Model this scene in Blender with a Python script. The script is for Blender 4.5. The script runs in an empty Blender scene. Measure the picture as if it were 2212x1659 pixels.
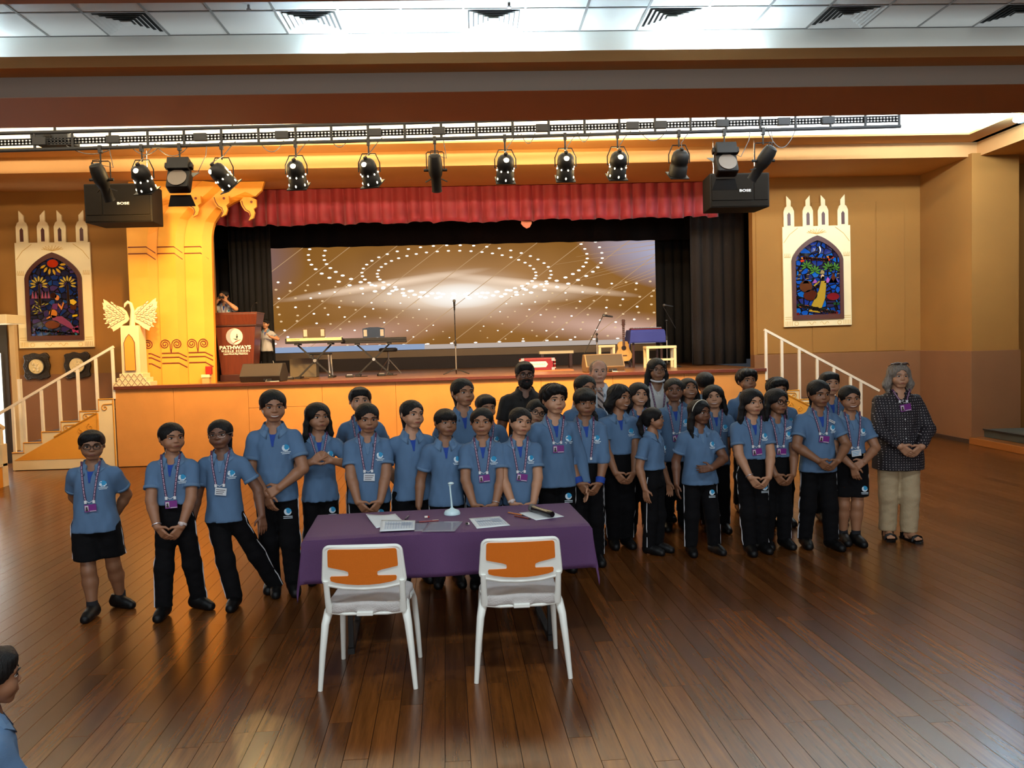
import bpy, bmesh, math, random
import numpy as np
from mathutils import Vector, Matrix, Euler

R = math.radians
rng = random.Random(7)
SC = bpy.context.scene
COL = SC.collection

# ------------------------------------------------------------------ camera
cam_data = bpy.data.cameras.new('camera')
cam_data.sensor_width = 36.0
cam_data.lens = 36.0 * 1800.0 / 2212.0
cam_data.clip_end = 200
cam = bpy.data.objects.new('camera', cam_data)
COL.objects.link(cam)
cam.matrix_world = Matrix.Translation((0, 0, 1.87)) @ Matrix.Rotation(R(-2.5), 4, 'Z') @ Matrix.Rotation(R(90 - 2.75), 4, 'X') @ Matrix.Rotation(R(-1.53), 4, 'Z')
SC.camera = cam

# ------------------------------------------------------------------ world, hall lights and added fill, exposure
SC.view_settings.view_transform = 'Standard'
SC.view_settings.look = 'None'
SC.view_settings.gamma = 1.0
SC.view_settings.exposure = 0.0
SC.view_settings.use_curve_mapping = False
SC.cycles.use_denoising = True
SC.cycles.max_bounces = 6
SC.cycles.diffuse_bounces = 3
SC.cycles.glossy_bounces = 3
SC.cycles.transmission_bounces = 4
SC.cycles.sample_clamp_indirect = 4.0
SC.cycles.caustics_reflective = False
SC.cycles.caustics_refractive = False

world = bpy.data.worlds.new('hall_ambient')
SC.world = world
world.use_nodes = True
world.node_tree.nodes['Background'].inputs[0].default_value = (0.10, 0.11, 0.13, 1)
world.node_tree.nodes['Background'].inputs[1].default_value = 0.3

def area_light(name, loc, aim, sx, sy, power, col):
    l = bpy.data.lights.new(name, 'AREA')
    l.shape = 'RECTANGLE'; l.size = sx; l.size_y = sy
    l.energy = power; l.color = col
    o = bpy.data.objects.new(name, l); COL.objects.link(o)
    o.location = loc
    o.rotation_euler = (Vector(aim) - Vector(loc)).to_track_quat('-Z', 'Y').to_euler()
    return o

COOL = (0.80, 0.93, 1.0)
# cool front fill added behind the camera, with no visible source
area_light('front_fill', (0.5, -5.8, 3.0), (0.5, 6, 0.9), 9, 2.2, 420, (0.90, 0.96, 1.0))
# overhead fill panels added out of view to brighten the fronts of the group
for lx in (-4.5, 0.0, 4.5):
    area_light('ceiling_fill', (lx, 2.2, 5.04), (lx, 2.2, 0), 1.6, 0.5, 95, COOL)
# light trough behind the ledge of the first beam and round the second ceiling recess
area_light('recess_trough', (-2.2, 10.15, 5.26), (-2.2, 11.6, 6.0), 11.5, 0.18, 760, (1.0, 0.86, 0.62))
area_light('recess_trough', (-2.2, 13.40, 5.20), (-2.2, 12.2, 6.0), 11.5, 0.12, 520, (1.0, 0.86, 0.62))
area_light('recess_trough', (5.8, 10.15, 5.26), (5.8, 11.6, 6.0), 4.2, 0.18, 520, (0.80, 0.92, 1.0))
area_light('recess_trough', (5.8, 13.40, 5.20), (5.8, 12.2, 6.0), 4.2, 0.12, 380, (0.80, 0.92, 1.0))
area_light('ledge_trough', (0.3, 8.67, 4.74), (0.3, 8.60, 6.0), 17.5, 0.10, 17, (0.86, 0.96, 1.0))
# doorway daylight on the left and the blue-white wall washer on the right
area_light('doorway_daylight', (-8.9, 14.98, 1.1), (-5.0, 6.0, 0.3), 1.1, 1.7, 160, (0.95, 1.0, 1.0))

# ------------------------------------------------------------------ materials
def lin(c):
    return tuple((v / 255 / 12.92 if v / 255 <= 0.04045 else ((v / 255 + 0.055) / 1.055) ** 2.4) for v in c)

MATS = {}
def M(name, rgb, rough=0.6, metal=0.0, bump=None, vary=None, emit=None, coat=0.0, spec=0.5, alpha=None, trans=0.0, aniso_stretch=None):
    """procedural principled material: bump=(scale,strength), vary=(scale,amount)"""
    if name in MATS: return MATS[name]
    m = bpy.data.materials.new(name); m.use_nodes = True
    nt = m.node_tree; N = nt.nodes; L = nt.links
    b = N['Principled BSDF']
    c = lin(rgb) + (1,)
    b.inputs['Base Color'].default_value = c
    b.inputs['Roughness'].default_value = rough
    b.inputs['Metallic'].default_value = metal
    b.inputs['Specular IOR Level'].default_value = spec
    b.inputs['Coat Weight'].default_value = coat
    if trans: b.inputs['Transmission Weight'].default_value = trans
    if alpha is not None: b.inputs['Alpha'].default_value = alpha
    if emit:
        b.inputs['Emission Color'].default_value = lin(emit[0]) + (1,)
        b.inputs['Emission Strength'].default_value = emit[1]
    if bump or vary:
        tc = N.new('ShaderNodeTexCoord'); mp = N.new('ShaderNodeMapping')
        L.new(tc.outputs['Object'], mp.inputs['Vector'])
        if aniso_stretch: mp.inputs['Scale'].default_value = aniso_stretch
    if vary:
        n = N.new('ShaderNodeTexNoise'); n.inputs['Scale'].default_value = vary[0]; n.inputs['Detail'].default_value = 5
        L.new(mp.outputs[0], n.inputs['Vector'])
        r = N.new('ShaderNodeValToRGB')
        r.color_ramp.elements[0].position = 0.3; r.color_ramp.elements[1].position = 0.7
        a = vary[1]
        r.color_ramp.elements[0].color = tuple(max(0, v * (1 - a)) for v in c[:3]) + (1,)
        r.color_ramp.elements[1].color = tuple(min(1, v * (1 + a)) for v in c[:3]) + (1,)
        L.new(n.outputs['Fac'], r.inputs['Fac']); L.new(r.outputs['Color'], b.inputs['Base Color'])
    if bump:
        n2 = N.new('ShaderNodeTexNoise'); n2.inputs['Scale'].default_value = bump[0]; n2.inputs['Detail'].default_value = 4
        L.new(mp.outputs[0], n2.inputs['Vector'])
        bp = N.new('ShaderNodeBump'); bp.inputs['Strength'].default_value = bump[1]; bp.inputs['Distance'].default_value = 0.01
        L.new(n2.outputs['Fac'], bp.inputs['Height']); L.new(bp.outputs[0], b.inputs['Normal'])
    MATS[name] = m
    return m

def emission_mat(name, rgb, strength):
    if name in MATS: return MATS[name]
    m = bpy.data.materials.new(name); m.use_nodes = True
    nt = m.node_tree; nt.nodes.clear()
    o = nt.nodes.new('ShaderNodeOutputMaterial'); e = nt.nodes.new('ShaderNodeEmission')
    e.inputs[0].default_value = lin(rgb) + (1,); e.inputs[1].default_value = strength
    nt.links.new(e.outputs[0], o.inputs[0]); MATS[name] = m
    return m

# ------------------------------------------------------------------ mesh builder
class MB:
    def __init__(s): s.v = []; s.f = []; s.m = []; s.mi = 0
    def mat(s, i): s.mi = i; return s
    def add(s, vs, fs):
        o = len(s.v); s.v.extend(tuple(map(float, p)) for p in vs)
        for f in fs: s.f.append(tuple(o + i for i in f)); s.m.append(s.mi)
        return s
    def box(s, lo, hi):
        x0, y0, z0 = lo; x1, y1, z1 = hi
        return s.add([(x0,y0,z0),(x1,y0,z0),(x1,y1,z0),(x0,y1,z0),(x0,y0,z1),(x1,y0,z1),(x1,y1,z1),(x0,y1,z1)],
                     [(0,3,2,1),(4,5,6,7),(0,1,5,4),(1,2,6,5),(2,3,7,6),(3,0,4,7)])
    def bar(s, a, b, w, h=None, up=(0,0,1)):
        """square bar from a to b"""
        a = Vector(a); b = Vector(b); h = h or w
        d = (b - a).normalized(); u = Vector(up)
        if abs(d.dot(u)) > 0.98: u = Vector((0, 1, 0))
        x = d.cross(u).normalized() * w / 2; y = x.cross(d).normalized() * h / 2
        vs = [p + sx * x + sy * y for p in (a, b) for sx, sy in ((-1,-1),(1,-1),(1,1),(-1,1))]
        return s.add(vs, [(3,2,1,0),(4,5,6,7),(0,1,5,4),(1,2,6,5),(2,3,7,6),(3,0,4,7)])
    def tube(s, pts, r, n=8, closed=False, cap=True):
        pts = [Vector(p) for p in pts]; k = len(pts)
        rs = r if isinstance(r, (list, tuple)) else [r] * k
        ref = Vector((0, 0, 1)); rings = []
        for i, p in enumerate(pts):
            if closed: d = pts[(i + 1) % k] - pts[i - 1]
            else: d = pts[min(i + 1, k - 1)] - pts[max(i - 1, 0)]
            d = d.normalized() if d.length > 1e-9 else Vector((0, 0, 1))
            if i == 0 and abs(d.dot(ref)) > 0.95: ref = Vector((0, 1, 0))
            x = ref - d * ref.dot(d)
            x = x.normalized() if x.length > 1e-6 else d.orthogonal().normalized()
            ref = x; y = d.cross(x)
            rings.append([p + (x * math.cos(2*math.pi*j/n) + y * math.sin(2*math.pi*j/n)) * rs[i] for j in range(n)])
        vs = [q for ring in rings for q in ring]; fs = []
        for i in range(k if closed else k - 1):
            i2 = (i + 1) % k
            for j in range(n):
                j2 = (j + 1) % n
                fs.append((i*n+j, i*n+j2, i2*n+j2, i2*n+j))
        if cap and not closed:
            fs.append(tuple(range(n))[::-1]); fs.append(tuple((k-1)*n + j for j in range(n)))
        return s.add(vs, fs)
    def cyl(s, a, b, r, r2=None, n=16): return s.tube([a, b], [r, r if r2 is None else r2], n)
    def lathe(s, prof, origin=(0,0,0), axis=(0,0,1), n=24, close=False):
        """prof = [(radius, height)...] about axis"""
        ax = Vector(axis).normalized(); x = ax.orthogonal().normalized(); y = ax.cross(x); o = Vector(origin)
        vs = []; fs = []; k = len(prof)
        for r, h in prof:
            for j in range(n):
                t = 2*math.pi*j/n; vs.append(o + ax*h + (x*math.cos(t) + y*math.sin(t))*max(r, 1e-5))
        for i in range(k-1):
            for j in range(n):
                j2 = (j+1) % n; fs.append((i*n+j, i*n+j2, (i+1)*n+j2, (i+1)*n+j))
        if prof[0][0] > 1e-4 and not close: fs.append(tuple(range(n))[::-1])
        if prof[-1][0] > 1e-4 and not close: fs.append(tuple((k-1)*n+j for j in range(n)))
        return s.add(vs, fs)
    def sphere(s, c, r, nu=16, nv=10, rot=None):
        c = Vector(c); r = Vector((r, r, r)) if isinstance(r, (int, float)) else Vector(r)
        vs = []; fs = []
        for i in range(nv+1):
            ph = math.pi*i/nv
            for j in range(nu):
                t = 2*math.pi*j/nu
                q = Vector((r.x*math.sin(ph)*math.cos(t), r.y*math.sin(ph)*math.sin(t), r.z*math.cos(ph)))
                if rot: q = rot @ q
                vs.append(c + q)
        for i in range(nv):
            for j in range(nu):
                j2 = (j+1) % nu; fs.append((i*nu+j, (i+1)*nu+j, (i+1)*nu+j2, i*nu+j2))
        return s.add(vs, fs)
    def prism(s, poly, d0, d1, plane='XZ'):
        """extruded outline; plane XZ: poly=(x,z), extruded in y from d0 to d1"""
        n = len(poly)
        if plane == 'XZ': g = lambda p, d: (p[0], d, p[1])
        elif plane == 'YZ': g = lambda p, d: (d, p[0], p[1])
        else: g = lambda p, d: (p[0], p[1], d)
        vs = [g(p, d0) for p in poly] + [g(p, d1) for p in poly]
        fs = [tuple(range(n)), tuple(range(n, 2*n))[::-1]] + [(i, (i+1) % n, n + (i+1) % n, n + i)[::-1] for i in range(n)]
        return s.add(vs, fs)
    def ribbon(s, pts, w, thick, nrm=(0,-1,0)):
        """flat band along pts, of width w across, seen from nrm"""
        pts = [Vector(p) for p in pts]; nv = Vector(nrm).normalized(); k = len(pts); vs = []
        for i, p in enumerate(pts):
            d = (pts[min(i+1, k-1)] - pts[max(i-1, 0)]).normalized()
            x = d.cross(nv).normalized() * w / 2
            for q in (p - x, p + x): vs.append(q)
            for q in (p + x, p - x): vs.append(q - nv * thick)
        fs = [(0,1,2,3), tuple((k-1)*4 + j for j in (3,2,1,0))]
        for i in range(k-1):
            for j in range(4):
                j2 = (j+1) % 4; fs.append((i*4+j, (i+1)*4+j, (i+1)*4+j2, i*4+j2))
        return s.add(vs, fs)
    def arr(s, V, F):
        o = len(s.v); s.v.extend(map(tuple, V.tolist())); s.f.extend(map(tuple, (F + o).tolist())); s.m.extend([s.mi] * len(F)); return s
    def xform(s, mat, start=0):
        s.v[start:] = [tuple(mat @ Vector(p)) for p in s.v[start:]]; return s
    def mesh(s, name, mats, smooth=None, normals=True):
        me = bpy.data.meshes.new(name)
        me.from_pydata(s.v, [], s.f)
        for m in (mats if isinstance(mats, (list, tuple)) else [mats]): me.materials.append(m)
        me.polygons.foreach_set('material_index', s.m)
        if normals:
            bm = bmesh.new(); bm.from_mesh(me); bmesh.ops.recalc_face_normals(bm, faces=bm.faces); bm.to_mesh(me); bm.free()
        if smooth is not None:
            me.polygons.foreach_set('use_smooth', [True] * len(me.polygons))
            if smooth < 180: me.set_sharp_from_angle(angle=R(smooth))
        me.update(); return me
    def build(s, name, mats, parent=None, smooth=None, bevel=None, loc=None, rot=None, normals=True):
        o = bpy.data.objects.new(name, s.mesh(name, mats, smooth, normals)); COL.objects.link(o)
        if parent: o.parent = parent
        if loc: o.location = loc
        if rot: o.rotation_euler = rot
        if bevel:
            md = o.modifiers.new('bevel', 'BEVEL'); md.width = bevel; md.segments = 2; md.limit_method = 'ANGLE'
        return o

def obj(name, me, parent=None, loc=None, rot=None, scale=None):
    o = bpy.data.objects.new(name, me); COL.objects.link(o)
    if parent: o.parent = parent
    if loc: o.location = loc
    if rot: o.rotation_euler = rot
    if scale: o.scale = scale
    return o
def tag(o, label, cat, group=None):
    o['label'] = label; o['category'] = cat
    if group: o['group'] = group
    return o
def struct(o): o['kind'] = 'structure'; return o
def thing(name, label, cat, loc=(0,0,0), rz=0.0, group=None):
    o = bpy.data.objects.new(name, None); COL.objects.link(o); o.empty_display_size = 0.1
    o.location = loc; o.rotation_euler = (0, 0, rz)
    return tag(o, label, cat, group)
def lettering(text, size, m, parent, loc, rot=(R(90),0,0), depth=0.002, align='CENTER', name='lettering', squash=1.0, bold=0.0):
    c = bpy.data.curves.new('lettering', 'FONT'); c.body = text; c.size = size; c.extrude = depth
    c.align_x = align; c.align_y = 'CENTER'; c.offset = bold; c.resolution_u = 3
    tmp = bpy.data.objects.new(name, c); COL.objects.link(tmp); bpy.context.view_layer.update()
    me = bpy.data.meshes.new_from_object(tmp.evaluated_get(bpy.context.evaluated_depsgraph_get())); bpy.data.objects.remove(tmp); bpy.data.curves.remove(c)
    me.materials.clear(); me.materials.append(m)
    o = bpy.data.objects.new(name, me); COL.objects.link(o)
    o.parent = parent; o.location = loc; o.rotation_euler = rot; o.scale = (squash, 1, 1)
    return o
# ================================================================== people
def nrm(v): v = np.asarray(v, float); return v / (np.linalg.norm(v) + 1e-12)
class Field:
    """signed distance field on a small grid, meshed with surface nets"""
    def __init__(s, lo, hi, h):
        s.h = h; s.lo = np.array(lo, float)
        n = [int(math.ceil((hi[i] - lo[i]) / h)) + 2 for i in range(3)]
        s.ax = [(lo[i] + h * np.arange(n[i])).astype(np.float32) for i in range(3)]
        s.D = np.full(n, 1.0, np.float32)
    def win(s, lo, hi):
        sl = []
        for i in range(3):
            a = int(np.searchsorted(s.ax[i], lo[i])); b = int(np.searchsorted(s.ax[i], hi[i]))
            sl.append(slice(max(a - 1, 0), min(b + 1, len(s.ax[i]))))
        return tuple(sl)
    def xyz(s, w):
        return (s.ax[0][w[0]][:, None, None], s.ax[1][w[1]][None, :, None], s.ax[2][w[2]][None, None, :])
    def put(s, w, d, k, sub=False):
        a = s.D[w]
        if a.size == 0: return
        if sub:
            d = -d; h = np.clip(0.5 - 0.5 * (d - a) / k, 0, 1) if False else np.clip(0.5 + 0.5 * (a - d) / k, 0, 1)
            s.D[w] = d * (1 - h) + a * h + k * h * (1 - h)
        else:
            h = np.clip(0.5 + 0.5 * (d - a) / k, 0, 1)
            s.D[w] = d * (1 - h) + a * h - k * h * (1 - h)
    def cone(s, a, b, ra, rb, k=0.01, sub=False, flat=None):
        a = np.asarray(a, float); b = np.asarray(b, float); m = max(ra, rb) + k * 1.5 + 2 * s.h
        w = s.win(np.minimum(a, b) - m, np.maximum(a, b) + m); X, Y, Z = s.xyz(w)
        ab = b - a; L2 = max(float(ab @ ab), 1e-9)
        px, py, pz = X - a[0], Y - a[1], Z - a[2]
        t = np.clip((px * ab[0] + py * ab[1] + pz * ab[2]) / L2, 0, 1)
        dx, dy, dz = px - ab[0] * t, py - ab[1] * t, pz - ab[2] * t
        if flat is not None: dy = dy * flat
        s.put(w, np.sqrt(dx * dx + dy * dy + dz * dz) - (ra + (rb - ra) * t), k, sub)
    def cone_end(s, a, b, ra, rb, p, n, k):
        """cone cut flat at p before it joins (sleeves)"""
        a = np.asarray(a, float); b = np.asarray(b, float); m = max(ra, rb) + k * 1.5 + 2 * s.h
        w = s.win(np.minimum(a, b) - m, np.maximum(a, b) + m); X, Y, Z = s.xyz(w); n = nrm(n)
        ab = b - a; L2 = max(float(ab @ ab), 1e-9); px, py, pz = X - a[0], Y - a[1], Z - a[2]
        t = np.clip((px * ab[0] + py * ab[1] + pz * ab[2]) / L2, 0, 1)
        d = np.sqrt((px - ab[0] * t)**2 + (py - ab[1] * t)**2 + (pz - ab[2] * t)**2) - (ra + (rb - ra) * t)
        s.put(w, np.maximum(d, (X - p[0]) * n[0] + (Y - p[1]) * n[1] + (Z - p[2]) * n[2]).astype(np.float32), k)
    def chain(s, pts, rs, k=0.01, flat=None):
        for i in range(len(pts) - 1): s.cone(pts[i], pts[i+1], rs[i], rs[i+1], k, flat=flat)
    def ell(s, c, r, k=0.01, sub=False, rot=None):
        c = np.asarray(c, float); r = np.asarray(r, float); m = float(r.max()) + k * 1.5 + 2 * s.h
        mm = m if rot is not None else r + k * 1.5 + 2 * s.h
        w = s.win(c - mm, c + mm); X, Y, Z = s.xyz(w); x, y, z = X - c[0], Y - c[1], Z - c[2]
        if rot is not None:
            x, y, z = (rot[0][0]*x + rot[1][0]*y + rot[2][0]*z, rot[0][1]*x + rot[1][1]*y + rot[2][1]*z, rot[0][2]*x + rot[1][2]*y + rot[2][2]*z)
        k0 = np.sqrt((x / r[0])**2 + (y / r[1])**2 + (z / r[2])**2); k1 = np.sqrt((x / r[0]**2)**2 + (y / r[1]**2)**2 + (z / r[2]**2)**2) + 1e-6
        s.put(w, k0 * (k0 - 1) / k1, k, sub)
    def loft(s, zs, a, b, k=0.01, cy=None, p=2.3):
        zs = np.asarray(zs, float); A = max(a) + 3 * s.h + k; B = max(b) + 3 * s.h + k + (max(map(abs, cy)) if cy is not None else 0)
        w = s.win((-A, -B, zs[0] - 2 * s.h), (A, B, zs[-1] + 2 * s.h)); X, Y, Z = s.xyz(w); zz = s.ax[2][w[2]]
        av = np.interp(zz, zs, a)[None, None, :]; bv = np.interp(zz, zs, b)[None, None, :]
        yc = 0 if cy is None else np.interp(zz, zs, cy)[None, None, :]
        d = ((np.abs(X / av)**p + np.abs((Y - yc) / bv)**p)**(1 / p) - 1) * np.minimum(av, bv)
        d = np.maximum(d, np.maximum(Z - zs[-1], zs[0] - Z))
        s.put(w, d.astype(np.float32), k)
    def cut(s, p, n, k=0.004):
        """remove the side that n points to"""
        X, Y, Z = s.xyz((slice(None),) * 3); n = nrm(n)
        s.D = np.maximum(s.D, (X - p[0]) * n[0] + (Y - p[1]) * n[1] + (Z - p[2]) * n[2])
    def cut_ball(s, p, n, rad, k=0.004):
        """planar cut limited to a ball (cuffs)"""
        n = nrm(n); w = s.win(np.asarray(p) - rad, np.asarray(p) + rad); X, Y, Z = s.xyz(w)
        pl = (X - p[0]) * n[0] + (Y - p[1]) * n[1] + (Z - p[2]) * n[2]
        ins = ((X - p[0])**2 + (Y - p[1])**2 + (Z - p[2])**2) < rad * rad
        s.D[w] = np.where(ins, np.maximum(s.D[w], pl), s.D[w])
    def ripple(s, amp, dirs, seed, freq):
        r = np.random.RandomState(seed); X, Y, Z = s.xyz((slice(None),) * 3)
        for d in dirs:
            f = freq * r.uniform(0.7, 1.4); s.D = s.D + (amp * np.sin(f * (d[0] * X + d[1] * Y + d[2] * Z) + r.uniform(0, 6.28))).astype(np.float32)
    def front(s, x, z):
        """y of the first surface met coming from the front"""
        i = int(round((x - s.lo[0]) / s.h)); k = int(round((z - s.lo[2]) / s.h))
        i = min(max(i, 0), s.D.shape[0] - 1); k = min(max(k, 0), s.D.shape[2] - 1)
        col = s.D[i, :, k]; j = np.argmax(col < 0)
        if col[j] >= 0: return None
        if j == 0: return float(s.ax[1][0])
        t = col[j-1] / (col[j-1] - col[j]); return float(s.ax[1][j-1] + s.h * t)
    def mesh(s):
        D = s.D; S = D < 0
        c = [S[i:S.shape[0]-1+i, j:S.shape[1]-1+j, k:S.shape[2]-1+k] for i in (0,1) for j in (0,1) for k in (0,1)]
        al = c[0].copy(); an = c[0].copy()
        for q in c[1:]: al &= q; an |= q
        act = an & ~al
        idx = np.argwhere(act)
        if len(idx) == 0: return np.zeros((0, 3)), np.zeros((0, 4), int)
        num = np.full(act.shape, -1, np.int64); num[act] = np.arange(len(idx))
        off = np.array([(i, j, k) for i in (0,1) for j in (0,1) for k in (0,1)])
        vals = np.stack([D[idx[:,0]+o[0], idx[:,1]+o[1], idx[:,2]+o[2]] for o in off], 1)
        acc = np.zeros((len(idx), 3)); cnt = np.zeros(len(idx))
        for a in range(8):
            for b in range(a + 1, 8):
                if np.abs(off[a] - off[b]).sum() != 1: continue
                va, vb = vals[:, a], vals[:, b]; m = (va < 0) != (vb < 0)
                t = va[m] / (va[m] - vb[m]); acc[m] += off[a] + (off[b] - off[a]) * t[:, None]; cnt[m] += 1
        V = s.lo + s.h * (idx + acc / cnt[:, None])
        F = []
        for axis in range(3):
            o1, o2 = [q for q in range(3) if q != axis]
            sl0 = [slice(None)] * 3; sl1 = [slice(None)] * 3; sl0[axis] = slice(0, -1); sl1[axis] = slice(1, None)
            a = S[tuple(sl0)]; b = S[tuple(sl1)]; e = np.argwhere(a != b)
            e = e[(e[:, o1] > 0) & (e[:, o2] > 0) & (e[:, o1] < D.shape[o1] - 1) & (e[:, o2] < D.shape[o2] - 1)]
            if len(e) == 0: continue
            def cell(d1, d2):
                q = e.copy(); q[:, o1] += d1; q[:, o2] += d2; return num[q[:,0], q[:,1], q[:,2]]
            quad = np.stack([cell(-1,-1), cell(0,-1), cell(0,0), cell(-1,0)], 1)
            flip = a[e[:,0], e[:,1], e[:,2]]
            if axis == 1: flip = ~flip
            quad[~flip] = quad[~flip][:, ::-1]
            F.append(quad)
        return V, np.concatenate(F)

def raw_mesh(name, V, F, mats):
    me = bpy.data.meshes.new(name); nf = len(F)
    me.vertices.add(len(V)); me.vertices.foreach_set('co', np.ascontiguousarray(V, np.float32).ravel())
    me.loops.add(nf * 4); me.loops.foreach_set('vertex_index', np.ascontiguousarray(F, np.int32).ravel())
    me.polygons.add(nf); me.polygons.foreach_set('loop_start', np.arange(0, nf * 4, 4, dtype=np.int32))
    me.polygons.foreach_set('use_smooth', np.ones(nf, bool))
    for m in mats: me.materials.append(m)
    me.update(calc_edges=True); me.validate(); return me

# ================================================================== the hall
YW = 15.1          # back wall plane
YS = 14.0          # stage front
ZS = 1.34          # stage floor
STAGE_X0, STAGE_X1 = -5.95, 4.95
OPEN_X0, OPEN_X1 = -4.62, 5.12     # proscenium opening
ZSOF = 4.76

m_wall = M('tan_wall_fabric', (146, 99, 38), 0.85, bump=(260, 0.35), vary=(1.2, 0.06))
m_dado = M('brown_dado_fabric', (122, 78, 42), 0.85, bump=(260, 0.35), vary=(1.5, 0.06))
m_soffit = M('beige_soffit_paint', (196, 146, 88), 0.8, bump=(90, 0.12), vary=(1.5, 0.04))
m_beam = M('mauve_beam_paint', (150, 98, 66), 0.8, bump=(90, 0.12))
m_cove = M('white_cove_paint', (226, 230, 226), 0.8)
m_tile = M('white_ceiling_tile', (205, 208, 206), 0.9, bump=(400, 0.3))
m_grid = M('ceiling_grid_metal', (120, 122, 122), 0.5)
m_black = M('black_drape', (16, 11, 9), 0.95, bump=(60, 0.4))
m_ply = M('stage_front_plywood', (204, 138, 66), 0.55, bump=(40, 0.08), vary=(2.5, 0.08))
m_cream = M('cream_prop_paint', (240, 218, 168), 0.6, bump=(60, 0.06), vary=(3, 0.04))
m_yellow = M('yellow_prop_paint', (232, 160, 54), 0.6, bump=(60, 0.05), vary=(3, 0.04))
m_yellow2 = M('ochre_prop_paint', (226, 146, 36), 0.6, bump=(60, 0.05), vary=(3, 0.04))
m_redline = M('maroon_painted_line', (112, 44, 22), 0.6)
m_ochreline = M('ochre_painted_line', (205, 140, 30), 0.6)

def wood_floor_mat(name, base, dark, use_island, rough=0.3):
    m = bpy.data.materials.new(name); m.use_nodes = True
    nt = m.node_tree; N = nt.nodes; L = nt.links; b = N['Principled BSDF']
    tc = N.new('ShaderNodeTexCoord'); mp = N.new('ShaderNodeMapping'); mp.inputs['Scale'].default_value = (9, 0.55, 1)
    geo = N.new('ShaderNodeNewGeometry'); oi = N.new('ShaderNodeObjectInfo')
    rnd = geo.outputs['Random Per Island'] if use_island else oi.outputs['Random']
    # shift the grain of every board
    add = N.new('ShaderNodeVectorMath'); add.operation = 'ADD'
    cmb = N.new('ShaderNodeCombineXYZ'); mul = N.new('ShaderNodeMath'); mul.operation = 'MULTIPLY'; mul.inputs[1].default_value = 37.0
    L.new(rnd, mul.inputs[0]); L.new(mul.outputs[0], cmb.inputs[0]); L.new(mul.outputs[0], cmb.inputs[1])
    L.new(tc.outputs['Object'], add.inputs[0]); L.new(cmb.outputs[0], add.inputs[1]); L.new(add.outputs[0], mp.inputs['Vector'])
    n = N.new('ShaderNodeTexNoise'); n.inputs['Scale'].default_value = 3.0; n.inputs['Detail'].default_value = 8; n.inputs['Roughness'].default_value = 0.65
    L.new(mp.outputs[0], n.inputs['Vector'])
    r = N.new('ShaderNodeValToRGB'); r.color_ramp.elements[0].position = 0.22; r.color_ramp.elements[1].position = 0.80
    r.color_ramp.elements[0].color = lin(dark) + (1,); r.color_ramp.elements[1].color = lin(base) + (1,)
    L.new(n.outputs['Fac'], r.inputs['Fac'])
    hsv = N.new('ShaderNodeHueSaturation'); mr = N.new('ShaderNodeMapRange')
    mr.inputs['To Min'].default_value = 0.62; mr.inputs['To Max'].default_value = 1.3
    L.new(rnd, mr.inputs['Value']); L.new(mr.outputs[0], hsv.inputs['Value']); L.new(r.outputs['Color'], hsv.inputs['Color'])
    L.new(hsv.outputs['Color'], b.inputs['Base Color'])
    n2 = N.new('ShaderNodeTexNoise'); n2.inputs['Scale'].default_value = 1.1; n2.inputs['Detail'].default_value = 5
    L.new(geo.outputs['Position'], n2.inputs['Vector'])
    mr2 = N.new('ShaderNodeMapRange'); mr2.inputs['To Min'].default_value = rough - 0.03; mr2.inputs['To Max'].default_value = rough + 0.05
    b.inputs['Roughness'].default_value = rough
    bp = N.new('ShaderNodeBump'); bp.inputs['Strength'].default_value = 0.006; bp.inputs['Distance'].default_value = 0.003
    L.new(n.outputs['Fac'], bp.inputs['Height']); L.new(bp.outputs[0], b.inputs['Normal'])
    MATS[name] = m
    return m
m_board = wood_floor_mat('walnut_floor_board', (124, 72, 30), (62, 33, 12), False, 0.24)
m_boards_far = wood_floor_mat('walnut_floor_boards', (124, 72, 30), (62, 33, 12), True, 0.24)
m_stagefloor = wood_floor_mat('stage_floor_wood', (150, 100, 58), (92, 58, 32), True, 0.28)
m_gap = M('dark_floor_joint', (26, 15, 9), 0.9)

# ---- floor: strips of hardwood running towards the stage
floor = struct(MB().box((-10.5, -6.2, -0.12), (11.5, 15.1, -0.013)).build('floor', m_gap))
BW, BL, ANG = 0.116, 1.5, R(2.0)
unit = MB().box((-BW/2 + 0.0014, -BL/2 + 0.0014, -0.012), (BW/2 - 0.0014, BL/2 - 0.0014, 0.0)).mesh('floor_board', m_board)
ca, sa = math.cos(ANG), math.sin(ANG)
near = []; far = MB()
for i in range(-110, 116):
    off = rng.random() * BL
    for k in range(-5, 12):
        u = i * BW; v = k * BL + off
        x = u * ca - v * sa; y = u * sa + v * ca
        if x < -10.4 or x > 11.4 or y < -5.3 or y > 15.6: continue
        cx = (x - y * 0.0437)                      # offset from the view axis
        inview = y > 2.9 and abs(cx) < 0.64 * y + 0.15
        near.append((y if inview else 1000 + y, x, y))
near.sort()
for n_, (q, x, y) in enumerate(near):
    if n_ < 300 and q < 900:
        obj('floor_board', unit, floor, (x, y, 0), (0, 0, ANG))
    else:
        hx, hy = BW/2 - 0.0014, BL/2 - 0.0014
        far.add([(x + a*ca - b_*sa, y + a*sa + b_*ca, z) for z in (-0.012, 0.0) for a, b_ in ((-hx,-hy),(hx,-hy),(hx,hy),(-hx,hy))],
                [(4,5,6,7),(0,1,5,4),(1,2,6,5),(2,3,7,6),(3,0,4,7)])
fo = far.build('floor_boards', m_boards_far, floor, normals=False); fo['kind'] = 'stuff'

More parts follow.
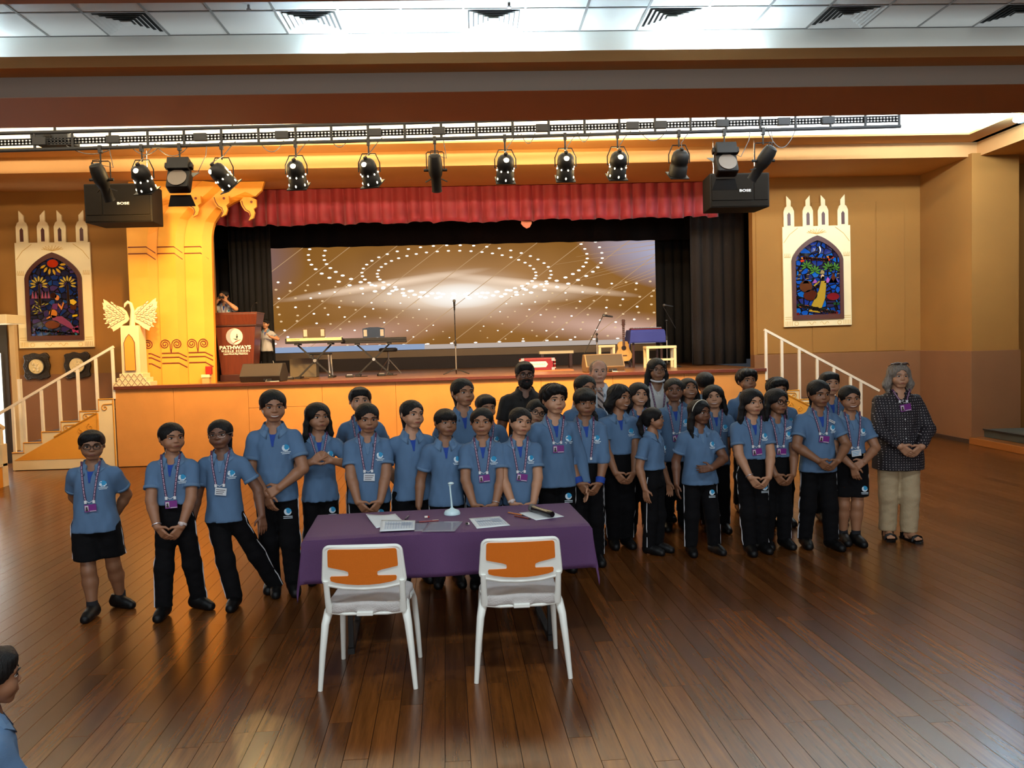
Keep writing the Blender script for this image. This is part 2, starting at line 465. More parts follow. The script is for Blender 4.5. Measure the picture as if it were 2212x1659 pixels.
# ---- back wall with the proscenium opening, dado below
w = struct(MB().box((-10.5, YW, 1.55), (OPEN_X0, YW + 0.2, 5.9)).box((OPEN_X1, YW, 1.55), (11.5, YW + 0.2, 5.9))
       .box((OPEN_X0, YW, 4.9), (OPEN_X1, YW + 0.2, 5.9)).build('wall_stage', m_wall))
MB().box((-8.5, YW - 0.03, 0), (OPEN_X0, YW + 0.2, 1.55)).box((OPEN_X1, YW - 0.03, 0), (11.5, YW + 0.2, 1.55)).box((-10.5, YW - 0.03, 0), (-9.5, YW + 0.2, 1.55)).build('dado_panel', m_dado, w, bevel=0.004)
for a, b_ in ((5.18, 6.2), (6.22, 7.4), (7.42, 7.95)):
    MB().box((a, YW - 0.012, 1.56), (b_, YW, 4.3)).build('wall_panel', m_wall, w, bevel=0.004)
struct(MB().box((11.5, -6.2, 0), (11.7, YW + 0.2, 5.9)).build('wall_right', m_wall))
struct(MB().box((-10.7, -6.2, 0), (-10.5, YW + 0.2, 5.9)).build('wall_left', m_wall))
bw = MB()
bw.box((-10.5, -6.4, 0), (11.5, -6.2, 1.7)); bw.box((-10.5, -6.4, 4.3), (11.5, -6.2, 5.9)); bw.box((-10.5, -6.4, 1.7), (-4.5, -6.2, 4.3)); bw.box((5.5, -6.4, 1.7), (11.5, -6.2, 4.3))
struct(bw.build('wall_rear', m_wall))
# pillar and its dado on the right
pl = struct(MB().box((8.25, 13.5, 1.55), (9.05, YW, 4.8)).build('wall_pillar', m_wall))
MB().box((8.225, 13.475, 0), (9.075, YW, 1.55)).build('dado_panel', m_dado, pl, bevel=0.006)
MB().box((8.21, 13.46, 0), (9.08, YW, 0.07)).build('skirting', M('dark_skirting', (52, 34, 24), 0.5), pl)
struct(MB().box((9.05, 14.3, 0), (11.5, 14.5, 4.8)).build('wall_alcove', m_wall))

# ---- suspended ceiling bay with square tiles
ceil = struct(MB().box((-10.5, -6.2, 5.17), (11.5, 8.81, 5.3)).build('ceiling', m_grid))
TX0 = -3.615
tile_me = MB().box((-0.294, -0.294, -0.03), (0.294, 0.294, 0.0)).mesh('ceiling_tile', m_tile)
VENTS = {0, 3, 6, 9, 12, 15, -3}
for r_ in range(3):
    for c in range(-7, 20):
        if r_ == 0 and c in VENTS: continue
        obj('ceiling_tile', tile_me, ceil, (TX0 + 0.6 * c + 0.3, 8.81 - 0.3 - 0.6 * r_, 5.14))
tg = MB()
for c in range(-8, 21): tg.box((TX0 + 0.6*c - 0.012, 6.5, 5.105), (TX0 + 0.6*c + 0.012, 8.81, 5.13))
for r_ in range(4): tg.box((-8.5, 8.81 - 0.6*r_ - 0.012, 5.1045), (8.5, 8.81 - 0.6*r_ + 0.012, 5.1295))
tg.build('ceiling_grid', m_grid, ceil)
for k, (sx_, lb) in enumerate(((-2.02, 'small chrome sprinkler head in the ceiling, left one'), (0.42, 'small chrome sprinkler head in the ceiling, near the middle'))):
    t = thing('sprinkler_head', lb, 'sprinkler', (sx_, 8.06, 5.105), 0, 'ceiling sprinklers')
    MB().cyl((0, 0, 0), (0, 0, -0.03), 0.012, n=10).build('stem', m_grid, t); MB().lathe([(0.022, -0.045), (0.022, -0.04)], n=12).cyl((0, 0, -0.03), (0, 0, -0.045), 0.004, n=6).build('deflector', m_grid, t)
MB().box((-10.5, -6.2, 5.10), (11.5, 5.6, 5.16)).build('plain_ceiling_field', m_tile, ceil)
m_vent = M('vent_metal', (196, 200, 200), 0.45); m_ventd = M('vent_dark', (40, 42, 44), 0.8)
VL = {0: 'square white ceiling air vent, leftmost of the six', 3: 'square white ceiling air vent, second from the left', 6: 'square white ceiling air vent washed bright, third from the left',
      9: 'square white ceiling air vent, third from the right', 12: 'square grey ceiling air vent, second from the right', 15: 'square grey ceiling air vent cut by the right picture edge'}
for c in sorted(VL):
    t = thing('ceiling_vent', VL[c], 'vent', (TX0 + 0.6*c + 0.3, 8.51, 5.13), 0, 'square ceiling air vents')
    MB().box((-0.29, -0.29, 0.0), (0.29, 0.29, 0.01)).build('backing', m_ventd, t)
    for q in range(6):
        a = 0.29 - q * 0.048; b_ = a - 0.034
        z0, z1 = -0.026 + 0.002*q, 0.0
        v = [(-a,-a,z0),(a,-a,z0),(a,a,z0),(-a,a,z0),(-b_,-b_,z1),(b_,-b_,z1),(b_,b_,z1),(-b_,b_,z1)]
        MB().add(v, [(0,1,5,4),(1,2,6,5),(2,3,7,6),(3,0,4,7)]).build('louvre_ring', m_vent, t, normals=False)
    MB().box((-0.05, -0.05, -0.018), (0.05, 0.05, -0.008)).build('centre_plate', m_vent, t)

# ---- beams, light ledge, second recess, soffit over the stage
struct(MB().box((-10.5, 5.6, 4.5), (11.5, 6.5, 5.17)).build('beam_near', m_beam))
bm_ = struct(MB().box((-10.5, 8.812, 4.5), (11.5, 9.95, 5.9)).build('beam_middle', m_beam))
MB().box((-10.5, 8.80, 4.83), (11.5, 8.812, 5.10)).build('cove_face', m_cove, bm_)
MB().box((-10.5, 8.52, 4.70), (11.5, 8.80, 4.725)).box((-10.5, 8.52, 4.725), (11.5, 8.545, 4.81)).build('light_ledge', m_soffit, bm_)
MB().box((-10.5, 8.795, 4.5), (11.5, 8.812, 4.70)).build('beam_face', M('grey_beige_paint', (176, 166, 152), 0.8, bump=(90, 0.12)), bm_)
m_tube = emission_mat('lit_fluorescent_tube', (214, 242, 255), 420.0)
for k, (xa, xb, lb) in enumerate(((-7.4, -6.2, 'bright fluorescent tube on the light ledge at far left'), (-6.1, -4.9, 'bright fluorescent tube on the light ledge, above the left speaker'),
                     (-1.5, -0.3, 'bright fluorescent tube on the light ledge left of the middle'), (-0.2, 1.0, 'bright fluorescent tube on the light ledge in the middle'),
                     (1.95, 2.95, 'bright fluorescent tube on the light ledge right of the middle'), (7.2, 8.4, 'bright fluorescent tube on the light ledge at far right'))):
    t = thing('fluorescent_tube', lb, 'lamp', (xa, 8.66, 4.755), 0, 'tubes hidden in the light ledge')
    MB().cyl((0.03, 0, 0), (xb - xa - 0.03, 0, 0), 0.014, n=10).build('tube', m_tube, t, smooth=60)
    for q in (0, xb - xa - 0.04): MB().box((q, -0.02, -0.03), (q + 0.04, 0.02, 0.02)).build('tube_holder', m_vent, t)
rc = struct(MB().box((-10.5, 9.95, 5.75), (11.5, 13.6, 5.9)).build('ceiling_recess', m_cove))
MB().box((8.3, 9.95, 5.0), (8.4, 13.6, 5.75)).build('recess_side', m_cove, rc)
MB().box((-8.4, 9.95, 5.0), (-8.3, 13.6, 5.75)).build('recess_side', m_cove, rc)
MB().box((-8.3, 13.55, 5.09), (8.3, 13.6, 5.75)).build('recess_back', m_cove, rc)
sf = struct(MB().box((-10.5, 13.6, ZSOF), (11.5, YW + 0.2, 5.9)).build('soffit_stage', m_soffit))
MB().box((-8.4, 13.07, 5.0), (8.4, 13.6, 5.03)).build('soffit_ledge', m_soffit, sf)
MB().box((-8.4, 13.07, 5.03), (8.02, 13.10, 5.10)).build('recess_lip', m_cove, sf)
MB().box((7.95, 9.95, 5.0), (8.4, 13.07, 5.03)).build('soffit_ledge', m_soffit, sf)
MB().box((7.95, 9.95, 5.03), (7.98, 13.07, 5.10)).build('recess_lip', m_cove, sf)
struct(MB().box((8.4, 9.95, ZSOF), (11.5, 13.6, 5.9)).build('soffit_right', m_soffit))
struct(MB().box((-10.5, 9.95, ZSOF), (-8.4, 13.6, 5.9)).build('soffit_left', m_soffit))

# ---- stage platform
st = struct(MB().box((STAGE_X0, YS + 0.03, 0), (STAGE_X1, 20.6, ZS - 0.03)).build('stage_platform', M('stage_carcass', (90, 62, 40), 0.8)))
seams = [STAGE_X0, -5.0, -3.78, -2.56, -1.34, -0.12, 1.1, 2.32, 3.54, STAGE_X1]
for i in range(9):
    a, b_ = seams[i] + 0.002, seams[i+1] - 0.002
    if i in (2, 5):
        MB().box((a, YS, 0.012), (b_, YS + 0.03, 0.92)).build('front_panel', m_ply, st, bevel=0.002)
        MB().box((a, YS, 0.925), (b_, YS + 0.03, ZS - 0.045)).build('front_panel', m_ply, st, bevel=0.002)
    else:
        MB().box((a, YS, 0.012), (b_, YS + 0.03, ZS - 0.045)).build('front_panel', m_ply, st, bevel=0.002)
sb = MB()
for i in range(70):
    y0 = YS - 0.03 + i * 0.095
    xo = STAGE_X0 - 1.8 * rng.random()
    while xo < STAGE_X1:
        sb.box((max(xo, STAGE_X0), y0, ZS - 0.03), (min(xo + 1.8, STAGE_X1) - 0.0015, y0 + 0.0935, ZS)); xo += 1.8
so = sb.build('stage_boards', m_stagefloor, st, normals=False); so['kind'] = 'stuff'
MB().box((STAGE_X0, YS - 0.045, ZS - 0.05), (STAGE_X1, YS - 0.028, ZS + 0.004)).build('nosing', M('dark_nosing', (92, 40, 22), 0.4), st, bevel=0.004)

# ---- stage house: black masking, wings and ceiling
sh = struct(MB().box((-8, 20.62, ZS), (8, 20.8, 6.0)).build('wall_stagehouse', m_black))
MB().box((-8, YW + 0.2, 5.9), (8, 20.8, 6.0)).build('stage_ceiling', m_black, sh)
MB().box((-8, YW + 0.2, 0), (-7.9, 20.8, 6.0)).box((7.9, YW + 0.2, 0), (8, 20.8, 6.0)).build('side_masking', m_black, sh)
def drape(name, x0, x1, y, z0, z1, m, label, cat, folds, amp, seed, grp=None, gather=0.0, ny=6, hemwave=0.0):
    r2 = random.Random(seed); n = folds * 8; me = MB(); vs = []; fs = []
    ph = [r2.uniform(-0.9, 0.9) for _ in range(folds + 2)]; am = [r2.uniform(0.55, 1.25) for _ in range(folds + 2)]
    for j in range(ny + 1):
        t = j / ny
        for i in range(n + 1):
            s_ = i / 8; k = int(s_)
            f = s_ - k; a = am[k]*(1-f) + am[min(k+1, folds+1)]*f; p = ph[k]*(1-f) + ph[min(k+1, folds+1)]*f
            d = math.sin(2*math.pi*s_ + p) * amp * a * (0.45 + 0.55*t) + 0.3*amp*math.sin(5.1*s_ + 3*p)*t
            x = x0 + (x1 - x0) * i / n + 0.35*amp*math.cos(2*math.pi*s_ + p)*(0.4+0.6*t)
            zz = z1 + (z0 - z1) * t + (hemwave * math.sin(1.7*s_ + p*2) if j == ny else 0)
            vs.append((x, y + d, zz))
    for j in range(ny):
        for i in range(n):
            q = j*(n+1)+i; fs.append((q, q+1, q+n+2, q+n+1))
    me.add(vs, fs); o = me.build(name, m, None, smooth=180, normals=False)
    sm = o.modifiers.new('thickness', 'SOLIDIFY'); sm.thickness = 0.008
    return tag(o, label, cat, grp)
drape('wing_drape', -4.75, -3.95, 16.6, ZS + 0.02, 5.4, m_black, 'black leg drape behind the wooden lectern', 'curtain', 7, 0.06, 3, 'black stage drapes')
drape('wing_drape', 4.3, 5.4, 16.4, ZS + 0.02, 5.4, M('dark_brown_drape', (34, 24, 17), 0.95, bump=(60, 0.4)), 'dark brown leg drape beside the right stage wall', 'curtain', 5, 0.05, 5, 'black stage drapes')
drape('wing_drape', 4.0, 5.3, 18.2, ZS + 0.02, 5.4, m_black, 'black leg drape right of the glowing screen', 'curtain', 7, 0.06, 6, 'black stage drapes')
drape('wing_drape', -6.6, -4.6, 18.2, ZS + 0.02, 5.4, m_black, 'black leg drape left of the glowing screen', 'curtain', 9, 0.06, 8, 'black stage drapes')
drape('border_drape', -5.6, 5.4, 17.6, 3.98, 5.5, m_black, 'black border drape hung above the glowing screen', 'curtain', 22, 0.05, 9, 'black stage drapes')
m_val = M('crimson_velvet', (150, 32, 44), 0.62, bump=(30, 0.15), vary=(6, 0.12)); m_val.node_tree.nodes['Principled BSDF'].inputs['Sheen Weight'].default_value = 0.35
val = drape('stage_valance', OPEN_X0 - 0.1, OPEN_X1 - 0.55, 15.42, 4.13, 4.95, m_val, 'crimson velvet valance in deep folds across the stage top', 'curtain', 40, 0.055, 21, None, ny=8, hemwave=0.018)
val.rotation_euler = (0, 0, 0)
# fabric torn from the lining, hanging below the valance
sc = MB(); 
for k in range(7):
    t = k/6; sc.add([(0.02*math.sin(k), 0, 0)], [])
pts = [(-0.09, 0.02), (0.1, 0.03), (0.1, -0.05), (0.06, -0.12), (-0.0, -0.14), (-0.06, -0.10), (-0.1, -0.05)]
tag(MB().prism(pts, 0, 0.02).build('lining_scrap', M('peach_lining', (214, 128, 100), 0.8, bump=(40, 0.3)), None, loc=(1.02, 15.47, 4.13), bevel=0.006), 'peach scrap of lining hanging under the red valance', 'cloth')
# ================================================================== lighting truss and lanterns
m_truss = M('black_truss_steel', (8, 8, 10), 0.7, spec=0.2)
m_can = M('black_lantern_steel', (6, 5, 5), 0.55, spec=0.12, bump=(80, 0.1))
m_cable = M('black_cable', (14, 11, 10), 0.6)
m_glow = emission_mat('lamp_glow', (255, 244, 214), 6.0)
m_glowhot = emission_mat('lamp_glow_rear', (255, 240, 205), 4.0)
m_chrome = M('chrome', (200, 200, 198), 0.2, metal=1.0)
YT = 12.0
def rail_z(x): return 4.735 + (x + 6.5) * 0.0110       # lower rail height
tr = thing('lighting_truss', 'black ladder truss hung across the hall below the ceiling recess', 'truss', (0, YT, 0))
XA, XB = -8.2, 6.27
MB().cyl((XA, 0, rail_z(XA)), (XB, 0, rail_z(XB)), 0.026, n=10).build('lower_rail', m_truss, tr, smooth=50)
MB().cyl((XA, 0, rail_z(XA) + 0.235), (XB, 0, rail_z(XB) + 0.235), 0.026, n=10).build('upper_rail', m_truss, tr, smooth=50)
x = XB - 0.02; k = 0
while x > XA:
    z = rail_z(x); MB().cyl((x, 0, z), (x, 0, z + 0.235), 0.019, n=8).build('rung', m_truss, tr, smooth=50)
    x -= 0.515 if k % 4 else 0.5; k += 1
# perforated cable tray along the middle: strips with a real row of slots
tray = MB()
def strip(za, zb):
    tray.bar((XA, 0.03, rail_z(XA) + za), (XB, 0.03, rail_z(XB) + za), 0.004, zb)
strip(0.078, 0.022); strip(0.116, 0.024); strip(0.154, 0.022)
x = XA
while x < XB:
    z = rail_z(x)
    tray.box((x, 0.028, z + 0.075), (x + 0.028, 0.032, z + 0.156)); x += 0.048
tray.build('perforated_cable_tray', m_truss, tr)
for x in (-5.95, -4.95, -3.75, -2.62, -1.32, -0.42, 1.05, 2.35, 2.75, 3.65, 4.55, 5.2):
    z = rail_z(x); MB().box((x - 0.09, -0.03, z + 0.06), (x + 0.09, 0.035, z + 0.165)).build('socket_box', m_truss, tr, bevel=0.006)
for x in (-7.2, -3.3, 0.3, 3.9):
    MB().cyl((x, 0, rail_z(x) + 0.23), (x, 0, 5.75), 0.008, n=6).build('hanger_rod', m_truss, tr)

def frame_from(d):
    d = Vector(d).normalized(); s = d.cross(Vector((0, 0, 1))).normalized(); u = s.cross(d)
    return Matrix((s, d, u)).transposed()
WARM = (1.0, 0.56, 0.16)
def lantern(x, kind, lean, label, lit, power=0, aim=None, grp='stage lanterns on the truss', spread=62, yaw=0.0):
    z = rail_z(x) - 0.02
    t = thing({'par': 'par_can_lantern', 'profile': 'profile_spot_lantern', 'fresnel': 'fresnel_lantern'}[kind], label, 'stage light', (x, YT - 0.01, z), 0, grp)
    MB().box((-0.022, -0.03, -0.05), (0.022, 0.03, 0.05)).cyl((0, 0, -0.05), (0, 0, -0.19), 0.012, n=8).build('hook_clamp', m_can, t)
    d = Vector((lean, 0.52, -0.85)).normalized() if kind != 'fresnel' else Vector((lean, 0.85, -0.4)).normalized()
    f = frame_from(d); T = Matrix.Translation((0, 0, -0.43)) @ f.to_4x4()
    s_ = f.col[0]
    if kind == 'par':
        yw = 0.15; top = -0.165
        a = Vector((-yw, 0, -0.42)); b_ = Vector((yw, 0, -0.42))
        pts = [a, Vector((-yw, 0, top - 0.13)), Vector((-yw * 0.62, 0, top)), Vector((yw * 0.62, 0, top)), Vector((yw, 0, top - 0.13)), b_]
        MB().tube(pts, 0.009, 6).build('yoke', m_can, t)
        prof = [(0.035, -0.20), (0.075, -0.19), (0.108, -0.155), (0.122, -0.10), (0.125, -0.03), (0.118, -0.02), (0.118, 0.02), (0.126, 0.03), (0.130, 0.16), (0.118, 0.165)]
        body = MB().lathe(prof, axis=(0, 1, 0), n=24)
        body.lathe([(0.02, -0.235), (0.03, -0.225), (0.03, -0.19)], axis=(0, 1, 0), n=10)
        can = body.xform(T).build('can', m_can, t, smooth=40)
        MB().box((-0.14, 0.165, -0.14), (0.14, 0.178, 0.14)).xform(T).build('gel_frame', m_can, t)
        if lit:
            g = MB()
            for q in range(8):
                th = 2 * math.pi * q / 8 + 0.2
                c = Vector((math.cos(th) * 0.1255, 0.005, math.sin(th) * 0.1255)); g.sphere(c, (0.011, 0.014, 0.011), 8, 6)
            for q in range(6):
                th = 2 * math.pi * q / 6 + 0.5
                c = Vector((math.cos(th) * 0.1295, 0.125, math.sin(th) * 0.1295)); g.sphere(c, (0.011, 0.019, 0.011), 8, 6)
            g.xform(T).build('vent_hole', m_glow, can)
            MB().sphere((0.0, -0.150, -0.082), (0.045, 0.040, 0.036), 14, 8).xform(T).build('rear_vent', m_glowhot, can, smooth=180)
        MB().tube([T @ Vector((0, -0.235, 0)), Vector((0.03, -0.02, -0.14)), Vector((0.12, 0.0, -0.02)), Vector((0.2, 0.0, 0.06))], 0.006, 6).build('power_cable', m_cable, t)
    elif kind == 'profile':
        yw = 0.125; top = -0.165
        MB().tube([(-yw, 0, -0.42), (-yw, 0, top - 0.02), (-yw + 0.02, 0, top), (yw - 0.02, 0, top), (yw, 0, top - 0.02), (yw, 0, -0.42)], 0.008, 6).build('yoke', m_can, t)
        prof = [(0.05, -0.24), (0.085, -0.22), (0.10, -0.15), (0.105, -0.02), (0.09, 0.06), (0.072, 0.10), (0.07, 0.28), (0.075, 0.30), (0.06, 0.305)]
        can = MB().lathe(prof, axis=(0, 1, 0), n=20).xform(T).build('body', m_can, t, smooth=40)
        MB().tube([T @ Vector((-0.06, -0.22, 0.03)), T @ Vector((-0.05, -0.275, 0.05)), T @ Vector((0.05, -0.275, 0.05)), T @ Vector((0.06, -0.22, 0.03))], 0.007, 6).build('handle', m_can, can)
        for q in (-1, 1):
            MB().cyl((q * 0.10, 0, -0.42), (q * 0.165, 0, -0.42), 0.02, n=10).build('tilt_knob', m_can, t)
            MB().bar(T @ Vector((q * 0.075, 0.12, 0)), T @ Vector((q * 0.155, 0.17, 0.02)), 0.014).build('shutter_handle', m_can, can)
        MB().tube([T @ Vector((0.05, -0.2, 0.05)), Vector((0.16, 0.02, -0.25)), Vector((0.12, 0, 0.03))], 0.006, 6).build('power_cable', m_cable, t)
    else:
        hb = MB().box((-0.15, -0.10, -0.09), (0.15, 0.08, 0.09))
        for q in (-1, 1): hb.box((q*0.15 - 0.01, -0.06, -0.05), (q*0.19, 0.03, 0.03))
        TT = Matrix.Translation((0, -0.03, -0.27)) @ Matrix.Rotation(R(-20), 4, 'X')
        hb.xform(TT).build('ballast_housing', m_can, t, bevel=0.012)
        T2 = Matrix.Translation((0, 0, -0.52)) @ f.to_4x4()
        hd = MB().box((-0.155, -0.16, -0.145), (0.155, 0.02, 0.145)); hd.xform(T2).build('lamp_head', m_can, t, bevel=0.03)
        MB().lathe([(0.13, 0), (0.13, 0.06), (0.115, 0.06), (0.105, 0.01)], origin=(0, -0.175, 0), axis=(0, 1, 0), n=28).xform(T2).build('rear_ring', M('dark_ring', (60, 52, 46), 0.35, metal=0.5), t, smooth=40)
        for q, pts in enumerate((((-0.14, 0.15), (0.14, 0.15), (0.19, 0.30), (-0.19, 0.30)), ((-0.14, -0.15), (0.14, -0.15), (0.19, -0.27), (-0.19, -0.27)))):
            MB().add([(p[0], 0.03 + 0.10 * (i > 1), p[1]) for i, p in enumerate(pts)] + [(p[0], 0.036 + 0.10 * (i > 1), p[1]) for i, p in enumerate(pts)],
                     [(0,1,2,3),(7,6,5,4),(0,4,5,1),(1,5,6,2),(2,6,7,3),(3,7,4,0)]).xform(T2).build('barn_door_flap', m_can, t)
        MB().tube([(0.12, 0.0, -0.30), (0.24, 0.0, -0.35), (0.36, 0.0, -0.12), (0.38, 0, 0.04)], 0.006, 6).build('power_cable', m_cable, t)
    if lit:
        l = bpy.data.lights.new('lantern_beam', 'SPOT'); l.energy = power; l.color = WARM; l.spot_size = R(spread); l.spot_blend = 0.9; l.shadow_soft_size = 0.10
        o = bpy.data.objects.new('lantern_beam', l); COL.objects.link(o); o.parent = t
        o.location = T @ Vector((0, 0.2, 0))
        wl = Vector((x, YT - 0.01, z)) + o.location
        l2 = bpy.data.lights.new('lantern_vent_spill', 'POINT'); l2.energy = 62; l2.color = (1.0, 0.66, 0.26); l2.shadow_soft_size = 0.05
        o2 = bpy.data.objects.new('lantern_vent_spill', l2); COL.objects.link(o2); o2.parent = t; o2.location = T @ Vector((0.0, -0.02, 0.20))
        o.rotation_euler = (Vector(aim) - wl).to_track_quat('-Z', 'Y').to_euler()
    return t
def tx(px): return (px - 1106) / 1800 * YT + 0.525
lantern(tx(258), 'profile', 0.12, 'unlit profile spotlight hanging in front of the left loudspeaker', False)
lantern(tx(343), 'par', 0.10, 'glowing par can just left of the leftmost barn-door lantern', True, 520, (-5.5, 14.6, 2.6), spread=88)
lantern(tx(421), 'fresnel', 0.0, 'boxy barn-door lantern between two glowing par cans on the left', False)
lantern(tx(508), 'par', 0.62, 'glowing par can tilted sharply to the right', True, 430, (-4.3, 14.3, 2.6))
lantern(tx(662), 'par', 0.04, 'glowing par can second from the tilted one, above the red valance left end', True, 900, (-3.4, 14.8, 1.2))
lantern(tx(815), 'par', 0.18, 'glowing par can left of the unlit profile spotlight in the middle', True, 900, (-1.8, 14.6, 1.2))
lantern(tx(955), 'profile', 0.02, 'unlit profile spotlight near the middle of the truss', False)
lantern(tx(1104), 'par', -0.03, 'glowing par can just right of the middle profile spotlight', True, 900, (0.0, 14.4, 1.2))
lantern(tx(1233), 'par', 0.0, 'middle one of three glowing par cans right of centre', True, 900, (1.2, 14.6, 1.2))
lantern(tx(1346), 'par', -0.04, 'rightmost glowing par can on the truss', True, 900, (2.6, 14.6, 1.2))
lantern(tx(1479), 'par', -0.05, 'unlit par can left of the right loudspeaker', False)
lantern(tx(1578), 'fresnel', 0.0, 'boxy barn-door lantern in front of the right loudspeaker', False)
lantern(tx(1663), 'profile', -0.45, 'unlit profile spotlight at the right end, leaning left', False)
# loose loops of cable under the truss
for k, (xa, xb, sag) in enumerate(((-5.6, -4.9, 0.12), (-4.75, -4.3, 0.15), (-4.4, -3.9, 0.18), (-2.95, -2.6, 0.16), (-1.95, -1.7, 0.12), (0.75, 0.95, 0.14), (1.55, 1.75, 0.14), (2.45, 2.85, 0.15), (4.3, 4.75, 0.3))):
    pts = [(xa + (xb - xa) * t / 10, YT + 0.03, rail_z(xa) + 0.05 - sag * 4 * (t/10) * (1 - t/10)) for t in range(11)]
    names = ['left of the tilted lantern, first', 'beside the leftmost barn-door lantern', 'right of the leftmost barn-door lantern', 'right of the first par can over the valance', 'left of the middle profile spotlight', 'right of the middle', 'beside the middle par of three', 'left of the rightmost lit par can', 'between the barn-door lantern and the right end']
    tag(MB().tube(pts, 0.006, 6).build('cable_loop', m_cable), 'thin black cable loop under the truss, ' + names[k], 'cable', 'cable loops under the truss')

# ================================================================== hung loudspeakers
m_spk = M('dark_speaker_cabinet', (15, 12, 9), 0.8, spec=0.15, bump=(150, 0.3)); m_spkg = M('speaker_grille', (17, 13, 9), 0.85, spec=0.1, bump=(700, 0.6)); m_badge = M('speaker_badge', (190, 190, 190), 0.4)
def loudspeaker(x0, x1, z0, z1, label, flip):
    t = thing('hung_loudspeaker', label, 'speaker', ((x0 + x1) / 2, 13.2, z0), 0, 'loudspeakers hung beside the stage')
    w_ = (x1 - x0) / 2; h = z1 - z0
    MB().prism([(-w_, -0.28), (w_, -0.28), (w_ * 0.9, 0.3), (-w_ * 0.9, 0.3)], 0, h, 'XY').build('cabinet', m_spk, t, bevel=0.012)
    xs = (-w_ + 0.02, -w_ * 0.46, w_ - 0.02) if flip else (-w_ + 0.02, w_ * 0.46, w_ - 0.02)
    for a, b_ in ((xs[0], xs[1]), (xs[1], xs[2])):
        MB().box((a + 0.008, -0.295, 0.11), (b_ - 0.008, -0.275, h - 0.02)).build('grille', m_spkg, t, bevel=0.006)
    MB().box((-w_ + 0.02, -0.292, 0.015), (w_ - 0.02, -0.275, 0.10)).build('grille', m_spkg, t, bevel=0.006)
    lettering('BOSE', 0.052, m_badge, t, (0.08, -0.298, h * 0.48), bold=0.001, squash=1.5)
    for q in (-0.7, 0.7):
        MB().cyl((q * w_, 0, h), (q * w_, 0, 5.0 - z0), 0.008, n=6).build('hanging_wire', m_chrome, t)
        MB().sphere((q * w_, 0, h + 0.02), (0.012, 0.012, 0.03), 8, 6).build('shackle', m_chrome, t)
    return t
loudspeaker(-5.80, -4.80, 3.86, 4.44, 'big black loudspeaker hanging by the yellow arch on the left', True)
loudspeaker(3.72, 4.66, 3.90, 4.43, 'big black loudspeaker hanging at the right end of the red valance', False)

# ================================================================== LED wall
SX0, SX1, SZ0, SZ1, SY = -5.58, 4.57, 1.80, 4.345, 19.8
def scr(px, py):
    return (-5.58 + (px - 500) * (10.15 / 934), 4.345 - (py - (530 - 0.0225 * (px - 500))) * (2.545 / 235))
sm = bpy.data.materials.new('led_wall_picture'); sm.use_nodes = True
nt = sm.node_tree; N = nt.nodes; L = nt.links; N.clear()
out = N.new('ShaderNodeOutputMaterial'); em = N.new('ShaderNodeEmission'); L.new(em.outputs[0], out.inputs[0])
tc = N.new('ShaderNodeTexCoord')
def blob(cx, cz, rx, rz, rot=0.0, power=1.0):
    mp = N.new('ShaderNodeMapping'); mp.vector_type = 'TEXTURE'
    mp.inputs['Location'].default_value = (cx, 0, cz); mp.inputs['Rotation'].default_value = (0, rot, 0); mp.inputs['Scale'].default_value = (rx, 1, rz)
    sp = N.new('ShaderNodeSeparateXYZ'); cb = N.new('ShaderNodeCombineXYZ')
    L.new(tc.outputs['Object'], mp.inputs['Vector']); L.new(mp.outputs[0], sp.inputs[0]); L.new(sp.outputs[0], cb.inputs[0]); L.new(sp.outputs[2], cb.inputs[2])
    g = N.new('ShaderNodeTexGradient'); g.gradient_type = 'SPHERICAL'; L.new(cb.outputs[0], g.inputs[0])
    p = N.new('ShaderNodeMath'); p.operation = 'POWER'; p.inputs[1].default_value = power; L.new(g.outputs['Fac'], p.inputs[0])
    return p.outputs[0]
def mixc(a, b_, fac):
    mx = N.new('ShaderNodeMix'); mx.data_type = 'RGBA'; L.new(fac, mx.inputs[0])
    for s_, v in ((6, a), (7, b_)):
        if isinstance(v, tuple): mx.inputs[s_].default_value = lin(v) + (1,)
        else: L.new(v, mx.inputs[s_])
    return mx.outputs[2]
nz = N.new('ShaderNodeTexNoise'); nz.inputs['Scale'].default_value = 0.7; L.new(tc.outputs['Object'], nz.inputs['Vector'])
c0 = mixc((112, 72, 26), (156, 106, 46), nz.outputs['Fac'])
cx, cz = scr(985, 640)
c1 = mixc(c0, (196, 150, 104), blob(cx, cz + 0.1, 5.0, 1.5, 0, 1.8))
c1 = mixc(c1, (120, 104, 120), blob(*scr(510, 570), 1.6, 1.2, 0, 1.0))
c1 = mixc(c1, (176, 178, 205), blob(*scr(1434, 545), 2.2, 0.9, 0.25, 0.9))
c2 = mixc(c1, (224, 180, 166), blob(*scr(640, 748), 4.4, 0.5, -0.14, 1.5))
c2 = mixc(c2, (226, 186, 170), blob(*scr(1350, 715), 4.6, 0.5, 0.14, 1.5))
c3 = mixc(c2, (255, 232, 206), blob(cx, cz + 0.02, 3.4, 0.34, 0, 1.0))
c3 = mixc(c3, (255, 226, 196), blob(cx - 1.8, cz + 0.30, 2.6, 0.12, -0.13, 0.9))
c3 = mixc(c3, (255, 226, 196), blob(cx + 1.8, cz + 0.22, 2.6, 0.12, 0.13, 0.9))
c4 = mixc(c3, (255, 240, 222), blob(cx, cz, 2.3, 0.75, 0, 1.6))
c4 = mixc(c4, (255, 254, 250), blob(cx, cz, 1.0, 0.30, 0, 0.7))
L.new(c4, em.inputs[0]); em.inputs[1].default_value = 1.0
led = thing('led_wall', 'wide glowing screen with golden rings of light behind the stage', 'screen', (0, 0, 0))
MB().box((SX0, SY, SZ0), (SX1, SY + 0.08, SZ1)).build('screen_panel', sm, led)
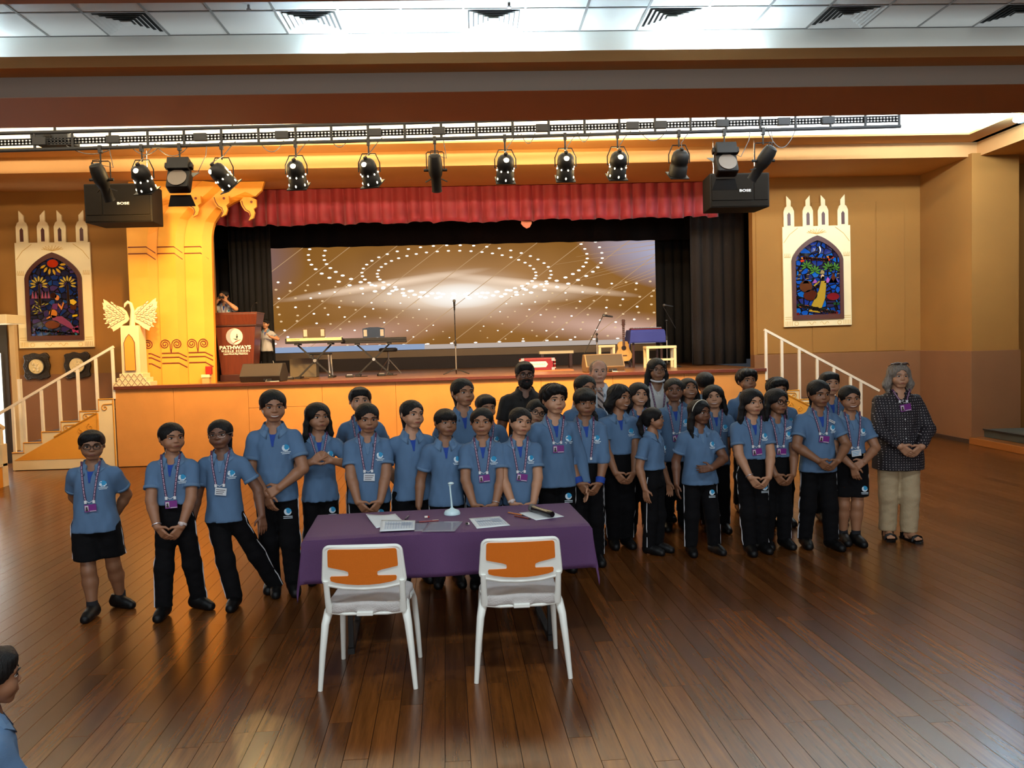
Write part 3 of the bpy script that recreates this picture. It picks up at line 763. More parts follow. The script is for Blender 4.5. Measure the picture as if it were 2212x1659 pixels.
MB().box((SX0 - 0.02, SY + 0.01, SZ1), (SX1 + 0.02, SY + 0.09, SZ1 + 0.02)).build('top_edge', emission_mat('screen_edge', (190, 180, 200), 0.7), led)
g1 = emission_mat('screen_dot', (255, 246, 230), 1.6); g2 = emission_mat('screen_line', (205, 165, 120), 0.85); g3 = emission_mat('screen_bluestrip', (160, 180, 214), 0.8); g4 = emission_mat('screen_dim_dot', (238, 205, 160), 0.95)
dots = MB(); dim = MB(); lines = MB()
def dot(mb, px, py, rx, rz):
    x, z = scr(px, py)
    if not (SX0 + rx < x < SX1 - rx and SZ0 + rz < z < SZ1 - rz): return
    n = 8; mb.add([(x + rx*math.cos(2*math.pi*i/n), SY - 0.004, z + rz*math.sin(2*math.pi*i/n)) for i in range(n)], [tuple(range(n))])
for rx_, ry_, cy_, n_ in ((205, 62, 592, 44), (172, 52, 594, 44), (318, 110, 555, 56), (285, 96, 556, 56)):
    for i in range(n_):
        a = 2 * math.pi * (i + 0.3) / n_
        k = 1.0 + 0.5 * max(0, math.sin(a))
        dot(dots, 980 + rx_ * math.cos(a), cy_ + ry_ * math.sin(a) * (0.82 if math.sin(a) > 0 else 1), 0.040 * k, 0.019 * k)
r2 = random.Random(4)
for row in range(9):
    py = 632 + row * 14.5
    for i in range(-16, 17):
        px = 985 + i * (30 + 3.2 * row * 0.4) + (row % 2) * 14
        lift = 0.16 * abs(px - 985) * (1 - row / 10) * 0.6
        if abs(px - 985) < 120 - row * 14: continue
        s_ = 0.018 + 0.018 * min(1, abs(px - 985) / 420)
        dot(dots if r2.random() < 0.42 else dim, px + r2.uniform(-5, 5), py - lift * 0.55 + r2.uniform(-3, 3), s_, s_ * 0.62)
for i in range(16):
    dot(dots, 600 + i * 52, 752 - i * 1.3, 0.045, 0.016)
for i in range(-4, 12):
    a = scr(430 + i * 98, 775); b_ = scr(430 + i * 98 + 360, 505)
    d = Vector((b_[0] - a[0], 0, b_[1] - a[1]))
    ts = [t for t in np.linspace(0, 1, 80) if SX0 + 0.01 < a[0] + d.x*t < SX1 - 0.01 and SZ0 + 0.01 < a[1] + d.z*t < SZ1 - 0.01]
    if len(ts) > 2:
        p = Vector((a[0] + d.x*ts[0], SY - 0.002, a[1] + d.z*ts[0])); q = Vector((a[0] + d.x*ts[-1], SY - 0.002, a[1] + d.z*ts[-1]))
        nn = Vector((-d.z, 0, d.x)).normalized() * 0.007
        lines.add([p - nn, q - nn, q + nn, p + nn], [(0, 1, 2, 3)])
for i in range(9):   # beams from the right edge
    a = Vector((SX1 - 0.02, SY - 0.003, SZ1 - 0.08 - i * 0.10)); b_ = Vector((SX1 - 1.6 - 0.5 * (i % 3), SY - 0.003, SZ1 - 0.28 - i * 0.17)); nn = Vector((0.0, 0, 0.006))
    lines.add([a - nn, b_ - nn * 0.3, b_ + nn * 0.3, a + nn], [(0, 1, 2, 3)])
dots.build('light_dots', g1, led, normals=False)['kind'] = 'stuff'; dim.build('light_dots_dim', g4, led, normals=False)['kind'] = 'stuff'
lines.build('light_rays', g2, led, normals=False)['kind'] = 'stuff'
MB().box((SX0, SY - 0.006, SZ0), (SX0 + 4.4, SY, SZ0 + 0.13)).build('blue_light_strip', g3, led)
MB().box((SX0 + 4.4, SY - 0.005, SZ0), (SX1, SY, SZ0 + 0.11)).build('pale_light_strip', emission_mat('screen_palestrip', (205, 190, 180), 0.8), led)
tag(MB().box((-5.7, 19.60, ZS + 0.285), (4.62, 19.785, SZ0 - 0.01)).build('screen_plinth', M('grey_plinth', (120, 96, 70), 0.7)), 'grey plinth strip under the glowing screen', 'plinth')
tag(MB().box((-5.5, 19.55, ZS), (4.7, 20.2, ZS + 0.28)).build('stage_riser', M('dark_riser', (46, 34, 28), 0.8, bump=(40, 0.2))), 'low dark riser along the back of the stage', 'riser')

# ================================================================== yellow arch flat on the left of the stage
def poly_lerp(A, B, t): return [(a[0]*(1-t) + b_[0]*t, a[1]*(1-t) + b_[1]*t) for a, b_ in zip(A, B)]
def resamp(P, n=26):
    P = [Vector((p[0], p[1], 0)) for p in P]; d = [0]
    for i in range(1, len(P)): d.append(d[-1] + (P[i] - P[i-1]).length)
    o = []; 
    for k in range(n):
        s_ = d[-1] * k / (n - 1); i = max(j for j in range(len(d)) if d[j] <= s_ + 1e-9); i = min(i, len(P) - 2)
        f = (s_ - d[i]) / max(d[i+1] - d[i], 1e-9); q = P[i].lerp(P[i+1], f); o.append((q.x, q.y))
    return o
Bz = [[(-5.77, ZS), (-5.77, 3.6), (-5.77, 4.0), (-5.76, 4.3), (-5.74, 4.55), (-5.70, ZSOF - 0.01)],
      [(-5.31, ZS), (-5.29, 3.60), (-5.27, 3.92), (-5.19, 4.16), (-5.02, 4.40), (-4.72, 4.56), (-4.50, ZSOF - 0.01)],
      [(-4.88, ZS), (-4.86, 3.60), (-4.84, 3.90), (-4.77, 4.12), (-4.62, 4.28), (-4.35, 4.48), (-4.12, ZSOF - 0.06)],
      [(-4.46, ZS), (-4.43, 3.60), (-4.42, 3.86), (-4.37, 4.06), (-4.21, 4.28), (-4.07, 4.38), (-3.90, 4.45), (-3.66, 4.50)]]
Bz = [resamp(b_, 30) for b_ in Bz]
arch = thing('arch_flat', 'yellow painted arch flat with three stepped columns beside the lectern', 'stage set', (0, 0, 0))
for k in range(3):
    y = 14.34 + 0.05 * k
    A = Bz[k]; Cc = Bz[k+1]; Mi = poly_lerp(A, Cc, 0.68)
    def sheet(P, Q, yp, yq, name, mt):
        n = len(P); vs = [(p[0], yp, p[1]) for p in P] + [(q[0], yq, q[1]) for q in Q] + [(p[0], yp + 0.10, p[1]) for p in P] + [(q[0], yq + 0.10, q[1]) for q in Q]
        fs = []
        for i in range(n - 1):
            fs += [(i, n+i, n+i+1, i+1), (2*n+i, 2*n+i+1, 3*n+i+1, 3*n+i), (i, i+1, 2*n+i+1, 2*n+i), (n+i, 3*n+i, 3*n+i+1, n+i+1)]
        fs += [(0, 2*n, 3*n, n), (n-1, 2*n-1, 4*n-1, 3*n-1)]
        MB().add(vs, fs).build(name, mt, arch)
    sheet(A, Mi, y, y, 'column_face', m_yellow); sheet(Mi, Cc, y, y + 0.07, 'column_side', m_yellow2)
    xl, xm, xr = A[0][0], Mi[0][0], Cc[0][0]
    for z, dz in ((3.66, -0.10), (3.55, -0.10), (1.87, -0.07), (1.80, -0.07), (1.70, -0.08)):
        if k == 0 and z < 2: xl2 = -5.50
        else: xl2 = xl + 0.015
        MB().tube([(xl2, y - 0.003, z), (xm, y - 0.003, z), (xr - 0.02, y + 0.055, z + dz)], 0.010, 6).build('painted_line', m_redline, arch)
    for sgn, cx_ in ((-1, xl + 0.07), (1, xl + 0.27)):
        if k == 0 and sgn < 0: continue
        pts = []
        for i in range(40):
            a = i / 39 * 4.2 * math.pi; rr = 0.085 * (1 - i / 39 * 0.85)
            pts.append((cx_ + sgn * -rr * math.cos(a), y - 0.004, 2.02 + rr * math.sin(a)))
        pts = [(xl + 0.17, y - 0.004, 1.88), (cx_ - sgn * 0.087, y - 0.004, 1.96)] + pts
        MB().tube(pts, 0.008, 5).build('painted_scroll', m_redline, arch)
# block above the capitals and the three beak-shaped drops
MB().prism([(-4.5, ZSOF - 0.01), (-4.12, 4.66), (-3.66, 4.50), (-3.55, 4.60), (-3.50, ZSOF - 0.01)], 14.52, 14.60).build('arch_head', m_yellow, arch)
for (bx, bz, yy) in ((-4.63, 4.36, 14.30), (-4.18, 4.36, 14.35), (-3.74, 4.30, 14.40)):
    o2 = [(-0.14, 0.10), (-0.12, 0.02), (-0.07, -0.06), (0.0, -0.10), (0.02, -0.17), (-0.01, -0.23), (0.07, -0.19), (0.10, -0.10), (0.08, -0.04), (0.13, 0.0), (0.13, 0.12), (0.04, 0.16), (-0.08, 0.16)]
    dr = MB().prism([(bx + p[0], bz + p[1]) for p in o2], yy - 0.03, yy + 0.03).build('beak_drop', m_yellow, arch)
    MB().tube([(bx + p[0] * 0.86 + 0.01, yy - 0.033, bz + p[1] * 0.9 + 0.01) for p in o2[:6]], 0.008, 5).build('painted_line', m_redline, dr)
    MB().lathe([(0.022, 0), (0.022, 0.006), (0.008, 0.007)], origin=(bx + 0.05, yy - 0.03, bz + 0.08), axis=(0, -1, 0), n=12).build('painted_eye', m_redline, dr)
tag(MB().box((-5.86, 14.6, ZS), (-5.80, 14.66, 4.7)).build('dark_gap_strip', M('dark_gap_strip', (22, 15, 10), 0.6)), 'slim dark strip standing in for the shaded gap between brown wall and yellow arch', 'dark strip')  # black strip added to imitate the dark gap beside the arch

# ================================================================== winged pedestal
pd = thing('winged_pedestal', 'cream pedestal topped by a white swan with outspread wings', 'sculpture', (-5.66, 14.14, ZS))
def taper(mb, w0, w1, z0, z1):
    mb.add([(-w0,-w0,z0),(w0,-w0,z0),(w0,w0,z0),(-w0,w0,z0),(-w1,-w1,z1),(w1,-w1,z1),(w1,w1,z1),(-w1,w1,z1)], [(0,3,2,1),(4,5,6,7),(0,1,5,4),(1,2,6,5),(2,3,7,6),(3,0,4,7)]); return mb
taper(MB(), 0.15, 0.145, 0.20, 1.0).build('shaft', m_cream, pd, bevel=0.004)
for z0, z1, w_ in ((0, 0.07, 0.30), (0.07, 0.14, 0.24), (0.14, 0.21, 0.19)):
    b0 = MB().box((-w_, -0.16, z0), (w_, 0.15, z1)).build('base_step', m_cream, pd, bevel=0.004)
    n_ = max(3, int(w_ * 22))
    for i in range(n_):
        xa = -w_ + 2 * w_ * i / n_; xb = -w_ + 2 * w_ * (i + 1) / n_
        MB().tube([(xa + 0.005, -0.163, z0 + 0.006), ((xa + xb) / 2, -0.163, z1 - 0.006), (xb - 0.005, -0.163, z0 + 0.006)], 0.004, 4).build('painted_petal', m_redline, b0)
niche = [(-0.085, 0.26), (0.085, 0.26), (0.085, 0.72), (0.05, 0.80), (0.0, 0.86), (-0.05, 0.80), (-0.085, 0.72)]
MB().prism(niche, -0.175, -0.16).build('niche_panel', m_yellow, pd)
MB().tube([(p[0], -0.177, p[1]) for p in niche], 0.005, 5, closed=True).build('painted_line', m_redline, pd)
wing_o = [(0.02, 0.05), (0.06, 0.17), (0.12, 0.24), (0.22, 0.275), (0.30, 0.29), (0.38, 0.36), (0.425, 0.385), (0.42, 0.32), (0.445, 0.33), (0.43, 0.26), (0.44, 0.24), (0.40, 0.16), (0.42, 0.12), (0.38, 0.06), (0.40, 0.02), (0.34, -0.03), (0.36, -0.07), (0.30, -0.11), (0.29, -0.15), (0.20, -0.10), (0.12, -0.03), (0.06, -0.0)]
for sgn in (-1, 1):
    base = Vector((0.0, -0.06, 1.10))
    wg = MB().prism([(sgn * p[0], 1.06 + p[1]) for p in wing_o], -0.075, -0.055).build('wing', m_cream, pd)
    for rI in range(5):
        for cI in range(3 + rI):
            ang = R(-38) + R(92) * (cI + 0.5) / (3 + rI); rad = 0.11 + 0.068 * rI
            fx, fz = 0.02 + rad * math.cos(ang) * 1.02, 0.09 + rad * math.sin(ang) * 0.82
            dx, dz = math.cos(ang) * 0.034, math.sin(ang) * 0.03; nx, nz_ = -math.sin(ang) * 0.017, math.cos(ang) * 0.015
            el = [(fx + dx * math.cos(q) + nx * math.sin(q), fz + dz * math.cos(q) + nz_ * math.sin(q)) for q in np.linspace(0, 2 * math.pi, 10, endpoint=False)]
            MB().prism([(sgn * e[0], 1.06 + e[1]) for e in el], -0.082, -0.073).build('feather', M('pale_feather', (250, 226, 170), 0.6), wg)
            MB().tube([(sgn * e[0], -0.081, 1.06 + e[1]) for e in el], 0.0035, 4, closed=True).build('painted_line', m_redline, wg)
MB().tube([(0.02, -0.07, 1.0), (0.035, -0.08, 1.12), (0.04, -0.08, 1.26), (0.02, -0.09, 1.36), (-0.02, -0.10, 1.385), (-0.06, -0.11, 1.35), (-0.075, -0.12, 1.30)], [0.045, 0.04, 0.032, 0.028, 0.03, 0.024, 0.008], 10).build('swan_neck', m_cream, pd, smooth=60)

# ================================================================== stained-glass panels
m_frame = M('maroon_window_frame', (74, 34, 22), 0.45, bump=(40, 0.1)); m_lead = M('black_lead', (14, 10, 10), 0.5)
def glassmat(name, stops, scale, seed):
    m = bpy.data.materials.new(name); m.use_nodes = True; nt = m.node_tree; N = nt.nodes; L = nt.links; b = N['Principled BSDF']
    tc = N.new('ShaderNodeTexCoord'); mp = N.new('ShaderNodeMapping'); mp.inputs['Location'].default_value = (seed, seed * 0.7, 0); mp.inputs['Scale'].default_value = (1, 0.01, 1.15)
    L.new(tc.outputs['Object'], mp.inputs['Vector'])
    v = N.new('ShaderNodeTexVoronoi'); v.inputs['Scale'].default_value = scale; L.new(mp.outputs[0], v.inputs['Vector'])
    e = N.new('ShaderNodeTexVoronoi'); e.feature = 'DISTANCE_TO_EDGE'; e.inputs['Scale'].default_value = scale; L.new(mp.outputs[0], e.inputs['Vector'])
    sp = N.new('ShaderNodeSeparateColor'); L.new(v.outputs['Color'], sp.inputs[0])
    r = N.new('ShaderNodeValToRGB'); r.color_ramp.interpolation = 'CONSTANT'
    while len(r.color_ramp.elements) < len(stops): r.color_ramp.elements.new(0.5)
    for i, c in enumerate(stops): r.color_ramp.elements[i].position = i / len(stops); r.color_ramp.elements[i].color = lin(c) + (1,)
    L.new(sp.outputs[0], r.inputs['Fac'])
    lt = N.new('ShaderNodeMath'); lt.operation = 'LESS_THAN'; lt.inputs[1].default_value = 0.07; L.new(e.outputs['Distance'], lt.inputs[0])
    mx = N.new('ShaderNodeMix'); mx.data_type = 'RGBA'; L.new(lt.outputs[0], mx.inputs[0]); L.new(r.outputs['Color'], mx.inputs[6]); mx.inputs[7].default_value = (0.004, 0.003, 0.003, 1)
    L.new(mx.outputs[2], b.inputs['Base Color']); b.inputs['Roughness'].default_value = 0.16
    bp = N.new('ShaderNodeBump'); bp.inputs['Strength'].default_value = 0.6; bp.inputs['Distance'].default_value = 0.02; L.new(v.outputs['Distance'], bp.inputs['Height']); L.new(bp.outputs[0], b.inputs['Normal'])
    return m
def gm(name, c): return M('glass_' + name, c, 0.15, bump=(30, 0.3))
def archpoly(w_, z0, zs, zt, n=9):
    """pointed arch outline: half width w_, sill z0, spring zs, tip zt"""
    P = [(-w_, z0), (w_, z0), (w_, zs)]
    for i in range(1, n + 1):
        t = i / n; P.append((w_ * (1 - t ** 1.55), zs + (zt - zs) * (1 - (1 - t) ** 1.25) ))
    Q = [(-p[0], p[1]) for p in P[3:-1]][::-1]
    return P + Q + [(-w_, zs)]
def window_panel(xc, z0, zt, hw, label, scene_fn, lean):
    t = thing('stained_glass_panel', label, 'stained glass', (xc, YW - 0.01, z0), 0, 'stained glass panels on the stage wall')
    H_ = zt - z0
    # board with the arched opening is a ring of two outlines
    A = archpoly(hw * 0.755, H_ * 0.068, H_ * 0.66, H_ * 0.905)
    MB().box((-hw, -0.05, 0), (hw, -0.005, H_)).build('cream_board', m_cream, t, bevel=0.004)
    fr = MB(); B = archpoly(hw * 0.65, H_ * 0.115, H_ * 0.655, H_ * 0.855); n = len(A)
    fr.add([(p[0], -0.085, p[1]) for p in A] + [(p[0], -0.085, p[1]) for p in B] + [(p[0], -0.05, p[1]) for p in A] + [(p[0], -0.05, p[1]) for p in B],
           [q for i in range(n) for q in ((i, (i+1) % n, n + (i+1) % n, n + i), (i, 2*n+i, 2*n+(i+1) % n, (i+1) % n), (n+i, n+(i+1) % n, 3*n+(i+1) % n, 3*n+i))])
    fr.build('arched_frame', m_frame, t)
    gl = scene_fn(t, B, H_, hw)
    # four slit-window finials
    for i, cx_ in enumerate((-0.80, -0.24, 0.21, 0.79)):
        cx_ *= hw; s_ = -1 if i % 2 == 0 else 1; w_ = hw * 0.155; h = H_
        out_ = [(-w_, 0), (w_, 0), (w_, 0.28), (w_ * 0.7, 0.35), (w_ * 0.42, 0.37)]
        out_ += [(w_ * 0.42, 0.47), (w_ * 0.4 if s_ > 0 else -w_ * 0.42, 0.56), (-w_ * 0.42, 0.47)] if True else []
        out_ += [(-w_ * 0.42, 0.37), (-w_ * 0.7, 0.35), (-w_, 0.28)]
        f = MB().prism([(cx_ + p[0], h + p[1]) for p in out_], -0.045, -0.01).build('finial', m_cream, t, bevel=0.003)
        MB().prism([(cx_ + p[0], h + p[1]) for p in ((-0.03, 0.02), (0.03, 0.02), (0.03, 0.22), (0, 0.26), (-0.03, 0.22))], -0.05, -0.044).build('slit', m_frame, f)
    # pale painted ornaments on the board
    orn = MB()
    for k in range(9):
        a = math.pi * (k + 0.5) / 9; orn.tube([(0, -0.052, H_ * 0.92), (0.16 * hw / 0.65 * math.cos(a) * 1.2, -0.052, H_ * 0.93 + 0.08 * math.sin(a)), (0.12 * math.cos(a + 0.2), -0.052, H_ * 0.92 + 0.02)], 0.004, 4)
    for s_ in (-1, 1):
        for k in range(5): orn.tube([(s_ * (hw - 0.03 - 0.03 * k), -0.052, 0.02), (s_ * (hw - 0.03 - 0.03 * k), -0.052, 0.10)], 0.004, 4)
        orn.tube([(s_ * (hw - 0.23 + 0.035 * math.cos(q)), -0.052, 0.055 + 0.035 * math.sin(q)) for q in np.linspace(0, 6.2, 12)], 0.004, 4)
        orn.tube([(s_ * (hw - 0.02), -0.052, 0.14), (s_ * (hw * 0.78), -0.052, 0.14)], 0.004, 4); orn.tube([(s_ * (hw - 0.02), -0.052, 0.175), (s_ * (hw * 0.78), -0.052, 0.175)], 0.004, 4)
        orn.tube([(s_ * (hw - 0.02), -0.052, H_ * 0.84), (s_ * hw * 0.8, -0.052, H_ * 0.92), (s_ * hw * 0.55, -0.052, H_ * 0.985)], 0.005, 4)
        for k in range(4):
            xk = s_ * (hw * (0.80 + 0.05 * k)); orn.tube([(xk - 0.012, -0.052, H_ * 0.70), (xk, -0.052, H_ * 0.735), (xk + 0.012, -0.052, H_ * 0.70)], 0.0035, 4)
        orn.tube([(s_ * (hw - 0.02), -0.052, H_ * 0.695), (s_ * hw * 0.78, -0.052, H_ * 0.695)], 0.005, 4)
        orn.tube([(s_ * 0.04 + 0.10 * s_ * q, -0.052, 0.055 + 0.025 * math.sin(q * 6)) for q in np.linspace(0, 1.6, 12)], 0.004, 4)
    orn.build('painted_ornament', M('pale_ochre_line', (214, 172, 96), 0.6), t)
    t.rotation_euler = (0, lean, 0)
    return t
def panes(parent, items):
    """each piece of coloured glass is its own pane, edged by lead"""
    for (pts, colname, c) in items:
        MB().prism(pts, -0.068, -0.058).build('pane', gm(colname, c), parent)
        MB().tube([(p[0], -0.068, p[1]) for p in pts], 0.0035, 4, closed=True).build('lead', m_lead, parent)
def ell(cx_, cz_, rx, rz, n=12, a0=0): return [(cx_ + rx * math.cos(2*math.pi*i/n + a0), cz_ + rz * math.sin(2*math.pi*i/n + a0)) for i in range(n)]
def leaf(cx_, cz_, ang, l, w_): 
    c, s_ = math.cos(ang), math.sin(ang)
    return [(cx_ + c*a - s_*b_, cz_ + s_*a + c*b_) for a, b_ in ((0, 0), (l*0.3, w_), (l*0.7, w_), (l, 0), (l*0.7, -w_), (l*0.3, -w_))]
def scene_left(t, B, H_, hw):
    gl = MB().prism(B, -0.058, -0.05).build('glass_ground', glassmat('glass_night_sea', [(12, 26, 70), (16, 40, 96), (20, 60, 120), (46, 34, 78), (24, 26, 50), (60, 44, 90)], 9, 2.0), t)
    it = []
    it.append((ell(0.0, H_*0.80, 0.10, 0.075), 'sunred', (168, 44, 14)))
    for k in range(7):
        a = math.pi * (1.08 + 0.84 * k / 6); it.append((leaf(0.0 + 0.12*math.cos(a), H_*0.80 + 0.09*math.sin(a), a + 0.3, 0.12, 0.022), 'sunray', (196, 150, 40)))
    for cx_ in (-0.25, 0.24):
        it.append(([(cx_ - 0.02, H_*0.40), (cx_ + 0.03, H_*0.40), (cx_ + 0.015, H_*0.60), (cx_ - 0.012, H_*0.60)], 'trunk', (40, 20, 10)))
        for k in range(9):
            a = math.pi * (-0.1 + 1.2 * k / 8); it.append((leaf(cx_ + 0.05*math.cos(a), H_*0.60 + 0.05*math.sin(a), a, 0.11, 0.018), 'palmleaf', (176, 150, 60)))
    for k in range(6): it.append(([( -0.39 + 0.055*k, H_*0.47), (-0.34 + 0.055*k, H_*0.47), (-0.365 + 0.055*k, H_*0.54)], 'tulip', ((150, 70, 110) if k % 2 else (176, 70, 30))[:3] if False else (150, 70, 100)))
    for k in range(12): a = rng.uniform(0, 6.28); it.append((leaf(-0.27 + rng.uniform(-0.1, 0.1), H_*0.38 + rng.uniform(-0.08, 0.08), a, 0.09, 0.012), 'bush', (150, 140, 60)))
    it.append(([(-0.06, H_*0.31), (0.02, H_*0.30), (0.12, H_*0.30), (0.26, H_*0.24), (0.33, H_*0.17), (0.26, H_*0.175), (0.12, H_*0.22), (-0.04, H_*0.26)], 'tail', (120, 52, 84)))
    it.append(([(0.28, H_*0.17), (0.39, H_*0.21), (0.40, H_*0.13), (0.33, H_*0.15), (0.31, H_*0.11)], 'tailfin', (142, 44, 84)))
    it.append((ell(-0.03, H_*0.325, 0.075, 0.075), 'waist', (190, 112, 40))); it.append(([(-0.05, H_*0.37), (0.05, H_*0.36), (0.06, H_*0.42), (-0.03, H_*0.42)], 'bodice', (92, 44, 92)))
    it.append((ell(0.05, H_*0.475, 0.042, 0.05), 'face', (196, 118, 60))); it.append((ell(-0.01, H_*0.495, 0.055, 0.055), 'hair', (48, 18, 12)))
    it.append(([(0.05, H_*0.41), (0.12, H_*0.355), (0.17, H_*0.42), (0.15, H_*0.44), (0.12, H_*0.39), (0.07, H_*0.425)], 'arm', (196, 118, 60)))
    it.append(([(-0.04, H_*0.40), (-0.10, H_*0.30), (-0.15, H_*0.285), (-0.14, H_*0.27), (-0.08, H_*0.285)], 'arm', (196, 118, 60)))
    it.append(([(0.24, H_*0.45), (0.33, H_*0.46), (0.39, H_*0.43), (0.33, H_*0.40), (0.26, H_*0.42)], 'chest', (206, 168, 50))); it.append(([(0.26, H_*0.415), (0.33, H_*0.395), (0.38, H_*0.42), (0.37, H_*0.36), (0.28, H_*0.36)], 'box', (72, 34, 16)))
    it.append(([(0.30, H_*0.285), (0.39, H_*0.295), (0.39, H_*0.315), (0.30, H_*0.31)], 'gold', (196, 160, 30))); it.append((ell(-0.05, H_*0.22, 0.13, 0.075), 'rock', (92, 40, 16)))
    for k in range(26):
        cx_ = -0.38 + 0.76 * ((k * 0.618) % 1); cz_ = H_ * (0.125 + 0.055 * ((k * 0.377) % 1)); cc = [(36, 60, 140), (60, 50, 120), (30, 90, 110), (130, 30, 40), (40, 70, 30), (90, 70, 130)][k % 6]
        it.append((ell(cx_, cz_, 0.042, 0.028, 5, k), 'pebble%d' % (k % 6), cc))
    panes(t, it); return gl
def scene_right(t, B, H_, hw):
    gl = MB().prism(B, -0.058, -0.05).build('glass_ground', glassmat('glass_blue_sky', [(10, 50, 120), (14, 70, 150), (16, 40, 110), (30, 40, 100), (12, 84, 160), (34, 28, 60)], 8, 5.0), t)
    it = []
    it.append(([(0.03, H_*0.80), (0.06, H_*0.79), (0.075, H_*0.76), (0.055, H_*0.73), (0.03, H_*0.72), (0.05, H_*0.75)], 'moon', (230, 236, 240)))
    for k in range(22): it.append((ell(-0.28 + 0.56 * ((k * 0.618) % 1), H_ * (0.655 + 0.035 * ((k * 0.37) % 1)), 0.045, 0.026, 6, k), 'dusk%d' % (k % 3), [(200, 50, 20), (230, 120, 40), (130, 16, 26)][k % 3]))
    for cx_, cz_ in ((-0.20, 0.60), (-0.05, 0.55), (0.20, 0.58), (0.32, 0.57)):
        for k in range(7): it.append((leaf(cx_, H_*cz_, math.pi * (-0.15 + 1.3 * k / 6), 0.12, 0.016), 'palm', (70, 120, 40)))
    for cx_ in (-0.36, -0.20, 0.36):
        for k in range(5): it.append(([(cx_ - 0.02 + 0.01*k, H_*(0.47 + 0.02*k)), (cx_ + 0.03 + 0.01*k, H_*(0.475 + 0.02*k)), (cx_ + 0.03 + 0.01*k, H_*(0.485 + 0.02*k)), (cx_ - 0.02 + 0.01*k, H_*(0.482 + 0.02*k))], 'palmbark%d' % (k % 2), [(150, 120, 80), (50, 36, 24)][k % 2]))
    for cx_, w_, h, c in ((-0.22, 0.06, 0.05, (90, 80, 150)), (-0.05, 0.05, 0.045, (150, 80, 150)), (0.19, 0.07, 0.06, (160, 84, 160)), (0.25, 0.05, 0.05, (120, 70, 150)), (0.34, 0.06, 0.06, (90, 80, 160)), (0.29, 0.08, 0.10, (80, 36, 20))):
        it.append(([(cx_ - w_, H_*0.43), (cx_ + w_, H_*0.43), (cx_, H_*(0.43 + h))], 'pyramid%d' % int(c[0]), c))
    it.append((ell(-0.22, H_*0.40, 0.12, 0.11), 'mane', (84, 44, 22))); it.append((ell(-0.14, H_*0.31, 0.13, 0.10), 'lion', (70, 26, 14)))
    it.append(([(0.06, H_*0.45), (0.16, H_*0.45), (0.15, H_*0.36), (0.13, H_*0.27), (0.03, H_*0.13), (-0.18, H_*0.15), (-0.05, H_*0.29), (0.02, H_*0.36)], 'tunic', (166, 132, 40)))
    it.append(([(0.04, H_*0.44), (-0.06, H_*0.395), (-0.08, H_*0.41), (0.03, H_*0.455)], 'tunic', (166, 132, 40))); it.append((ell(0.09, H_*0.49, 0.035, 0.05), 'face2', (205, 170, 130))); it.append((ell(0.10, H_*0.475, 0.03, 0.035), 'beard', (20, 14, 12)))
    it.append(([(0.04, H_*0.52), (0.13, H_*0.52), (0.12, H_*0.56), (0.07, H_*0.56)], 'cap', (150, 130, 80))); it.append((ell(0.28, H_*0.29, 0.12, 0.07), 'boulder', (110, 20, 26)))
    for k in range(34):
        cx_ = -0.38 + 0.76 * ((k * 0.618) % 1); cz_ = H_ * (0.125 + 0.10 * ((k * 0.377) % 1)); cc = [(100, 20, 20), (24, 70, 34), (150, 70, 30), (40, 20, 20)][k % 4]
        it.append((ell(cx_, cz_, 0.04, 0.03, 5, k), 'ground%d' % (k % 4), cc))
    panes(t, it); return gl
window_panel(-7.35, 2.02, 3.86, 0.645, 'stained glass panel of a mermaid under a sun, on the left wall', scene_left, R(0.4))
window_panel(6.30, 2.05, 3.87, 0.63, 'stained glass panel of a robed man under a moon, on the right wall', scene_right, R(-0.5))
# framed round medallions under the left panel
m_gilt = M('dark_gilt', (44, 34, 22), 0.35, metal=0.4, bump=(50, 1.0)); m_plaster = M('plaster_relief', (214, 190, 140), 0.6, bump=(26, 1.0))
for cx_, lb, s_ in ((-7.71, 'dark ornate frame with round figure relief, further from the stage', 1), (-7.01, 'dark ornate frame with round figure relief, nearer the stage', 2)):
    t = thing('framed_medallion', lb, 'relief', (cx_, YW - 0.03, 1.70), 0, 'round reliefs in dark frames')
    o2 = [(0.22 * (1 + 0.06 * math.cos(8 * q)) * max(-1, min(1, 1.25 * math.cos(q))), 0.225 * (1 + 0.06 * math.sin(8 * q)) * max(-1, min(1, 1.25 * math.sin(q)))) for q in np.linspace(0, 2 * math.pi, 48, endpoint=False)]
    MB().prism(o2, -0.05, -0.0).build('ornate_frame', m_gilt, t, bevel=0.01)
    MB().lathe([(0.155, 0.05), (0.15, 0.075), (0.135, 0.075), (0.13, 0.055)], axis=(0, -1, 0), n=32).build('ring', m_gilt, t, smooth=40)
    MB().lathe([(0.13, 0.05), (0.128, 0.058)], axis=(0, -1, 0), n=32).build('relief_disc', m_plaster, t)
    r2 = random.Random(s_); fg = MB()
    for k in range(9): fg.sphere((r2.uniform(-0.06, 0.06), -0.06, r2.uniform(-0.07, 0.07)), (0.026, 0.014, 0.032), 8, 6)
    fg.build('relief_figure', m_plaster, t, smooth=180)

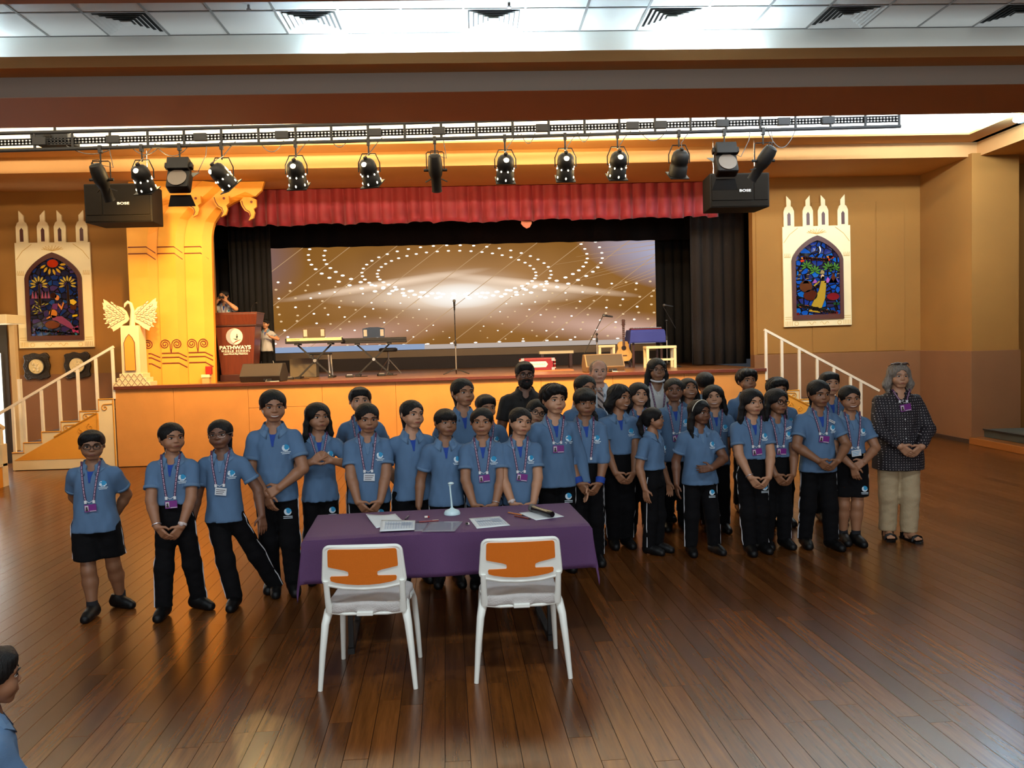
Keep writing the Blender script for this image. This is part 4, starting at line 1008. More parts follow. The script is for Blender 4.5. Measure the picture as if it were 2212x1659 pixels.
# ================================================================== stage steps, left and right
m_rail = M('white_painted_timber', (240, 226, 200), 0.55, bump=(30, 0.1), vary=(8, 0.06)); m_tread = M('dark_tread', (76, 54, 40), 0.7)
def stairs(mir, label):
    f = (lambda x: x) if not mir else (lambda x: -1.0 - x)
    t = thing('stage_steps', label, 'stairs', (f(-6.8), YS, 0), 0, 'painted steps up to the stage')
    o = Vector((f(-6.8), YS, 0))
    X = [-7.64, -7.45, -7.15, -6.83, -6.52, -6.21, -5.965]; Z = [0.30, 0.46, 0.63, 0.79, 0.95, 1.14]
    def mk(mb, name, mt, par=t, **k): mb.xform(Matrix.Translation(-o)); return mb.build(name, mt, par, **k)
    P = [(X[0], 0.012)]
    for i in range(6): P += [(X[i], Z[i]), (X[i+1], Z[i])]
    P += [(X[6], 0.012)]
    sp = mk(MB().prism([(f(p[0]), p[1]) for p in P], YS - 0.02, YS + 0.01), 'painted_side', m_cream)
    mk(MB().prism([(f(p[0]), p[1]) for p in ((X[0] + 0.03, 0.17), (-6.22, 0.17), (-6.22, 0.92))], YS - 0.024, YS - 0.019), 'yellow_triangle', m_yellow, sp)
    mk(MB().tube([(f(p[0]), YS - 0.022, p[1]) for p in P[1:-1]], 0.012, 4), 'painted_edge', m_ochreline, sp)
    mk(MB().tube([(f(X[6] + -0.012), YS - 0.022, z) for z in (0.02, 1.12)], 0.012, 4), 'painted_edge', m_ochreline, sp)
    mk(MB().tube([(f(-6.95), YS - 0.026, 0.54), (f(-6.24), YS - 0.026, 0.92), (f(-6.24), YS - 0.026, 0.62)], 0.014, 5), 'painted_edge', m_ochreline, sp)
    for cx_, cz_, s_, tail in ((-6.11, 1.0, 0.055, 0.12), (-6.42, 0.86, 0.05, 0.14), (-6.75, 0.68, 0.05, 0.14), (-6.36, 0.69, 0.055, 0), (-6.52, 0.63, 0.045, 0)):
        pts = [(f(cx_ + s_ * (1 - q) * math.cos(q * 9 + 1.8)), YS - 0.026, cz_ + s_ * (1 - q) * math.sin(q * 9 + 1.8)) for q in np.linspace(0, 0.85, 22)]
        if tail: pts = [(f(cx_ + tail), YS - 0.026, cz_ + s_ * 1.1)] + pts
        mk(MB().tube(pts, 0.009, 5), 'painted_scroll', m_ochreline, sp)
    for i in range(6):
        mk(MB().box((min(f(X[i]), f(X[i+1])), YS + 0.01, Z[i] - 0.03), (max(f(X[i]), f(X[i+1])), YW - 0.06, Z[i])), 'tread', m_tread)
        mk(MB().box((min(f(X[i]), f(X[i] + 0.02)), YS + 0.01, (Z[i-1] if i else 0.0)), (max(f(X[i]), f(X[i] + 0.02)), YW - 0.06, Z[i] - 0.03)), 'riser', m_cream)
    rz = lambda x: 1.985 - (-5.955 - x) * 0.553
    for i, x in enumerate((-5.955, -6.23, -6.53, -6.84, -7.13, -7.42, -7.60)):
        zb = [1.14, 0.95, 0.79, 0.63, 0.46, 0.30, 0.02][i] if i < 6 else 0.30
        if i == 0: zb = 1.14
        mk(MB().box((min(f(x - 0.022), f(x + 0.022)), YS - 0.018, zb), (max(f(x - 0.022), f(x + 0.022)), YS + 0.022, rz(x))), 'baluster', m_rail, bevel=0.003)
    mk(MB().bar((f(-5.93), YS, rz(-5.93)), (f(-7.92), YS, rz(-7.92)), 0.045, 0.04), 'handrail', m_rail)
    return t
stairs(False, 'cream painted steps with white railing left of the stage')
stairs(True, 'cream painted steps with white railing right of the stage')

# ================================================================== far left: doorway, balcony flat and low railing
d1 = struct(MB().box((-9.6, YW - 0.06, 0.0), (-8.20, YW - 0.032, 2.6)).build('door_1', M('dark_door_frame', (44, 34, 26), 0.6)))
MB().box((-9.45, YW - 0.075, 0.22), (-8.32, YW - 0.058, 1.95)).build('bright_glass', emission_mat('daylit_door_glass', (255, 252, 236), 2.2), d1)
bf = thing('balcony_flat', 'cream balcony stage flat on a timber post at the left edge', 'stage set', (-8.30, 14.4, 0))
MB().box((0.51, -0.05, 0.30), (0.60, 0.05, 2.42)).build('post', M('raw_timber', (200, 168, 120), 0.7, bump=(20, 0.2), aniso_stretch=(8, 8, 0.6)), bf, bevel=0.004)
MB().box((0.60, -0.04, 0.0), (0.64, 0.04, 1.5)).build('post', m_rail, bf)
MB().box((-0.9, -0.3, 2.43), (0.62, 0.3, 2.58)).build('floor_slab', m_cream, bf, bevel=0.006)
br = MB().prism([(-0.6, 1.85), (0.50, 2.43), (-0.6, 2.43)], -0.32, -0.28).build('painted_bracket', m_cream, bf)
MB().tube([(0.05 + 0.08 * (1 - q) * math.cos(q * 10), -0.325, 2.33 + 0.08 * (1 - q) * math.sin(q * 10)) for q in np.linspace(0, 0.9, 22)], 0.009, 5).build('painted_scroll', m_ochreline, br)
for x0, x1 in ((-0.75, -0.63), (0.22, 0.34)): MB().box((x0, -0.3, 2.58), (x1, -0.24, 3.15)).build('railing_post', m_cream, bf, bevel=0.004)
MB().bar((-0.75, -0.27, 3.0), (0.34, -0.27, 3.17), 0.06, 0.08).build('railing_top', m_cream, bf)
MB().prism([(-0.63, 2.58), (0.22, 2.58), (0.22, 2.95), (0.12, 3.02), (-0.63, 2.9)], -0.24, -0.22).build('railing_panel', M('pale_grey_green', (196, 196, 170), 0.7), bf)
MB().prism([(-0.7, 2.58), (0.10, 2.58), (0.08, 3.3), (0.0, 3.65), (-0.12, 3.75), (-0.7, 3.8)], 0.1, 0.16).build('tower_flat', m_cream, bf, bevel=0.004)
lr = thing('low_stair_flat', 'cream and orange low stair flat with railing at the left edge', 'stage set', (-6.86, 12.4, 0))
MB().box((-1.6, -1.5, 0.0), (-0.012, 0.0, 0.30)).build('plinth', m_yellow, lr)
MB().box((-0.012, -1.5, 0.0), (0.0, -0.12, 0.28)).build('orange_side', m_yellow2, lr)
MB().box((-0.1, -0.12, 0.0), (0.012, 0.01, 0.62)).build('corner_post', m_cream, lr, bevel=0.004)
MB().box((-0.08, -1.5, 0.30), (0.012, -0.0, 0.335)).build('cap_rail', m_cream, lr)
MB().bar((-0.04, 0.01, 0.84), (-0.04, -1.5, 1.55), 0.07, 0.05).build('handrail', m_cream, lr)
for k in range(5):
    y = -0.06 - 0.3 * k; MB().box((-0.07, y - 0.03, 0.33), (-0.01, y + 0.03, 0.82 + 0.47 * -y)).build('baluster', m_cream, lr, bevel=0.003)
MB().prism([(-0.12, 0.62), (-0.12, 0.86), (-0.5, 1.03), (-0.5, 0.95), (-0.25, 0.8), (-0.2, 0.62)], -0.06, -0.03, 'YZ').build('arched_brace', m_cream, lr)
# right: timber step and dark carpeted platform
t = thing('side_platform', 'dark carpeted platform with wooden step at the right wall', 'platform', (8.2, 13.3, 0))
MB().box((0.0, -6.0, 0.0), (0.5, -0.02 + 0.22, 0.115)).build('timber_step', M('varnished_step', (150, 90, 40), 0.3, coat=0.3, bump=(20, 0.1), aniso_stretch=(1, 0.1, 1)), t, bevel=0.008)
MB().box((0.24, -6.0, 0.115), (3.2, 0.17, 0.245)).build('carpeted_step', M('dark_carpet', (52, 50, 40), 0.95, bump=(200, 0.6)), t, bevel=0.01)
MB().box((0.22, -6.0, 0.23), (0.25, 0.19, 0.25)).build('metal_edge', M('dark_edge', (30, 26, 24), 0.4), t)
# small white wall washer lamp in the upper right corner
wl = thing('wall_washer_lamp', 'small bright lamp on the soffit at the upper right', 'lamp', (8.02, 11.9, 4.93))
MB().box((-0.02, -0.06, -0.05), (0.04, 0.06, 0.05)).build('bracket', m_vent, wl)
MB().sphere((-0.07, 0, 0), (0.05, 0.08, 0.05), 14, 8).build('bulb', emission_mat('cool_bulb', (220, 240, 255), 30), wl, smooth=180)
l_ = bpy.data.lights.new('washer_light', 'POINT'); l_.energy = 70; l_.color = (0.42, 0.72, 1.0); l_.shadow_soft_size = 0.12
o_ = bpy.data.objects.new('washer_light', l_); COL.objects.link(o_); o_.parent = wl; o_.location = (-0.16, 0, -0.02)
pj_ = thing('ceiling_projector', 'dark projector hung behind the truss at the far left', 'projector', (-5.95, 12.45, 4.90))
MB().box((-0.26, -0.2, 0), (0.26, 0.2, 0.15)).build('case', m_truss, pj_, bevel=0.02); MB().cyl((0, -0.2, 0.07), (0, -0.24, 0.07), 0.05, n=16).build('lens', m_spk, pj_); MB().cyl((0, 0, 0.15), (0, 0, 0.85), 0.02, n=8).build('ceiling_mount', m_truss, pj_)
# ================================================================== things on the stage
m_mahog = M('mahogany_veneer', (92, 40, 20), 0.35, coat=0.25, bump=(12, 0.06), vary=(6, 0.18), aniso_stretch=(5, 5, 0.5)); m_mahogd = M('dark_mahogany', (58, 26, 16), 0.4)
m_white = M('white_print', (244, 240, 226), 0.5); m_blk = M('matt_black', (22, 19, 18), 0.55); m_blkg = M('black_gloss', (16, 14, 14), 0.25); m_steel = M('brushed_steel', (180, 176, 168), 0.35, metal=0.8)
lc = thing('lectern', 'reddish wooden lectern with white round emblem on the stage', 'lectern', (-4.20, 14.92, ZS))
def frus(mb, w0, w1, y0, y1, z0, z1, d0, d1):
    mb.add([(-w0, y0, z0), (w0, y0, z0), (w0, d0, z0), (-w0, d0, z0), (-w1, y1, z1), (w1, y1, z1), (w1, d1, z1), (-w1, d1, z1)], [(0,3,2,1),(4,5,6,7),(0,1,5,4),(1,2,6,5),(2,3,7,6),(3,0,4,7)]); return mb
frus(MB(), 0.275, 0.345, 0.0, -0.01, 0.12, 0.97, 0.40, 0.44).build('body', m_mahog, lc, bevel=0.004)
frus(MB(), 0.30, 0.295, -0.015, -0.015, 0.0, 0.12, 0.41, 0.41).build('plinth', m_mahogd, lc, bevel=0.004)
frus(MB(), 0.375, 0.375, -0.03, -0.03, 0.97, 0.995, 0.46, 0.46).build('moulding', m_mahogd, lc, bevel=0.004)
frus(MB(), 0.365, 0.395, -0.025, -0.05, 0.995, 1.19, 0.45, 0.48).build('top_box', m_mahog, lc, bevel=0.006)
frus(MB(), 0.40, 0.40, -0.055, -0.055, 1.19, 1.215, 0.48, 0.48).build('reading_desk', m_mahog, lc, bevel=0.005)
lg = MB().lathe([(0.145, 0.0), (0.145, 0.006)], axis=(0, -1, 0), n=40).build('emblem_disc', M('emblem_cream', (236, 226, 200), 0.5), lc, loc=(-0.02, -0.012, 0.79))
MB().add([(0.143 * math.cos(q), -0.008, 0.143 * math.sin(q)) for q in np.linspace(R(100), R(262), 16)] + [(0.115 * math.cos(q) + 0.045, -0.008, 0.135 * math.sin(q) + 0.0) for q in np.linspace(R(262), R(100), 16)], [(i, i + 1, 30 - i, 31 - i) for i in range(15)]).build('emblem_crescent', M('emblem_grey', (150, 152, 158), 0.5), lg, normals=False)
MB().tube([(0.045, -0.009, -0.03), (0.048, -0.009, 0.02)], [0.011, 0.013], 6).sphere((0.048, -0.009, 0.036), (0.009, 0.004, 0.010), 8, 6).tube([(0.05, -0.009, 0.012), (0.062, -0.009, -0.01)], 0.004, 5).add([(-0.03, -0.009, -0.03), (0.085, -0.009, -0.052), (0.02, -0.009, -0.056)], [(0, 1, 2)]).build('emblem_figure', m_blk, lg)
MB().tube([(0.11, -0.009, -0.055), (0.03, -0.009, -0.085), (-0.03, -0.009, -0.125)], [0.003, 0.009, 0.003], 5).build('emblem_swoosh', M('emblem_red', (150, 40, 30), 0.5), lg)
lettering('PATHWAYS', 0.088, m_white, lc, (-0.015, -0.014, 0.595), bold=0.003, squash=1.18)
lettering('W O R L D   S C H O O L', 0.044, m_white, lc, (-0.01, -0.013, 0.535), bold=0.0018, squash=1.02)
MB().box((-0.22, -0.013, 0.506), (0.20, -0.006, 0.510)).build('emblem_rule', m_white, lc)
lettering('Learn\u2022Work\u2022Play\u2022Think\u2022Live', 0.036, m_white, lc, (-0.01, -0.012, 0.483), bold=0.0008, squash=1.0)
gm_ = thing('gooseneck_microphone', 'thin black gooseneck microphone on the lectern', 'microphone', (-3.98, 15.2, ZS + 1.215))
MB().tube([(0, 0, 0), (0, 0, 0.08), (0.03, -0.01, 0.14), (0.08, -0.03, 0.175), (0.10, -0.05, 0.17)], 0.004, 6).build('gooseneck', m_blk, gm_); MB().sphere((0.11, -0.06, 0.168), (0.018, 0.022, 0.018), 10, 8).build('microphone_head', m_blk, gm_)
tag(MB().box((-4.95, 15.42, ZS), (-4.25, 15.85, ZS + 0.27)).build('step_box', m_mahogd, bevel=0.006), 'dark wooden step box behind the lectern', 'step')
bx = thing('carton', 'small tan carton beside the lectern foot', 'box', (-3.70, 15.40, ZS))
MB().box((-0.12, -0.1, 0), (0.12, 0.1, 0.24)).build('carton_body', M('cardboard', (190, 140, 84), 0.8), bx, bevel=0.004); MB().box((-0.10, -0.105, 0.22), (0.08, 0.1, 0.25)).build('carton_lid', M('pale_card', (226, 190, 130), 0.8), bx)
tag(MB().box((-3.52, 16.0, ZS), (-3.02, 16.3, ZS + 0.36)).build('storage_case', M('grey_case', (104, 92, 72), 0.7), bevel=0.01), 'grey storage case behind the stage monitor', 'case')
rb = thing('red_switch_box', 'small red switch box on a stand left of the lectern', 'switch', (-4.57, 14.42, ZS))
MB().box((-0.07, -0.05, 0), (0.05, 0.05, 0.10)).build('stand', M('pale_wood', (190, 150, 90), 0.6), rb); MB().box((-0.08, -0.06, 0.10), (0.06, 0.06, 0.15)).build('shelf', m_cream, rb); MB().box((-0.01, -0.05, 0.15), (0.09, 0.03, 0.29)).build('switch', M('red_plastic', (170, 40, 24), 0.4), rb, bevel=0.006)

def wedge(x, y, rz, w_, label, mt):
    t = thing('stage_monitor', label, 'speaker', (x, y, ZS), rz, 'wedge monitors at the stage edge')
    pr = [(-0.14, 0.0), (0.20, 0.0), (0.27, 0.13), (0.15, 0.31), (-0.02, 0.31), (-0.20, 0.10)]
    MB().prism([(p[0], p[1]) for p in pr], -w_/2, w_/2, 'YZ').build('cabinet', mt, t, bevel=0.012)
    MB().add([(-w_/2 + 0.02, -0.196, 0.108), (w_/2 - 0.02, -0.196, 0.108), (w_/2 - 0.02, -0.03, 0.303), (-w_/2 + 0.02, -0.03, 0.303)], [(0,1,2,3)]).build('front_grille', M('monitor_grille', (60, 50, 40), 0.7, bump=(500, 0.5)), t, normals=False)
    MB().box((0.06, -0.175, 0.02), (0.20, -0.150, 0.07)).build('jack_plate', m_blk, t)
    MB().tube([(0.12, -0.17, 0.04), (0.11, -0.22, 0.012), (0.2, -0.24, 0.008), (0.34, -0.2, 0.008)], 0.006, 6).build('speaker_cable', m_steel, t)
    return t
wedge(-3.62, 14.42, R(-6), 0.70, 'black wedge monitor in front of the lectern', M('monitor_black', (46, 40, 34), 0.6, bump=(200, 0.3)))
wedge(2.24, 14.48, R(3), 0.68, 'brown wedge monitor behind the grey-haired man', M('monitor_brown', (128, 104, 74), 0.6, bump=(200, 0.3)))

def keyboard(x, y, rz, L_, body, label, rest_m, z):
    t = thing('keyboard', label, 'keyboard', (x, y, ZS + z), rz, 'music keyboards on the stage')
    MB().prism([(-0.16, 0.0), (0.17, 0.0), (0.17, 0.05), (-0.03, 0.055), (-0.16, 0.10)], -L_/2, L_/2, 'YZ').build('case', m_blk, t, bevel=0.008)
    MB().box((-L_/2 + 0.03, -0.168, 0.045), (L_/2 - 0.02, -0.158, 0.098)).build('rear_panel', body, t, bevel=0.003)
    ks = MB()
    for k in range(28): ks.box((-L_/2 + 0.06 + k * (L_ - 0.12) / 28, 0.02, 0.05), (-L_/2 + 0.06 + (k + 0.93) * (L_ - 0.12) / 28, 0.165, 0.066))
    ks.build('white_keys', m_white, t)
    if body is not m_blk: lettering('YAMAHA', 0.035, M('gold_print', (170, 120, 50), 0.4), t, (-L_/2 + 0.18, -0.170, 0.072), squash=1.2)
    rz_ = MB(); w_ = 0.20
    rz_.prism([(-w_, 0.10), (w_, 0.10), (w_ * 1.03, 0.27), (w_ * 0.4, 0.295), (-w_ * 0.4, 0.295), (-w_ * 1.03, 0.27)], -0.13, -0.122).build('music_rest', rest_m, t)
    for s in (-1, 1): MB().box((s * 0.155 - 0.032, -0.138, 0.125), (s * 0.155 + 0.032, -0.128, 0.25)).build('rest_window', M('rest_window', (190, 180, 165), 0.4), t)
    return t
def xstand(x, y, rz, label, z):
    t = thing('keyboard_stand', label, 'stand', (x, y, ZS), rz, 'keyboard stands')
    for s in (-1, 1):
        MB().bar((-s * 0.30, s * 0.02, 0.03), (s * 0.30, s * 0.02, z - 0.03), 0.028, 0.035, up=(0, 1, 0)).build('cross_leg', m_blk, t)
        MB().box((s * 0.30 - 0.04, -0.17, z - 0.03), (s * 0.30 + 0.04, 0.17, z - 0.002)).build('support_arm', m_blk, t)
        MB().box((s * 0.30 - 0.05, -0.2, 0.0), (s * 0.30 + 0.05, 0.2, 0.03)).build('foot_bar', m_blk, t)
    MB().cyl((0, -0.05, z / 2), (0, 0.05, z / 2), 0.03, n=12).build('pivot', m_steel, t)
    return t
xstand(-2.95, 15.55, R(1), 'black folding stand under the cream keyboard', 0.64); keyboard(-2.93, 15.55, R(1), 1.04, M('cream_keyboard_panel', (238, 214, 160), 0.5), 'cream-backed keyboard with music rest, nearer the lectern', M('rest_brown', (84, 64, 42), 0.5), 0.64)
xstand(-1.92, 15.95, R(4), 'black folding stand under the dark keyboard', 0.62); keyboard(-1.90, 15.95, R(4), 1.22, m_blk, 'slim dark keyboard with music rest, further from the lectern', m_blkg, 0.62)
tb = thing('tube_stool', 'small stool with pale tube legs behind the cream keyboard', 'stool', (-3.0, 16.4, ZS))
MB().box((-0.20, -0.16, 0.42), (0.20, 0.16, 0.45)).build('seat', m_blk, tb, bevel=0.01)
for sx in (-1, 1):
    for sy in (-1, 1): MB().cyl((sx * 0.19, sy * 0.15, 0.0), (sx * 0.17, sy * 0.13, 0.42), 0.016, n=10).build('leg', m_white, tb)
th = thing('drum_throne', 'round padded throne stool behind the dark keyboard', 'stool', (-1.72, 16.7, ZS))
MB().lathe([(0.16, 0.44), (0.185, 0.46), (0.185, 0.50), (0.15, 0.52)], n=24).build('seat', m_blk, th, smooth=40); MB().cyl((0, 0, 0.2), (0, 0, 0.45), 0.016, n=10).build('post', m_steel, th)
for k in range(3):
    a = k * 2.094 + 0.5; MB().cyl((0, 0, 0.3), (0.26 * math.cos(a), 0.26 * math.sin(a), 0.012), 0.011, n=8).build('leg', m_steel, th)
for k, (x, y, lb) in enumerate(((-3.32, 15.05, 'black foot pedal by the left keyboard stand foot'), (-2.3, 15.35, 'black foot pedal between the two keyboard stands'), (-1.75, 15.6, 'small adapter box under the dark keyboard'))):
    t = thing('foot_pedal', lb, 'pedal', (x, y, ZS), 0.2 * k, 'pedals and adapters on the stage floor')
    MB().box((-0.07, -0.05, 0), (0.07, 0.05, 0.04)).build('base', m_blk, t, bevel=0.006); MB().box((-0.05, -0.04, 0.04), (0.05, 0.04, 0.055)).build('plate', m_steel, t)
    MB().tube([(0.07, 0, 0.015), (0.15, 0.05, 0.007), (0.24, 0.0, 0.007), (0.33, 0.08, 0.007)], 0.006, 6).build('lead', m_cable, t)

def mic(mb_parent, T, name='microphone'):
    a = MB().lathe([(0.0, 0.028), (0.02, 0.022), (0.027, 0.004), (0.027, -0.012), (0.02, -0.022)], n=16).xform(T).build('mesh_grille', M('mic_grille', (120, 118, 114), 0.35, metal=0.8, bump=(900, 0.5)), mb_parent, smooth=50)
    MB().lathe([(0.019, -0.02), (0.021, -0.03), (0.014, -0.17), (0.012, -0.175)], n=14).xform(T).build('handle', m_blk, mb_parent, smooth=50); return a
def micstand(x, y, label, boom=None, hgt=1.3, rz=0):
    t = thing('microphone_stand', label, 'microphone stand', (x, y, ZS), rz, 'microphone stands on the stage')
    for k in range(3):
        a = k * 2.094 - 0.5; MB().cyl((0, 0, 0.10), (0.27 * math.cos(a), 0.27 * math.sin(a), 0.008), 0.010, n=8).build('leg', m_blk, t)
    MB().cyl((0, 0, 0.08), (0, 0, 0.55), 0.013, n=10).build('lower_tube', m_steel, t); MB().cyl((0, 0, 0.52), (0, 0, 0.6), 0.02, n=10).build('clutch', m_blk, t)
    MB().cyl((0, 0, 0.58), (0, 0, hgt - 0.05), 0.009, n=8).build('upper_tube', m_blk, t)
    if boom is None: mic(t, Matrix.Translation((0, 0, hgt + 0.04)) @ Matrix.Scale(1.0, 4))
    else:
        a, b_ = boom; MB().cyl(a, b_, 0.008, n=8).build('boom_arm', m_blk, t); MB().sphere((0, 0, hgt - 0.05), 0.025, 10, 8).build('boom_joint', m_blk, t)
        mic(t, Matrix.Translation(Vector(b_) + Vector((0.02, 0, 0.02))) @ Matrix.Rotation(R(-80), 4, 'Y'))
    return t
micstand(-0.35, 15.4, 'straight microphone stand in the middle of the stage', None, 1.31)
micstand(2.30, 15.6, 'boom microphone stand behind the brown wedge monitor', ((-0.24, 0, 0.32), (0.12, 0, 1.0)), 0.72)
micstand(3.72, 16.0, 'boom microphone stand beside the blue-draped table', ((0.2, 0.1, 0.75), (-0.06, 0, 1.18)), 0.95)

hm_ = thing('harmonium', 'red harmonium with white front plate at the stage edge', 'harmonium', (1.19, 15.9, ZS))
m_red = M('red_lacquer', (126, 14, 20), 0.35, coat=0.3)
MB().box((-0.29, -0.14, 0.02), (0.29, 0.16, 0.24)).build('case', m_red, hm_, bevel=0.008)
pl_ = [(-0.19, 0.13), (-0.15, 0.075), (0.15, 0.075), (0.19, 0.13), (0.15, 0.185), (-0.15, 0.185)]
fp = MB().prism(pl_, -0.148, -0.14).build('front_plate', m_white, hm_)
fl = MB()
for k in range(6): fl.tube([(-0.12 + 0.045 * k, -0.151, 0.125), (-0.10 + 0.045 * k, -0.151, 0.145), (-0.09 + 0.045 * k, -0.151, 0.12)], 0.003, 4)
fl.build('flourish', M('gold_line', (190, 140, 70), 0.4), fp)
for s in (-1, 1):
    for z in (0.04, 0.22): MB().box((s * 0.29 - 0.03, -0.15, z - 0.03), (s * 0.29 + 0.03, -0.135, z + 0.03)).build('corner_plate', m_steel, hm_)
    MB().cyl((s * 0.33, -0.02, 0.02), (s * 0.33, -0.02, 0.24), 0.018, n=10).build('handle_post', m_red, hm_)
    for z in (0.06, 0.13, 0.20): MB().sphere((s * 0.33, -0.02, z), (0.026, 0.026, 0.012), 10, 6).build('post_ring', m_white, hm_)
MB().box((-0.27, -0.12, 0.24), (0.27, 0.02, 0.255)).build('lid', m_red, hm_)
tag(MB().box((0.78, 15.6, ZS), (1.85, 16.25, ZS + 0.02)).build('harmonium_mat', M('striped_mat', (176, 110, 70), 0.8, bump=(60, 0.4)), None), 'flat brown mat under the red harmonium', 'mat')
lb_ = thing('low_bench', 'long low pale bench behind the red harmonium', 'bench', (1.72, 17.6, ZS))
MB().box((-0.36, -0.12, 0.30), (0.36, 0.12, 0.36)).build('seat', m_cream, lb_, bevel=0.004)
for s in (-1, 1): MB().box((s * 0.30 - 0.03, -0.1, 0), (s * 0.30 + 0.03, 0.1, 0.30)).build('leg', m_mahogd, lb_)
def sq_stool(x, y, w_, hgt, label, extra=False):
    t = thing('square_stool', label, 'stool', (x, y, ZS), 0, 'cream square stools on the stage')
    MB().box((-w_, -0.16, hgt - 0.05), (w_, 0.16, hgt)).build('seat', m_cream, t, bevel=0.006)
    for sx in (-1, 1):
        for sy in (-1, 1): MB().box((sx * (w_ - 0.03) - 0.025, sy * 0.13 - 0.02, 0), (sx * (w_ - 0.03) + 0.025, sy * 0.13 + 0.02, hgt - 0.05)).build('leg', m_cream, t)
    if extra: MB().box((-w_ + 0.05, -0.15, 0.14), (w_ - 0.05, -0.12, 0.18)).build('stretcher', m_cream, t)
    return t
sq_stool(2.62, 16.6, 0.17, 0.46, 'cream stool beside the acoustic guitar')
sq_stool(3.52, 15.75, 0.29, 0.42, 'cream bench in front of the blue-draped table', True)
# guitar on a stand
gu = thing('acoustic_guitar', 'pale acoustic guitar standing upright on the stage', 'guitar', (2.98, 16.6, ZS + 0.12))
m_spruce = M('spruce_top', (226, 178, 96), 0.35, coat=0.3, bump=(14, 0.05), vary=(6, 0.08), aniso_stretch=(6, 6, 0.4)); m_rose = M('rosewood', (84, 44, 24), 0.4)
half = [(0.0, 0.0), (0.10, 0.01), (0.155, 0.07), (0.165, 0.14), (0.14, 0.20), (0.115, 0.245), (0.118, 0.29), (0.125, 0.33), (0.10, 0.385), (0.05, 0.405), (0.0, 0.405)]
MB().prism(half + [(-p[0], p[1]) for p in half[1:-1]][::-1], -0.04, 0.05).build('body', m_spruce, gu, bevel=0.008)
MB().lathe([(0.05, 0.0), (0.05, 0.004), (0.036, 0.005)], origin=(0, -0.039, 0.27), axis=(0, -1, 0), n=24).build('rosette', m_rose, gu); MB().lathe([(0.036, 0), (0.036, 0.006)], origin=(0, -0.039, 0.27), axis=(0, -1, 0), n=20).build('sound_hole', m_blk, gu)
MB().box((-0.06, -0.052, 0.11), (0.06, -0.038, 0.13)).build('bridge', m_rose, gu); MB().box((-0.024, -0.055, 0.30), (0.024, -0.03, 0.72)).build('neck', m_rose, gu, bevel=0.004); MB().box((-0.032, -0.05, 0.72), (0.032, -0.032, 0.84)).build('headstock', m_rose, gu, bevel=0.006)
for k in range(10): MB().box((-0.024, -0.0575, 0.33 + k * 0.038), (0.024, -0.054, 0.334 + k * 0.038)).build('fret', m_steel, gu)
for s in (-1, 1):
    for k in range(3): MB().cyl((s * 0.03, -0.04, 0.74 + 0.035 * k), (s * 0.052, -0.04, 0.74 + 0.035 * k), 0.006, n=8).build('tuning_peg', m_steel, gu)
gst = thing('guitar_stand', 'black floor stand under the acoustic guitar', 'stand', (2.98, 16.62, ZS))
for s in (-1, 1): MB().cyl((0, 0.05, 0.30), (s * 0.18, -0.12, 0.012), 0.010, n=8).cyl((s * 0.08, 0.0, 0.10), (s * 0.08, -0.10, 0.11), 0.010, n=8).build('front_leg', m_blk, gst)
MB().cyl((0, 0.05, 0.30), (0, 0.28, 0.012), 0.010, n=8).build('rear_leg', m_blk, gst); MB().cyl((-0.09, 0, 0.10), (0.09, 0, 0.10), 0.009, n=8).build('cradle', m_blk, gst)
# draped side table with small instruments
dt = thing('draped_table', 'small table under a blue cloth at the right of the stage', 'table', (3.42, 16.6, ZS))
for sx in (-1, 1):
    for sy in (-1, 1): MB().box((sx * 0.28 - 0.02, sy * 0.2 - 0.02, 0), (sx * 0.28 + 0.02, sy * 0.2 + 0.02, 0.70)).build('leg', m_mahogd, dt)
MB().box((-0.32, -0.25, 0.70), (0.32, 0.25, 0.735)).build('top', m_mahogd, dt)
def cloth(Lx, Ly, over, zt, mt, par, seed, name='tablecloth', th=0.004, n=(60, 34), wave=0.012):
    r2 = random.Random(seed); vs = []; fs = []; nx, ny = n; ph = [r2.uniform(0, 6.28) for _ in range(6)]
    for j in range(ny + 1):
        for i in range(nx + 1):
            u = (i / nx - 0.5) * (Lx + 2 * over); v = (j / ny - 0.5) * (Ly + 2 * over)
            ex = max(abs(u) - Lx / 2, 0); ey = max(abs(v) - Ly / 2, 0); sx = 1 if u > 0 else -1; sy = 1 if v > 0 else -1
            x = min(max(u, -Lx/2), Lx/2); y = min(max(v, -Ly/2), Ly/2); d = math.hypot(ex, ey) if ex and ey else ex + ey
            out = 0.008 + d * 0.035
            if ex: x += sx * (out + 0.06 * ex * (ey > 0) + wave * math.sin(14 * v + ph[0]) * d / over)
            if ey: y += sy * (out + 0.06 * ey * (ex > 0) + wave * math.sin(9 * u + ph[1]) * d / over)
            vs.append((x, y, zt - d + (0.0 if d else 0.0)))
    for j in range(ny):
        for i in range(nx): q = j * (nx + 1) + i; fs.append((q, q + 1, q + nx + 2, q + nx + 1))
    o = MB().add(vs, fs).build(name, mt, par, smooth=60, normals=False); sm_ = o.modifiers.new('thickness', 'SOLIDIFY'); sm_.thickness = th; sm_.offset = 1; return o
bc = cloth(0.66, 0.52, 0.26, ZS + 0.742, M('blue_cloth', (58, 66, 140), 0.8, bump=(150, 0.25)), None, 3, n=(36, 30)); bc.location = (3.42, 16.6, 0); tag(bc, 'blue cloth draped over the small stage table', 'tablecloth')
gk = thing('xylophone', 'toy xylophone with red frame on the blue cloth', 'instrument', (3.42, 16.58, ZS + 0.748))
MB().box((-0.30, -0.16, 0.0), (0.30, -0.12, 0.025)).box((-0.30, 0.10, 0.0), (0.30, 0.14, 0.025)).build('frame', m_red, gk)
